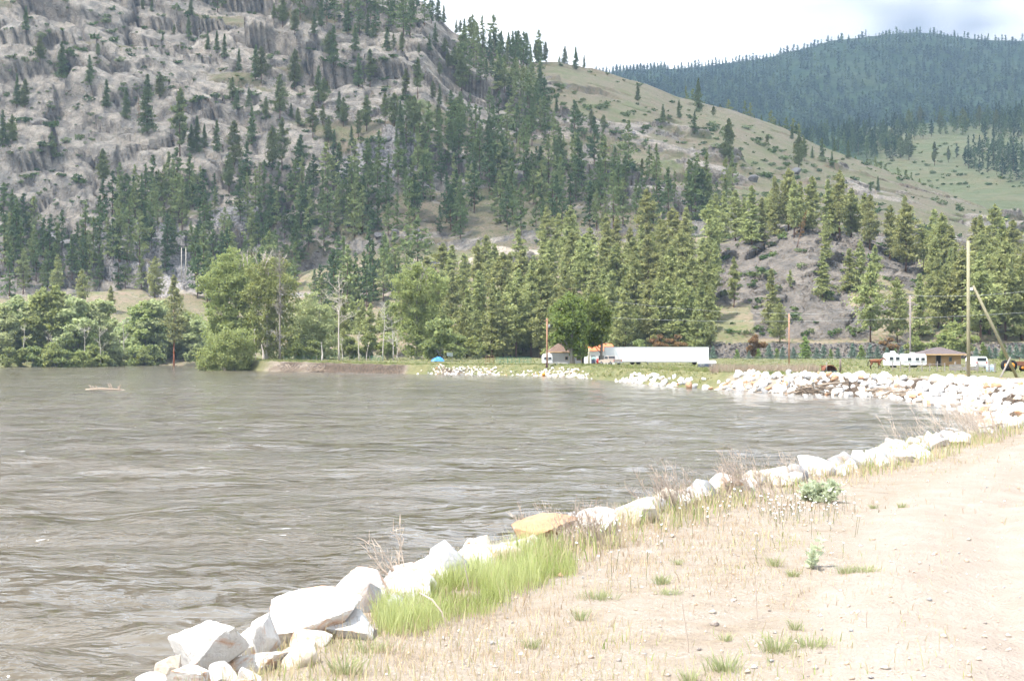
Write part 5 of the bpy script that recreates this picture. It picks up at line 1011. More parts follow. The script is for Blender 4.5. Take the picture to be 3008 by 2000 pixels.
log('driftwood_log', [jam_pt(2335, 1146), jam_pt(2370, 1138), jam_pt(2390, 1130)], 0.12, 'slanting driftwood stick left of the hooked log')
log('driftwood_log', [jam_pt(2570, 1166), jam_pt(2610, 1163), jam_pt(2648, 1160)], 0.16, 'dark wet log at the waterline of the right driftwood pile')
log('driftwood_log', [jam_pt(2600, 1150), jam_pt(2640, 1140), jam_pt(2682, 1128)], 0.13, 'slanting log across the right driftwood pile')
mb = MB(); 
for k in range(150):
    cx, cy = (rs.uniform(2340, 2420), rs.uniform(1132, 1158)) if k % 2 else (rs.uniform(2570, 2680), rs.uniform(1135, 1166)); a = jam_pt(cx, cy, 0.3); dv = Vector((rs.uniform(-1, 1), rs.uniform(-.3, .3), rs.uniform(-.25, .25))) * rs.uniform(0.5, 1.7); mb.tube([a - dv, a + Vector((0, 0, .1)), a + dv], [.05, .045, .02], 4, False)
tag(mb.build('driftwood_sticks', M_DRIFT), 'tangle of driftwood sticks washed onto the riprap', 'driftwood', None, 'stuff')
b = on_z(290, 1144, WZ); e = thing('driftwood_snag', b, 'pale branching snag caught in midstream at the left', 'driftwood', scale=0.78)
for i, (dx, h, ln) in enumerate([(-1.2, .75, -.7), (-.8, .55, -.5), (-.3, .6, -.6), (0.3, .35, -.4), (0.8, .3, -.5), (1.6, .9, -.5), (1.9, 1.05, -.6), (3.2, .85, .1), (3.0, .5, -.2)]):
    MB().tube([(dx - ln * .4, 0, -.3), (dx, 0, h * .5), (dx + ln * .5, 0.1, h)], [.13, .10, .05], 5).build('branch', M_DRIFT, e)
MB().tube([(-2.0, 0, -.05), (0, .1, .08), (2.2, 0, .03), (4.0, 0, -.1)], [.2, .2, .16, .1], 6).build('trunk', M_DRIFT, e)
# exposed roots of the eroded bank
mb = MB()
for k in range(190):
    px = rs.uniform(795, 1010) if k < 150 else rs.uniform(1010, 1330); t = np.interp(px, [795, 1010, 1330], [0, 0.5, 1]); b = on_z(px, 1092 + 3 * t, WZ); zt = rs.uniform(0.5, 1.7); c = Vector((b.x, b.y + 0.6, WZ + zt)); sw = rs.uniform(0.2, 1.9) * rs.choice([-1, -1, -1, 1])
    mb.tube([c + Vector((0, .8, .1)), c + Vector((sw * .3, -0.2, -0.15)), c + Vector((sw, -0.5, -zt * rs.uniform(.5, 1)))], [.09, .075, .04], 4, False)
tag(mb.build('exposed_roots', M_DRIFT), 'bleached roots hanging from the eroded earth bank', 'roots', None, 'stuff')

# ------------------------------------------------------------------ ground vegetation
def blades(name, P, H, W, lean, mat, label, cat, tint, seed):
    """thin tapering blades, each a bent strip of two triangles + tip"""
    rs = np.random.default_rng(seed); n = len(P); P = np.asarray(P); a = rs.uniform(0, 6.28, n); wv = np.stack([np.cos(a), np.sin(a), 0 * a], 1) * (W * rs.uniform(.6, 1.4, n))[:, None] * 0.5
    b = rs.uniform(0, 6.28, n); l = (H * lean * rs.uniform(0, 1.3, n))[:, None] * np.stack([np.cos(b), np.sin(b), 0 * b], 1); up = np.stack([0 * H, 0 * H, H], 1)
    V = np.stack([P - wv, P + wv, P + up * .55 + l * .35 + wv * .7, P + up * .55 + l * .35 - wv * .7, P + up + l], 1).reshape(-1, 3); i = np.arange(n)[:, None] * 5
    F = np.concatenate([i + np.array([[0, 1, 2]]), i + np.array([[0, 2, 3]]), i + np.array([[3, 2, 4]])]); o = ob(name, mesh_np(name, V, F, [mat], False, {'tint': np.repeat(tint, 5)})); return tag(o, label, cat, None, 'stuff')
M_STRAW = stuffleaf('dry_grass_blades', [(0.0, (0.42, 0.31, 0.22)), (0.5, (0.52, 0.43, 0.29)), (0.8, (0.44, 0.41, 0.22)), (1.0, (0.26, 0.34, 0.10))], 0.3)
M_GREENB = stuffleaf('green_grass_blades', [(0.0, (0.13, 0.165, 0.055)), (0.5, (0.24, 0.27, 0.10)), (1.0, (0.38, 0.33, 0.19))], 0.4)
M_HORSE = stuffleaf('horsetail_green', [(0.0, (0.24, 0.28, 0.09)), (0.5, (0.41, 0.45, 0.17)), (1.0, (0.54, 0.57, 0.28))], 0.45)
def scatter_s(n, smin, smax, dmax, seed, power=1.6, dmin=5.5):
    rs = np.random.default_rng(seed); out = np.zeros((0, 2))
    while len(out) < n:
        d = dmin + (dmax - dmin) * rs.uniform(0, 1, n * 3) ** power; a = np.radians(rs.uniform(-16, 23, n * 3)); X, Y = np.sin(a) * d, np.cos(a) * d; S = river_sd(X, Y); m = (S > smin) & (S < smax); out = np.concatenate([out, np.stack([X[m], Y[m]], 1)])
    return out[:n]
Q = scatter_s(46000, 3.6, 7.6, 48, 1); S = river_sd(Q[:, 0], Q[:, 1]); cl_n = fbm(Q[:, 0] * 0.9, Q[:, 1] * 0.9, oct=3, s=201)
keep = rng.uniform(0, 1, len(Q)) < np.clip(0.50 + 1.9 * cl_n, 0.03, 1) * (1 - 0.9 * sstep(-1.0, 0.3, S - verge(Q[:, 1]))); Q = Q[keep]; S = S[keep]; g_ = fbm(Q[:, 0] * 0.6, Q[:, 1] * 0.6, oct=2, s=203)
H = rng.gamma(2.6, 0.013, len(Q)) + 0.012; H *= 1 + 0.9 * sstep(5.2, 3.8, S)
blades('dry_grass', np.column_stack([Q, ground_h(Q[:, 0], Q[:, 1])]), H, np.full(len(Q), 0.0026) * (1 + Q[:, 1] / 9), 0.5, M_STRAW, 'sparse straw-coloured grass on the verge beside the track', 'grass', np.clip(0.45 + 0.7 * g_ + rng.normal(size=len(Q)) * 0.22, 0, 1), 3)
# thicker green-brown fringe along the boulders
Q = scatter_s(15000, 3.5, 4.9, 50, 4, 1.3); m = fbm(Q[:, 0] * 0.5, Q[:, 1] * 0.5, oct=2, s=205) + 0.35 * sstep(12, 20, Q[:, 1]) > 0.02; Q = Q[m]
blades('bank_fringe_grass', np.column_stack([Q, ground_h(Q[:, 0], Q[:, 1])]), rng.uniform(0.06, 0.26, len(Q)), np.full(len(Q), 0.0035) * (1 + Q[:, 1] / 10), 0.45, M_STRAW, 'green and brown grass fringe along the boulders', 'grass', np.clip(rng.uniform(0.2, 1.15, len(Q)), 0, 1), 5)
# horsetail patch
HP = [(1105, 1852), (1110, 1800), (1200, 1760), (1290, 1690), (1380, 1655), (1470, 1628), (1600, 1615), (1660, 1640), (1690, 1690), (1600, 1720), (1500, 1745), (1440, 1800), (1330, 1815), (1250, 1850), (1160, 1870)]
px_ = rng.uniform(1090, 1700, 27000); py_ = rng.uniform(1610, 1875, 27000); m = inpoly(px_ + 14 * rng.normal(size=27000), py_ + 9 * rng.normal(size=27000), HP); G = np.array([on_z(a, b, -0.02)[:] for a, b in zip(px_[m], py_[m])])
cl = fbm(G[:, 0] * 3, G[:, 1] * 3, oct=2, s=207); m = cl > -0.34; G = G[m]; cl = cl[m]; G[:, 2] = ground_h(G[:, 0], G[:, 1])
blades('horsetail_patch', G, rng.uniform(0.05, 0.175, len(G)) * (1 + 0.8 * cl) * (1 + 0.5 * np.exp(-((G[:, 0] - on_z(1565, 1660, 0).x) / .12) ** 2)), np.full(len(G), 0.0042), 0.45, M_HORSE, 'bright green horsetail patch among the white boulders', 'horsetails', np.clip(0.5 + cl * 0.8 + rng.normal(size=len(G)) * .2, 0, 1), 6)
# far bank, pasture edge and point vegetation
def tufts(region_pts, H, name, mat, label, seed, per=7, w=0.05, tintf=None):
    P = np.repeat(region_pts, per, 0); rs = np.random.default_rng(seed); P = P + np.column_stack([rs.normal(size=(len(P), 2)) * 0.22, np.zeros(len(P))]); H = np.repeat(H, per) * rs.uniform(.5, 1.15, len(P))
    return blades(name, P, H, np.full(len(P), w) * (0.6 + P[:, 1] / 220), 0.5, mat, label, 'grass', np.repeat(rs.uniform(0, 1, len(region_pts)), per) if tintf is None else np.repeat(tintf, per), seed)
b2_ = SR[(SR[:, 1] > 100) & (SR[:, 1] < 420)]; x, y, d = along(b2_, rs.uniform(0, 1, 5200)); off = rs.uniform(0.5, 11, 5200); X, Y = x + d[:, 1] * off, y - d[:, 0] * off; cut = ((Y < 186) & (off < 4.3)) | ((X < -12) & (off < 0.8)) | ((Y < 170) & (off > 7) & (off < 12)); X, Y = X[~cut], Y[~cut]
tufts(np.column_stack([X, Y, ground_h(X, Y)]), rs.uniform(0.15, 0.5, len(X)), 'far_bank_grass', M_GREENB, 'uneven green and tan grass along the far bank top', 41, 7, 0.05)
px_ = rs.uniform(2090, 2400, 900); py_ = rs.uniform(1072, 1112, 900); G = np.array([at(a, b, rs.uniform(188, 206)) for a, b in zip(px_, py_)]); G[:, 2] = ground_h(G[:, 0], G[:, 1]); M_DRYW = stuffleaf('dry_weed_stems', [(0.0, (0.30, 0.22, 0.17)), (0.5, (0.42, 0.33, 0.26)), (1.0, (0.30, 0.30, 0.19))], 0.2)
m = river_sd(G[:, 0], G[:, 1]) > 1.5; G = G[m]
tufts(G, rs.uniform(0.5, 1.35, len(G)), 'point_dry_brush', M_DRYW, 'pinkish grey dry brush on the point beyond the trailers', 42, 9, 0.03)
Xp = rs.uniform(-70, 130, 9000); Yp = rs.uniform(190, 425, 9000); m = river_sd(Xp, Yp) > 6; Xp, Yp = Xp[m], Yp[m]
tufts(np.column_stack([Xp, Yp, ground_h(Xp, Yp)]), rs.uniform(0.08, 0.25, len(Xp)), 'pasture_grass', M_GREENB, 'short green pasture grass behind the far bank', 43, 4, 0.10)
# dry brush clumps, leafy plant, twigs: single plants
def dry_clump(name, loc, h, wid, n, label, seed, mat, leanx=-0.35, group=None):
    rs = np.random.default_rng(seed); e = thing(name, loc, label, 'dry weeds', group); m1, m2 = MB(), MB()
    for k in range(n):
        st = np.array([rs.normal() * wid * 0.35, rs.normal() * wid * 0.22, -0.03]); p = limb_path(st, (leanx + rs.normal() * 0.28, rs.normal() * 0.25, 1), h * rs.uniform(.5, 1.05), rs, 4, 0.1, 0.1); m1.tube(p, [.0045, .004, .003, .0025, .0015], 3, False)
        for q in p[2:]:
            for _ in range(3): m2.tube(limb_path(q, np.array([leanx, 0, .9]) + rs.normal(size=3) * .5, h * .20, rs, 2, .1, .2), [.0022, .0018, .001], 3, False)
    tag(m1.build('stems', mat, e), kind='stuff'); tag(m2.build('seed_heads', mat, e), kind='stuff'); return e
M_DWEED = wood('dry_weed', (0.48, 0.40, 0.33), (0.33, 0.26, 0.21), 9); M_DWP = wood('pale_dry_weed', (0.60, 0.51, 0.42), (0.45, 0.36, 0.29), 9)
def gpt(px, py): b = on_z(px, py, 0.0); return Vector((b.x, b.y, gz(b.x, b.y)))
for args in [((1985, 1502), .52, .42, 42, 'grey-brown dry brush clump left of the pointed cream boulder', 1, M_DWEED, -.4), ((2075, 1480), .26, .5, 40, 'dark low dry brush in front of the pointed cream boulder', 2, M_DWEED, -.3), ((2190, 1452), .62, .42, 40, 'tall dry brush clump right of the pointed cream boulder', 3, M_DWEED, -.45), ((2260, 1440), .38, .5, 26, 'sparse dry brush between the pointed boulder and the leafy plant', 4, M_DWEED, -.4), ((2360, 1408), .38, .5, 26, 'pinkish dry brush behind the leafy grey-green plant', 5, M_DWP, -.4), ((2860, 1278), 1.1, .9, 70, 'pale dry bush leaning over the water on the bend', 6, M_DWP, -.55), ((2700, 1318), 0.8, .9, 14, 'thin dry stalks over the water left of the pale dry bush', 7, M_DWP, -.6), ((2905, 1272), .7, .8, 60, 'straw-coloured dry bush at the near end of the riprap', 8, M_DWP, -.3), ((1720, 1600), .38, .4, 60, 'dry stubble below the white rock right of the orange boulder', 9, M_DWEED, -.1), ((1620, 1560), .45, .3, 26, 'thin dry stalks in front of the orange boulder', 10, M_DWP, -.3)]:
    (pp, h, wd_, n, lab, sd_, mt, ln) = args; dry_clump('dry_brush', gpt(*pp), h, wd_, n, lab, sd_, mt, ln)
e = thing('dead_branch', gpt(1190, 1735), 'bare branching twig leaning over the water above the speckled rock', 'twig'); m1 = MB(); rs2 = np.random.default_rng(77)
for dx in (-0.9, -1.1, -0.7, -0.15, -0.5, 0.1):
    p = limb_path((rs2.normal() * .03, 0, 0), (dx, 0.1, 1), rs2.uniform(.28, .48), rs2, 6, .1, .12); m1.tube(p, [.006, .0055, .005, .004, .003, .002, .0015], 4, False)
    for q in p[2:]:
        for _ in range(2): m1.tube(limb_path(q, np.array([dx, 0, .8]) + rs2.normal(size=3) * .5, .10, rs2, 3, .1, .2), [.003, .0025, .002, .001], 3, False)
m1.build('twigs', M_DWP, e)
def leafy_weed(name, loc, h, w_, n, mat, label, seed, group=None, size=0.05, cat='weed'):
    rs = np.random.default_rng(seed); e = thing(name, loc, label, cat, group); mb = MB(); P = []; O = []
    for k in range(n):
        p = limb_path((rs.normal() * w_ * .25, rs.normal() * w_ * .2, -.01), (rs.normal() * .45, rs.normal() * .45, 1), h * rs.uniform(.6, 1.05), rs, 4, .2, .12); mb.tube(p, [.006, .005, .004, .003, .002], 3, False)
        for q in p[1:]:
            for _ in range(7): dv = rs.normal(size=3); dv[2] = abs(dv[2]) * .6; dv /= np.linalg.norm(dv); P.append(q + dv * size * .8); O.append(dv)
    V, F = leaf_tris(np.array(P), size, rs, np.array(O), .75, True, 1.8); tag(mb.build('stems', mat, e), kind='stuff'); tag(ob('leaves', mesh_np(name + '_leaves', V, F, [mat]), e), kind='stuff'); return e
M_SAGE = leafm('grey_green_leaves', (0.48, 0.54, 0.36), (0.64, 0.68, 0.52), 0.5, 4.0, 0.0); M_WEED = leafm('weed_leaves', (0.30, 0.34, 0.17), (0.46, 0.48, 0.27), 0.45, 4.0, 0.2)
leafy_weed('leafy_plant', gpt(2405, 1462), .24, .42, 34, M_SAGE, 'bushy grey-green leafy plant at the verge edge', 1, size=.038)
leafy_weed('leafy_plant', gpt(2380, 1660), .22, .06, 3, M_SAGE, 'single upright mullein-like weed standing on the bare verge', 2, size=.035)
def tuft_mesh(seed, n=90, h=.10, w_=.07):
    rs = np.random.default_rng(seed); P = np.column_stack([rs.normal(size=(n, 2)) * w_ * .5, np.zeros(n)]); out = P / (np.linalg.norm(P, axis=1, keepdims=True) + 1e-6); H = h * rs.uniform(.4, 1.1, n); tip = P + out * (H * rs.uniform(.2, 1.1, n))[:, None] + np.column_stack([np.zeros((n, 2)), H]); mid = P + (tip - P) * .5 + np.column_stack([np.zeros((n, 2)), H * .2])
    a = rs.uniform(0, 6.28, n); wv = np.stack([np.cos(a), np.sin(a), 0 * a], 1) * .0028; V = np.stack([P - wv, P + wv, mid + wv * .8, mid - wv * .8, tip], 1).reshape(-1, 3); i = np.arange(n)[:, None] * 5
    return mesh_np('tuft', V, np.concatenate([i + np.array([[0, 1, 2]]), i + np.array([[0, 2, 3]]), i + np.array([[3, 2, 4]])]), [M_WEED])
TUFTS = [tuft_mesh(k, [70, 110, 140, 60][k], [.07, .10, .08, .12][k], [.05, .08, .14, .05][k]) for k in range(4)]
tag(ob('weed_tuft', TUFTS[1], None, gpt(2130, 1962)), 'green grass tuft lowest on the bare verge', 'weed', 'small weeds on the verge')
tw = [((1990, 1655), 'yellow-green leafy weed right of the dry stubble', 1.0), ((1945, 1705), 'small upright weed on the verge below the daisies', 1.1), ((1965, 1735), 'short green weed under the upright one', .8), ((2275, 1660), 'low green weed patch mid-verge', 1.2), ((2328, 1690), 'yellowish grass tuft beside the low green patch', 1.1), ((2485, 1680), 'dark green grass tuft near the track edge', 1.0), ((2540, 1680), 'round green tuft at the track edge', 1.0), ((2335, 1835), 'small green tuft in the lower verge', .9), ((2130, 1858), 'grass tuft under the tall dry stalk', 1.0), ((2280, 1900), 'broad green tuft pair, left one', 1.5), ((2380, 1890), 'broad green tuft pair, right one', 1.2), ((2025, 1985), 'small tuft at the bottom edge of the picture', .9), ((2565, 1478), 'pale weed beyond the leafy plant', 1.1), ((2650, 1480), 'small weed at the track edge beyond the leafy plant', .9), ((1760, 1750), 'green weed right of the horsetail patch', 1.1), ((1705, 1810), 'leafy weed below the horsetail patch', 1.1), ((1560, 1880), 'low weeds on the verge left of centre', 1.2), ((1010, 1975), 'green tuft at the bottom beside the small rocks', 1.5), ((1080, 1905), 'dry green tuft beside the low white rock', 1.3)]
for k, (pp, lab, s_) in enumerate(tw): tag(ob('weed_tuft', TUFTS[k % 4], None, gpt(*pp), (0, 0, k * 1.3), s_ * .72), lab, 'weed', 'small weeds on the verge')
# daisies
px_ = np.concatenate([rng.uniform(1850, 2520, 80), rng.normal(2330, 90, 60), rng.uniform(1650, 1950, 15)]); py_ = np.concatenate([1440 + rng.gamma(2.2, 38, 80), rng.normal(1512, 14, 60), rng.uniform(1530, 1700, 15)])
M_DAISY = material('white_petals', lambda t: pbr(t, (0.80, 0.80, 0.78), 0.7)); V, F, o = [], [], 0; mbd = MB()
for a, b in zip(px_, py_):
    g = gpt(a, b); s_ = river_sd(np.array([g.x]), np.array([g.y]))[0]
    if s_ < 3.6 or s_ > 7.2: continue
    hgt = rng.uniform(.06, .22); c = Vector((g.x + rng.normal() * .02, g.y, g.z + hgt)); r_ = rng.uniform(.006, .012); nrm = Vector((rng.normal() * .4, -0.5 + rng.normal() * .3, 1)).normalized(); t1 = nrm.orthogonal().normalized(); t2 = nrm.cross(t1)
    mbd.mi = 0; mbd.add([c + (t1 * math.cos(k * math.pi / 4) + t2 * math.sin(k * math.pi / 4)) * r_ for k in range(8)], [tuple(range(8))]); mbd.mi = 1; mbd.tube([g, c - nrm * .002], .0018, 3, False)
tag(mbd.build('daisies', [M_DAISY, M_GREENB]), 'small white daisies dotted through the verge grass', 'flowers', None, 'stuff')
for k, (pp, h) in enumerate([((2225, 1795), .32), ((2022, 1900), .30), ((1380, 1750), .3), ((2545, 1840), .1)]):
    pth = limb_path((0, 0, 0), (-.08, 0, 1), h, np.random.default_rng(k), 5, 0, .05); g = gpt(*pp); o = MB().tube(pth, [.004, .0035, .003, .003, .0025, .002], 4).build('dry_stalk', M_DWEED, None, loc=g); tag(o, ['lone thin dry stalk in the middle of the verge', 'lone dry stalk lower on the verge', 'thin grey stalk rising from the horsetails', 'short dark twig lying at the track edge'][k], 'stalk')
g = gpt(1312, 1830); tag(MB().tube([Vector((0, 0, 0)), Vector((-.03, 0, .09)), Vector((-.09, 0.02, .16)), Vector((-.17, .05, .2))], [.007, .006, .006, .005], 5).build('curved_stick', M_DWP, None, loc=g), 'pale curved stick arching out of the horsetails', 'stick')
# ------------------------------------------------------------------ buildings, vehicles and yard things
M_WPAINT = paint('white_paint', (0.78, 0.78, 0.76), 0.45, 0.4, 0.3, 1.2); M_GPAINT = paint('grey_metal', (0.27, 0.28, 0.28), 0.5, 0.4, 0.3, 2); M_STUC = paint('old_white_wall', (0.60, 0.575, 0.54), 0.9, 0.1, 0.5, 1.0)
M_SHING = material('brown_shingles', lambda t: pbr(t, t.mix(t.noise(t.mapping(objc(t), (1, 6, 6)), 3, 4), (0.12, 0.075, 0.055), (0.20, 0.14, 0.11)), 0.95)); M_SHIN2 = material('grey_brown_shingles', lambda t: pbr(t, t.mix(t.noise(t.mapping(objc(t), (1, 6, 6)), 3, 4), (0.095, 0.075, 0.07), (0.15, 0.12, 0.115)), 0.95))
M_PLY = wood('yellow_plywood', (0.46, 0.30, 0.15), (0.36, 0.22, 0.10), 2); M_FASC = wood('new_fascia_board', (0.62, 0.43, 0.23), (0.52, 0.34, 0.17), 2); M_BOARD = wood('weathered_board', (0.33, 0.30, 0.27), (0.22, 0.195, 0.17), 5); M_POST = wood('old_post', (0.26, 0.21, 0.17), (0.15, 0.12, 0.10), 5)
M_POLEG = wood('treated_green_pole', (0.37, 0.34, 0.22), (0.28, 0.26, 0.17), 4); M_POLEP = wood('pinkish_pole', (0.52, 0.29, 0.19), (0.38, 0.20, 0.13), 4); M_POLEGR = wood('grey_pole', (0.32, 0.28, 0.26), (0.22, 0.18, 0.17), 4)
M_GLASS = material('dark_window_glass', lambda t: pbr(t, (0.03, 0.035, 0.04), 0.08, None, 0.6)); M_BLK = paint('black_rubber', (0.02, 0.02, 0.02), 0.8, 0.2, 0.1); M_DARK = paint('dark_interior', (0.03, 0.025, 0.02), 0.9, 0.1, 0.1)
M_ORANGE = paint('orange_metal_roof', (0.62, 0.17, 0.06), 0.5, 0.3, 0.3, 2); M_TRUCK = paint('tan_truck_paint', (0.40, 0.33, 0.27), 0.35, 0.5, 0.3, 2); M_RED = paint('red_lamp', (0.45, 0.03, 0.02), 0.3); M_CHROME = paint('chrome_bumper', (0.55, 0.55, 0.55), 0.25, 0.5, 0.2, 2, 0.8)
M_BLUE = paint('blue_tarpaulin', (0.04, 0.22, 0.62), 0.4, 0.4, 0.2, 1.5); M_GREENP = paint('green_pipe', (0.05, 0.18, 0.13), 0.5); M_YEL = paint('yellow_plastic', (0.75, 0.52, 0.05), 0.4); M_ORB = paint('orange_plastic', (0.70, 0.28, 0.03), 0.4); M_TEAL = paint('pale_teal_plastic', (0.35, 0.55, 0.50), 0.4); M_NAVY = paint('dark_blue_fibreglass', (0.06, 0.075, 0.12), 0.3, 0.5); M_RUST = paint('rusty_sheet', (0.22, 0.10, 0.065), 0.9, 0.1, 0.6, 3); M_DGREEN = paint('dark_green_sheet', (0.05, 0.085, 0.085), 0.6)
M_LTB = paint('pale_blue_plastic', (0.45, 0.58, 0.70), 0.4); M_WIRE = paint('wire', (0.42, 0.42, 0.42), 0.5, 0.4, 0.1)
def gp(px, Y): P = at(px, 1070, Y); return Vector((P.x, P.y, gz(P.x, P.y)))
def mper(Y): return Y / FPX
# white house with brown hip roof
def house():
    Y = 300; a = gp(1617, Y); b = gp(1716, Y); Wd = b.x - a.x; e = thing('house', (a.x, Y, a.z - 0.1), 'small whitewashed house with brown hip roof behind the yard tree', 'house', rz=0.06); hw, dp = 2.75, 5.5
    MB().box(0, Wd, 0, dp, 0, hw).build('wall', M_STUC, e, bevel=0.02)
    o_, hr = 0.55, 1.75; pr = MB(); pr.add([(-o_, -o_, hw - .05), (Wd + o_, -o_, hw - .05), (Wd + o_, dp + o_, hw - .05), (-o_, dp + o_, hw - .05), (1.9, dp / 2, hw + hr), (Wd - 1.9, dp / 2, hw + hr)], [(0, 1, 5, 4), (1, 2, 5), (2, 3, 4, 5), (3, 0, 4), (3, 2, 1, 0)]); rf = pr.build('roof', M_SHING, e)
    MB().box(-o_ - .02, Wd + o_ + .02, -o_ - .05, -o_ + .03, hw - .22, hw - .02).build('fascia', M_FASC, rf)
    w1 = MB().box(Wd - 1.5, Wd - .5, -.05, .03, 1.0, 1.85).build('window', M_FASC, e); MB().box(Wd - 1.42, Wd - .58, -.07, -.052, 1.08, 1.77).build('pane', M_GLASS, w1)
    w2 = MB().box(2.9, 3.5, -.05, .03, 1.1, 1.8).build('window', M_FASC, e); MB().box(2.96, 3.44, -.07, -.052, 1.16, 1.74).build('pane', M_GLASS, w2)
    dr = MB().box(Wd - .42, Wd - .02, -.04, .03, 0.1, 2.1).build('door', M_DARK, e); MB().box(Wd - .52, Wd - .40, -.09, .0, 0, 2.2).build('frame', M_FASC, dr)
    MB().box(Wd - 1.7, Wd - .5, -1.0, -.06, 0.05, 0.25).build('step', M_FASC, e)
house()
def orange_shed():
    Y = 313; a = gp(1716, Y); b = gp(1806, Y); W = b.x - a.x; e = thing('shed', (a.x, Y, a.z - .1), 'white shed with orange metal roof behind the yard trees', 'shed'); hw = 3.0; dp = 5
    MB().box(0, W, 0, dp, 0, hw).build('wall', M_WPAINT, e, bevel=.02)
    MB().add([(-.4, -.4, hw), (W + .5, -.4, hw), (W + .5, dp + .4, hw), (-.4, dp + .4, hw), (.7, dp / 2, hw + 1.5), (W - .5, dp / 2, hw + 1.5)], [(0, 1, 5, 4), (1, 2, 5), (2, 3, 4, 5), (3, 0, 4), (3, 2, 1, 0)]).build('roof', M_ORANGE, e)
    MB().box(1.4, 2.3, -.04, .02, 0, 2.1).build('door', M_GPAINT, e); MB().box(3.0, 4.2, -.04, .02, 1.0, 2.0).build('window', M_GLASS, e)
orange_shed()
def trailer(px0, px1, Y, label, yaw, gend, h=3.55):
    a = gp(px0, Y); b = gp(px1, Y); L = b.x - a.x; e = thing('box_trailer', (a.x, Y, a.z), label, 'trailer', rz=yaw); dp = 2.5; z0 = .55
    MB().box(0.06, L, 0, dp, z0, h).build('body', M_WPAINT, e, bevel=.03); MB().box(-.0, .055, .02, dp - .02, z0 + .02, h - .02).build('end_wall', M_GPAINT if gend else M_WPAINT, e)
    MB().box(0.02, L + .03, -.03, dp + .03, h - .03, h + .05).build('roof_rail', M_GPAINT, e); MB().box(0.03, L + .02, -.035, -.002, z0 - .05, z0 + .12).build('bottom_rail', M_GPAINT, e)
    for k in range(int(L / 1.25)): MB().box(.7 + k * 1.25, .76 + k * 1.25, -.012, -.001, z0 + .15, h - .1).build('side_rib', M_WPAINT, e)
    MB().box(.3, .45, .3, .45, 0, z0).build('landing_leg', M_GPAINT, e); MB().box(.3, .45, dp - .45, dp - .3, 0, z0).build('landing_leg', M_GPAINT, e)
    for k in (0, 1): MB().tube([(L - 1.6 - 1.2 * k, .05, .48), (L - 1.6 - 1.2 * k, .35, .48)], .48, 16).build('wheel', M_BLK, e, True)
trailer(1776, 1899, 302, 'nearer-the-house white box trailer beside the pickup', 0.0, False); trailer(1898, 2081, 297, 'longer white box trailer with a grey end wall', -0.035, True, 3.5)
def pickup():
    c = gp(1793, 288); e = thing('pickup_truck', c, 'tan pickup truck parked with its tailgate toward the river', 'truck', rz=math.radians(118)); z = .0     # local +x forward
    prof = [(-2.65, .55), (-2.65, 1.08), (-.55, 1.10), (-.45, 1.12), (1.15, 1.10), (1.25, 1.08), (2.45, 1.0), (2.6, .9), (2.62, .5), (2.0, .42), (-2.3, .45)]
    MB().prism(prof, 'y', -.95, .95).build('body', M_TRUCK, e, bevel=.03)
    MB().prism([(-.55, 1.08), (-.42, 1.74), (.55, 1.76), (1.25, 1.08)], 'y', -.80, .80).build('cab', M_TRUCK, e, bevel=.04)
    MB().prism([(-2.6, 1.07), (-.62, 1.07), (-.62, 1.13), (-2.6, 1.13)], 'y', -.99, -.86).build('bed_rail', M_TRUCK, e); MB().prism([(-2.6, 1.07), (-.62, 1.07), (-.62, 1.13), (-2.6, 1.13)], 'y', .86, .99).build('bed_rail', M_TRUCK, e); MB().box(-2.55, -.65, -.84, .84, 1.105, 1.115).build('bed', M_DARK, e)
    tg = MB().box(-2.70, -2.655, -.78, .78, .66, 1.07).build('tailgate', M_TRUCK, e, bevel=.012); MB().box(-2.715, -2.702, -.1, .1, .92, .97).build('handle', M_BLK, tg)
    MB().add([(-.51, -.7, 1.28), (-.51, .7, 1.28), (-.455, .66, 1.66), (-.455, -.66, 1.66)], [(0, 1, 2, 3)]).build('rear_window', M_GLASS, e)
    MB().add([(1.07, -.7, 1.30), (1.07, .7, 1.30), (.66, .66, 1.68), (.66, -.66, 1.68)], [(3, 2, 1, 0)]).build('windscreen', M_GLASS, e)
    for s in (-1, 1): MB().add([(-.38, s * .815, 1.18), (.98, s * .815, 1.18), (.5, s * .815, 1.66), (-.3, s * .815, 1.66)], [(0, 1, 2, 3)]).build('side_window', M_GLASS, e)
    for s in (-1, 1): MB().box(-2.69, -2.645, s * .87 - .07, s * .87 + .07, .72, 1.02).build('tail_light', M_RED, e); MB().box(2.58, 2.64, s * .7 - .15, s * .7 + .15, .72, .88).build('headlight', M_CHROME, e); MB().box(.9, 1.02, s * 1.0 - .08, s * 1.0 + .08, 1.15, 1.3).build('mirror', M_BLK, e)
    MB().box(-2.82, -2.66, -.95, .95, .45, .62).build('rear_bumper', M_CHROME, e, bevel=.02); MB().box(2.6, 2.72, -.95, .95, .42, .6).build('front_bumper', M_CHROME, e, bevel=.02); MB().box(-2.84, -2.825, -.15, .15, .5, .6).build('number_plate', M_WPAINT, e)
    for x in (-1.6, 1.7):
        for s in (-1, 1): w_ = MB().tube([(x, s * .76, .37), (x, s * .99, .37)], .37, 18).build('wheel', M_BLK, e, True); MB().tube([(x, s * .985, .37), (x, s * 1.0, .37)], .2, 12).build('rim', M_CHROME, w_, True)
pickup()
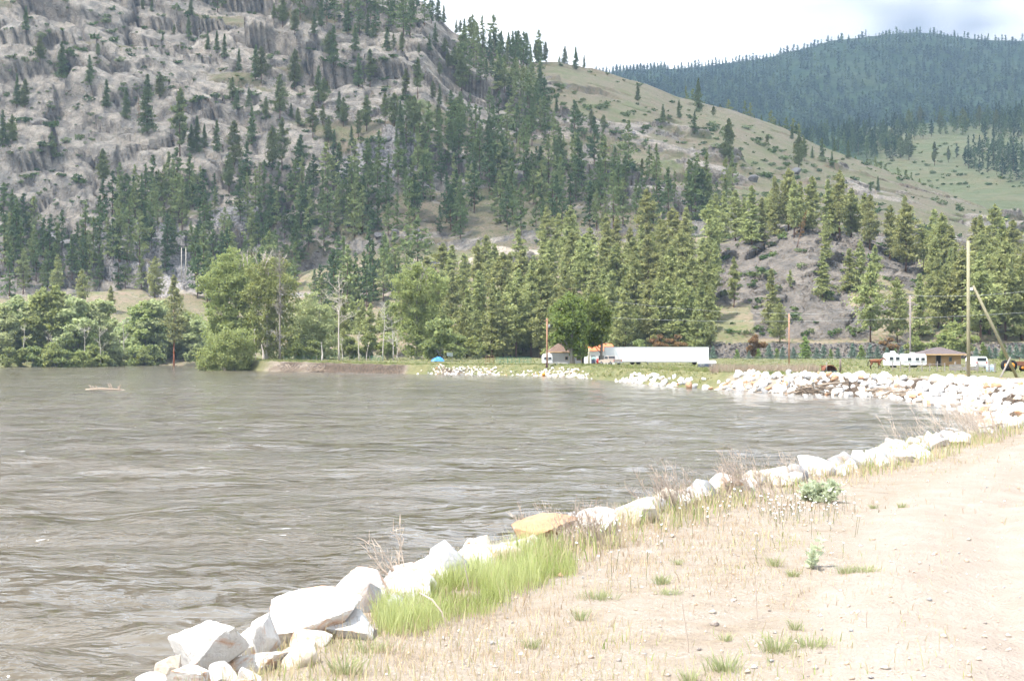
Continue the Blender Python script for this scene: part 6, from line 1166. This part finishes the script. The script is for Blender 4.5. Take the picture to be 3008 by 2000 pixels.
def canopy():
    c = gp(2080, 262); e = thing('truck_canopy', c, 'white-topped dark blue truck canopy on the grass before the long trailer', 'truck canopy', rz=.1)
    MB().prism([(-1.45, .05), (-1.45, .62), (1.45, .62), (1.45, .05)], 'y', 0, 1.7).build('body', M_NAVY, e, bevel=.05); MB().prism([(-1.5, .6), (-1.4, .98), (-.1, 1.0), (0, 1.15), (1.2, 1.18), (1.5, .95), (1.5, .6)], 'y', -.05, 1.75).build('top', M_WPAINT, e, bevel=.06)
    for x in (-1.0, .9): w_ = MB().box(x - .3, x + .3, -.03, .01, .25, .52).build('window', M_WPAINT, e); MB().box(x - .24, x + .24, -.045, -.031, .3, .47).build('pane', M_GLASS, w_)
canopy()
def camper(px0, px1, Y, h, label, hump, yaw=0.0):
    a = gp(px0, Y); b = gp(px1, Y); L = b.x - a.x; e = thing('camper', (a.x, Y, a.z), label, 'camper', rz=yaw); prof = [(0, .5), (0.0, h * .8), (.25, h), (L - .25, h), (L, h * .82), (L, .5), (L - .2, .38), (.3, .38)]
    if hump: prof = [(0, .45), (-.02, h * .8), (.3, h * .96), (L * .55, h), (L * .6, h * .99), (L, h * .78), (L, .42), (.3, .38)]
    MB().prism(prof, 'y', 0, 2.2).build('body', M_WPAINT, e, bevel=.05)
    for x in ((.35, .75) if L < 4 else (.3, .62, .85)): w_ = MB().box(L * x - .32, L * x + .32, -.05, .01, h * .5, h * .72).build('window', M_GPAINT, e); MB().box(L * x - .26, L * x + .26, -.065, -.051, h * .53, h * .69).build('pane', M_GLASS, w_)
    MB().box(.05, L - .05, -.02, -.003, h * .40, h * .44).build('stripe', M_GPAINT, e); MB().box(L * .4, L * .4 + .7, .7, 1.4, h - .02, h + .22).build('roof_vent', M_WPAINT, e, bevel=.04)
    for x in (.4, .55): MB().tube([(L * x, .02, .33), (L * x, .25, .33)], .33, 14).build('wheel', M_BLK, e, True)
camper(2603, 2648, 250, 2.55, 'tall rounded white camper behind the horse', True); camper(2650, 2722, 258, 2.35, 'lower white travel trailer between the grey pole and the cabin', False); camper(1592, 1623, 297, 2.2, 'small white camper beside the orange pole', False)
def cabin():
    Y = 287; a = gp(2716, Y); b = gp(2823, Y); W = b.x - a.x; e = thing('cabin', (a.x, Y, a.z), 'new plywood cabin with a low hip roof beyond the fence', 'cabin'); hw = 2.3; dp = 5.5
    MB().box(0, W, 0, dp, 0, hw).build('wall', M_PLY, e, bevel=.01); o_ = 1.25; rf = MB().add([(-o_, -o_, hw), (W + o_, -o_, hw), (W + o_, dp + o_, hw), (-o_, dp + o_, hw), (W / 2 - .4, dp / 2, hw + 1.35), (W / 2 + .4, dp / 2, hw + 1.35)], [(0, 1, 5, 4), (1, 2, 5), (2, 3, 4, 5), (3, 0, 4), (3, 2, 1, 0)]).build('roof', M_SHIN2, e)
    MB().box(-o_, W + o_, -o_ - .05, -o_, hw - .2, hw + .02).build('fascia', M_FASC, rf); MB().box(-o_ - .05, -o_, -o_, dp + o_, hw - .2, hw + .02).build('fascia', M_FASC, rf)
    d_ = MB().box(2.2, 3.05, -.03, .01, 0, 2.05).build('doorway', M_DARK, e); MB().box(2.08, 2.2, -.06, .01, 0, 2.12).build('frame', M_BOARD, d_); MB().box(3.05, 3.15, -.06, .01, 0, 2.12).build('frame', M_BOARD, d_)
    w_ = MB().box(4.6, 5.2, -.05, .01, .9, 1.75).build('window', M_BOARD, e); MB().box(4.66, 5.14, -.065, -.051, .96, 1.69).build('pane', M_GLASS, w_)
cabin()
# poles and wires
def pole(px, ytop, Y, r, mat, label, cross=None, base=None):
    g = gp(px, Y); zt = zpx(ytop, Y); e = thing('utility_pole', g, label, 'pole'); h = zt - g.z; MB().tube([(0, 0, -.3), (0, 0, h * .5), (0, 0, h)], [r, r * .9, r * .78], 10).build('shaft', mat, e, True)
    if cross == 'transformer': MB().tube([(.45, 0, h - 1.9), (.45, 0, h - 1.2)], .2, 10).build('transformer', M_GPAINT, e, True); MB().box(0, .4, -.04, .04, h - 1.5, h - 1.4).build('bracket', M_GPAINT, e); MB().box(-.5, .5, -.16, -.08, h - .5, h - .38).build('crossarm', mat, e)
    if cross == 'insul': MB().tube([(.1, 0, h - .5), (.35, 0, h - .45)], .05, 6).build('insulator', M_WPAINT, e)
    if cross == 'cap': MB().box(.12, .42, -.08, .08, h * .64, h * .66).build('bracket', M_WPAINT, e)
    return Vector((g.x, g.y, zt)), e
T1, _ = pole(1607, 935, 296, .17, M_POLEP, 'orange-brown utility pole with a transformer at the house', 'transformer'); T2, _ = pole(2318, 921, 335, .16, M_POLEP, 'thin pinkish pole standing in the pasture left of the horse', 'insul'); T3, _ = pole(2674, 868, 262, .17, M_POLEGR, 'grey weathered pole in front of the white travel trailer', 'insul'); T4, _ = pole(2845, 708, 150, .20, M_POLEG, 'tallest greenish pole at the right', 'cap')
top = at(2858, 840, 150.2); ft = gp(2990, 153); tag(MB().tube([top, (top + ft) / 2, ft - Vector((0, 0, .2))], [.15, .16, .17], 10).build('brace_pole', M_POLEG, None, True), 'slanting greenish brace pole leaning on the tallest pole', 'pole')
tag(MB().tube([at(2968, 1050, 151), gp(2935, 149) - Vector((0, 0, .2))], [.09, .1], 8).build('short_stake', M_BOARD, None, True), 'short pale stake propped against the foot of the brace pole', 'stake')
def wire(a, b, sag, label):
    a, b = Vector(a), Vector(b); pts = []
    for t in np.linspace(0, 1, 15): p = a.lerp(b, t); p.z -= sag * 4 * t * (1 - t); pts.append(p)
    tag(MB().tube(pts, .022, 4, False).build('power_line', M_WIRE), label, 'wire')
wire(at(1790, 884, 330), T2 + Vector((0, 0, 2.2)) * 0 + Vector((0, 0, .0)), .6, 'thin wire running from the trees to the pinkish pole'); wire(T2, T3, 1.2, 'thin wire between the pinkish pole and the grey pole'); wire(T3, at(3060, 850, 240), .5, 'thin wire from the grey pole toward the right edge'); wire(at(1790, 933, 335), at(3060, 915, 250), 1.2, 'lower thin wire crossing in front of the knoll'); wire(at(-40, 806, 420), at(545, 748, 640), 2.0, 'pale power line crossing the left slope')
for k, x in enumerate((533, 546)):
    p = np.array(at(x, 800, 648)); o = MB().tube([(0, 0, -3), (0, 0, 10.5)], [.2, .15], 6).build('power_pole', M_WBARK, None, True, loc=Vector(p)); tag(o, ['left', 'right'][k] + ' white pole of the pair among the slope pines', 'pole', 'paired poles on the slope')
# fences
def rail_fence(pxs, Y0, Y1, h, label, rails=(.5, 1.0), gaps=(), r=.05, mat=None, pm=None):
    n = len(pxs); Ps = [gp(x, Y0 + (Y1 - Y0) * i / max(1, n - 1)) for i, x in enumerate(pxs)]; e = thing('fence', Ps[0], label, 'fence'); mat = mat or M_BOARD
    for i, p in enumerate(Ps):
        q = p - Ps[0]; hh = h * (1 + .12 * math.sin(i * 2.7)); MB().tube([q - Vector((0, 0, .2)), q + Vector((.02, 0, hh))], r * 1.5, 6).build('post', pm or mat, e)
        if i < n - 1 and i not in gaps:
            q2 = Ps[i + 1] - Ps[0]
            for z in rails: MB().tube([q + Vector((0, -.02, z)), q2 + Vector((0, -.02, z + .04 * math.sin(i * 5 + z)))], r * .6, 5).build('rail', mat, e)
    return e
rail_fence([2622, 2645, 2672, 2708, 2731, 2753, 2775], 205, 203, 1.25, 'old pole fence in front of the white campers', (.45, .95)); rail_fence([2806, 2838, 2872, 2905, 2922], 198, 196, 1.35, 'weathered board fence before the cabin and tallest pole', (.3, .62, .95), (), .07); rail_fence([833, 862, 893, 930, 958, 1000, 1040, 1086], 383, 388, 1.25, 'wire fence with thin posts along the eroded bank', (.55, 1.05), (), .03, M_GREENP, M_BOARD); rail_fence([1128, 1180, 1216, 1240, 1300], 390, 386, 1.3, 'thin post fence between the green gate and blue tarpaulin', (.55, 1.0), (), .03, M_BOARD); rail_fence([2160, 2232, 2300, 2345, 2395, 2450, 2510, 2560], 375, 378, 1.2, 'wire fence in front of the spruce row', (.6, 1.0), (), .022, M_WIRE, M_BOARD)
for k, (x, w_, z0, z1) in enumerate([(2788, 24, .25, .62), (2788, 24, .68, 1.02), (2826, 30, .3, .7)]): p = gp(x, 196); tag(MB().box(0, w_ * mper(196) * 1.5, -.02, .02, z0, z1).build('plank', M_BOARD, None, loc=p), ['lower grey plank', 'upper grey plank', 'right grey plank'][k] + ' of the pen beside the cabin', 'plank')
def gate(px0, px1, Y, h, label, mat, nb=5, verts=4):
    a, b = gp(px0, Y), gp(px1, Y); W = b.x - a.x; e = thing('pipe_gate', a, label, 'gate')
    for i in range(nb): MB().tube([(0, 0, .25 + (h - .25) * i / (nb - 1)), (W, 0, .25 + (h - .25) * i / (nb - 1))], .03, 5).build('rail', mat, e)
    for i in range(verts): MB().tube([(W * i / (verts - 1), 0, 0), (W * i / (verts - 1), 0, h)], .03, 5).build('upright', mat, e)
gate(1090, 1125, 384, 1.3, 'green pipe gate lying between the pale trunks', M_GREENP)
for k, (x0, x1) in enumerate([(1458, 1491), (1492, 1526), (1527, 1560)]): gate(x0, x1, 322, 1.6, '%s green pipe panel of the corral' % ['left', 'middle', 'right'][k], M_GREENP)
gate(1426, 1450, 320, 1.9, 'rusty brown loading chute frame at the left end of the corral', M_RUST, 5, 3)
# camp by the eroded bank
c = gp(1286, 372); nx, ny = 22, 12; U, W = np.meshgrid(np.linspace(-1, 1, nx), np.linspace(-1, 1, ny)); Z = 1.15 * np.clip(1 - np.abs(U) ** 2.2, 0, 1) ** .7 * np.clip(1 - W ** 2 * .9, 0, 1) * (1 + .25 * fbm(U * 3, W * 3, oct=3, s=3)) - .05
tarp = ob('blue_tarpaulin', mesh_np('tarp', np.stack([U * 1.65, W * .9, Z], -1).reshape(-1, 3), grid_faces(ny, nx), [M_BLUE], True), None, c); tag(tarp, 'bright blue tarpaulin draped over a heap', 'tarpaulin')
c = gp(1289, 376); e = thing('lean_to', c, 'dark green sheet roof on posts over the blue tarpaulin', 'shelter')
MB().add([(-1.5, -.6, 1.45), (1.2, -.6, 1.40), (1.0, 1.0, 2.0), (-1.7, 1.0, 2.05), (-1.5, -.6, 1.5), (1.2, -.6, 1.45), (1.0, 1.0, 2.05), (-1.7, 1.0, 2.1)], [(0, 1, 2, 3), (4, 5, 6, 7), (0, 1, 5, 4), (1, 2, 6, 5), (2, 3, 7, 6), (3, 0, 4, 7)]).build('roof', M_DGREEN, e)
for q in ((-1.4, -.5), (1.1, -.5), (.9, .9), (-1.6, .9)): MB().tube([(q[0], q[1], 0), (q[0], q[1], 1.45 if q[1] < 0 else 2.0)], .05, 5).build('post', M_POST, e)
c = gp(1321, 374); e = thing('box_on_posts', c, 'pale grey box raised on posts right of the blue tarpaulin', 'box'); MB().box(-.75, .75, 0, .8, 1.25, 2.15).build('box', paint('pale_grey_box', (.42, .46, .42), .6), e, bevel=.02)
for q in (-.65, .0, .65): MB().tube([(q, .1, 0), (q, .1, 1.25)], .05, 5).build('post', M_BOARD, e)
# yard clutter
c = gp(1587, 288); e = thing('lawn_chair', c, 'yellow plastic chair on the river bank', 'chair'); MB().prism([(-.3, .42), (.3, .36), (.3, .42), (-.3, .48)], 'y', -.28, .28).build('seat', M_YEL, e); MB().prism([(-.3, .45), (-.24, .45), (-.5, 1.05), (-.56, 1.05)], 'y', -.28, .28).build('backrest', M_YEL, e)
for q in ((-.26, -.24), (.26, -.24), (-.26, .24), (.26, .24)): MB().tube([(q[0], q[1], 0), (q[0], q[1], .4)], .03, 5).build('leg', M_YEL, e)
def ball(name, c, r, mat, label, cat):
    bm = bmesh.new(); bmesh.ops.create_uvsphere(bm, u_segments=16, v_segments=10, radius=r); me = bpy.data.meshes.new(name); bm.to_mesh(me); bm.free(); me.materials.append(mat); me.polygons.foreach_set('use_smooth', [True] * len(me.polygons)); e = thing(name, c, label, cat); ob('float', me, e, (0, 0, r)); MB().tube([(0, 0, 2 * r - .03), (0, 0, 2 * r + .09)], .06, 8).build('neck', mat, e, True)
ball('buoy', gp(1597, 288), .36, M_ORB, 'round orange buoy beside the yellow chair', 'buoy')
c = gp(1606, 289); e = thing('folded_umbrella', c, 'folded dark patio umbrella at the foot of the orange pole', 'umbrella'); MB().tube([(0, 0, 0), (0, 0, 2.2)], .03, 6).build('pole', M_GPAINT, e); MB().tube([(0, 0, .75), (0, 0, 1.0), (0, 0, 2.05)], [.26, .24, .04], 8).build('canopy', paint('maroon_cloth', (.05, .02, .02), .9), e, True)
c = gp(1625, 289); e = thing('yard_table', c, 'small grey table against the house wall', 'table'); MB().box(-.75, .75, -.4, .4, .7, .76).build('tabletop', M_GPAINT, e)
for q in ((-.65, -.3), (.65, -.3), (-.65, .3), (.65, .3)): MB().box(q[0] - .04, q[0] + .04, q[1] - .04, q[1] + .04, 0, .7).build('leg', M_GPAINT, e)
c = gp(1730, 293); tag(MB().tube([(0, 0, -.2), (0, 0, 3.2)], [.17, .15], 8).build('wooden_post', M_POLEG, None, True, loc=c), 'thick wooden post between the two yard trees', 'post')
c = gp(1744, 294); e = thing('bin', c, 'dark bin with a pale teal lid left of the pickup', 'bin'); MB().tube([(0, 0, 0), (0, 0, 1.0)], [.36, .42], 10).build('body', M_NAVY, e, True); MB().tube([(0, 0, 1.0), (0, 0, 1.35), (0, 0, 1.5)], [.44, .42, .2], 10).build('lid', M_TEAL, e, True)
c = gp(1754, 293); e = thing('red_machine', c, 'dark red round machine between the bin and pickup', 'machine'); MB().tube([(-.1, 0, .7), (.25, 0, .7)], .55, 14).build('drum', M_RED, e, True); MB().box(-.3, .4, -.3, .3, 0, .35).build('base', M_BLK, e); MB().tube([(-.12, 0, .7), (-.2, 0, .7)], .25, 10).build('hub', M_BLK, e)
# by the riprap point
c = gp(2440, 196); e = thing('rusty_trough', c, 'rusty curved metal hood with a dark hollow on the grass', 'scrap metal', rz=.1); pr = [(math.cos(t) * .85, .2 + .75 * math.sin(t)) for t in np.linspace(0, math.pi, 10)]; inner = [(p * .93, .2 + (q - .2) * .9) for p, q in pr]
MB().prism(pr + inner[::-1], 'y', 0, 1.3).build('hood', M_RUST, e); MB().box(-.85, .85, 1.28, 1.32, .1, .9).build('back', M_RUST, e); MB().box(-.95, .95, .0, 1.3, 0.02, .2).build('base', M_DGREEN, e)
c = gp(2468, 196); tag(MB().tube([(0, 0, -.2), (.02, 0, 1.1), (.03, 0, 1.75)], [.14, .13, .12], 8).build('old_post', M_POST, None, True, loc=c), 'thick dark weathered post right of the rusty hood', 'post'); c = gp(2428, 195); tag(MB().tube([(0, 0, -.2), (0, 0, 1.35)], .06, 6).build('thin_post', M_BOARD, None, True, loc=c), 'thin grey post left of the rusty hood', 'post')
# pickup and tractor behind the tallest pole
c = gp(2884, 235); e = thing('white_van', c, 'white van parked right of the tallest pole', 'van', rz=.15); MB().prism([(-1.0, .35), (-1.02, 1.5), (-.8, 1.85), (.75, 1.9), (1.0, 1.55), (1.05, .35)], 'y', 0, 3.6).build('body', M_WPAINT, e, bevel=.05); MB().box(-.72, .72, -.03, .01, 1.2, 1.68).build('rear_window', M_GLASS, e); MB().box(-.95, .95, -.12, -.01, .32, .5).build('bumper', M_CHROME, e)
for s in (-.8, .8): MB().tube([(s - .12, .5, .33), (s + .12, .5, .33)], .33, 12).build('wheel', M_BLK, e, True); MB().box(s - .1, s + .1, -.03, .01, .8, 1.1).build('tail_light', M_RED, e)
for k, (x, r_) in enumerate([(2906, .42), (2914, .36)]): c = gp(x, 205); e = thing('barrel', c, ['pale blue barrel by the fence end, larger one', 'pale blue barrel by the fence end, smaller one'][k], 'barrel'); MB().tube([(0, 0, 0), (0, 0, .08), (0, 0, .45), (0, 0, .85), (0, 0, .92)], [r_ * .93, r_, r_ * 1.05, r_, r_ * .9], 14).build('drum', M_LTB, e, True); MB().tube([(0, 0, .915), (0, 0, .96)], r_ * .3, 8).build('cap', M_WPAINT, e)
def tractor():
    c = gp(2972, 205); e = thing('tractor', c, 'old tractor with a big black rear tyre at the right edge', 'tractor', rz=.12)
    for x, r_, w_ in ((-.4, .78, .4), (1.9, .45, .25)):
        for s in (-1, 1): tr = MB().tube([(x, s * .8 - w_ / 2, r_), (x, s * .8 - w_ * .3, r_), (x, s * .8 + w_ * .3, r_), (x, s * .8 + w_ / 2, r_)], [r_ * .9, r_, r_, r_ * .9], 20).build('wheel', M_BLK, e, True); MB().tube([(x, s * .8 - w_ / 2 - .02, r_), (x, s * .8 + w_ / 2 + .02, r_)], r_ * .5, 14).build('rim', M_ORB, tr, True)
    MB().box(.1, 2.1, -.28, .28, .75, 1.35).build('hood', M_RUST, e, bevel=.05); MB().box(-.7, .1, -.35, .35, .6, .95).build('gearbox', M_DARK, e); MB().prism([(-.75, 1.0), (-.3, 1.0), (-.3, 1.08), (-.65, 1.1), (-.75, 1.4), (-.82, 1.4)], 'y', -.25, .25).build('seat', M_BLK, e); MB().tube([(.05, 0, 1.2), (-.15, 0, 1.5)], .025, 6).build('steering_column', M_BLK, e); MB().tube([(1.2, .12, 1.3), (1.2, .12, 1.9)], .035, 6).build('exhaust', M_RUST, e)
tractor()
# bay horse, walking to the right with its head level
def horse():
    c = gp(2572, 228); e = thing('horse', c, 'bay horse standing on the grass left of the campers', 'horse'); J = {'hip': (-.72, 0, 1.18), 'croup': (-.55, 0, 1.27), 'loin': (-.1, 0, 1.25), 'chest': (.38, 0, 1.2), 'sh': (.62, 0, 1.2), 'n1': (.88, 0, 1.42), 'n2': (1.08, 0, 1.58), 'poll': (1.2, 0, 1.64), 'face': (1.4, 0, 1.50), 'muz': (1.6, 0, 1.32)}
    rad = {'hip': .25, 'croup': .30, 'loin': .31, 'chest': .33, 'sh': .25, 'n1': .17, 'n2': .13, 'poll': .12, 'face': .105, 'muz': .075}; names = list(J); vs = [J[k] for k in names]; rr = [(rad[k] * (.85 if k not in ('poll', 'face', 'muz') else .8), rad[k]) for k in names]; ed = [(i, i + 1) for i in range(len(names) - 1)]
    def chain(start, pts):
        p = names.index(start)
        for (x, y, z, r_) in pts: vs.append((x, y, z)); rr.append((r_, r_)); ed.append((p, len(vs) - 1)); p = len(vs) - 1
    for s, dx in ((1, .06), (-1, -.10)):
        chain('hip', [(-.62 + dx * .3, s * .17, .92, .17), (-.52 + dx, s * .18, .80, .13), (-.78 + dx, s * .18, .50, .07), (-.74 + dx, s * .18, .12, .045), (-.68 + dx, s * .18, .03, .065)])
        chain('sh', [(.50 - dx * .3, s * .16, .86, .13), (.52 - dx, s * .17, .66, .085), (.52 - dx, s * .17, .44, .06), (.51 - dx, s * .17, .12, .045), (.55 - dx, s * .17, .03, .06)])
    me = bpy.data.meshes.new('horse_body'); me.from_pydata(vs, ed, []); o = ob('body', me, e); mo = o.modifiers.new('skin', 'SKIN'); mo.use_smooth_shade = True
    for i, v in enumerate(me.skin_vertices[0].data): v.radius = rr[i]; v.use_root = (i == 1)
    ss = o.modifiers.new('sub', 'SUBSURF'); ss.levels = 2; ss.render_levels = 2
    def coat(t):
        z = t.n('ShaderNodeSeparateXYZ', {0: objc(t)}).outputs[2]; pbr(t, t.mix(t.ramp(t.math('ADD', z, t.math('MULTIPLY', t.noise(objc(t), 4, 3), .15)), [(.50, 1.0), (.72, 0.0)]), (.20, .075, .035), (.02, .014, .012)), .55)
    me.materials.append(material('bay_coat', coat)); M_HAIR = paint('black_horse_hair', (.015, .012, .011), .7)
    MB().tube([(-.98, 0, 1.25), (-1.1, 0, 1.1), (-1.14, 0, .8), (-1.2, 0, .45)], [.05, .07, .08, .02], 7).build('tail', M_HAIR, e, True); MB().prism([(.62, 1.46), (.85, 1.62), (1.12, 1.80), (1.2, 1.78), (1.02, 1.55), (.8, 1.38)], 'y', -.035, .035).build('mane', M_HAIR, e)
    for s in (-.06, .06): MB().tube([(1.17, s, 1.72), (1.19, s * 1.2, 1.86)], [.035, .008], 5).build('ear', material('ear_coat%d' % (s > 0), lambda t: pbr(t, (.15, .06, .03), .6)), e)
horse()
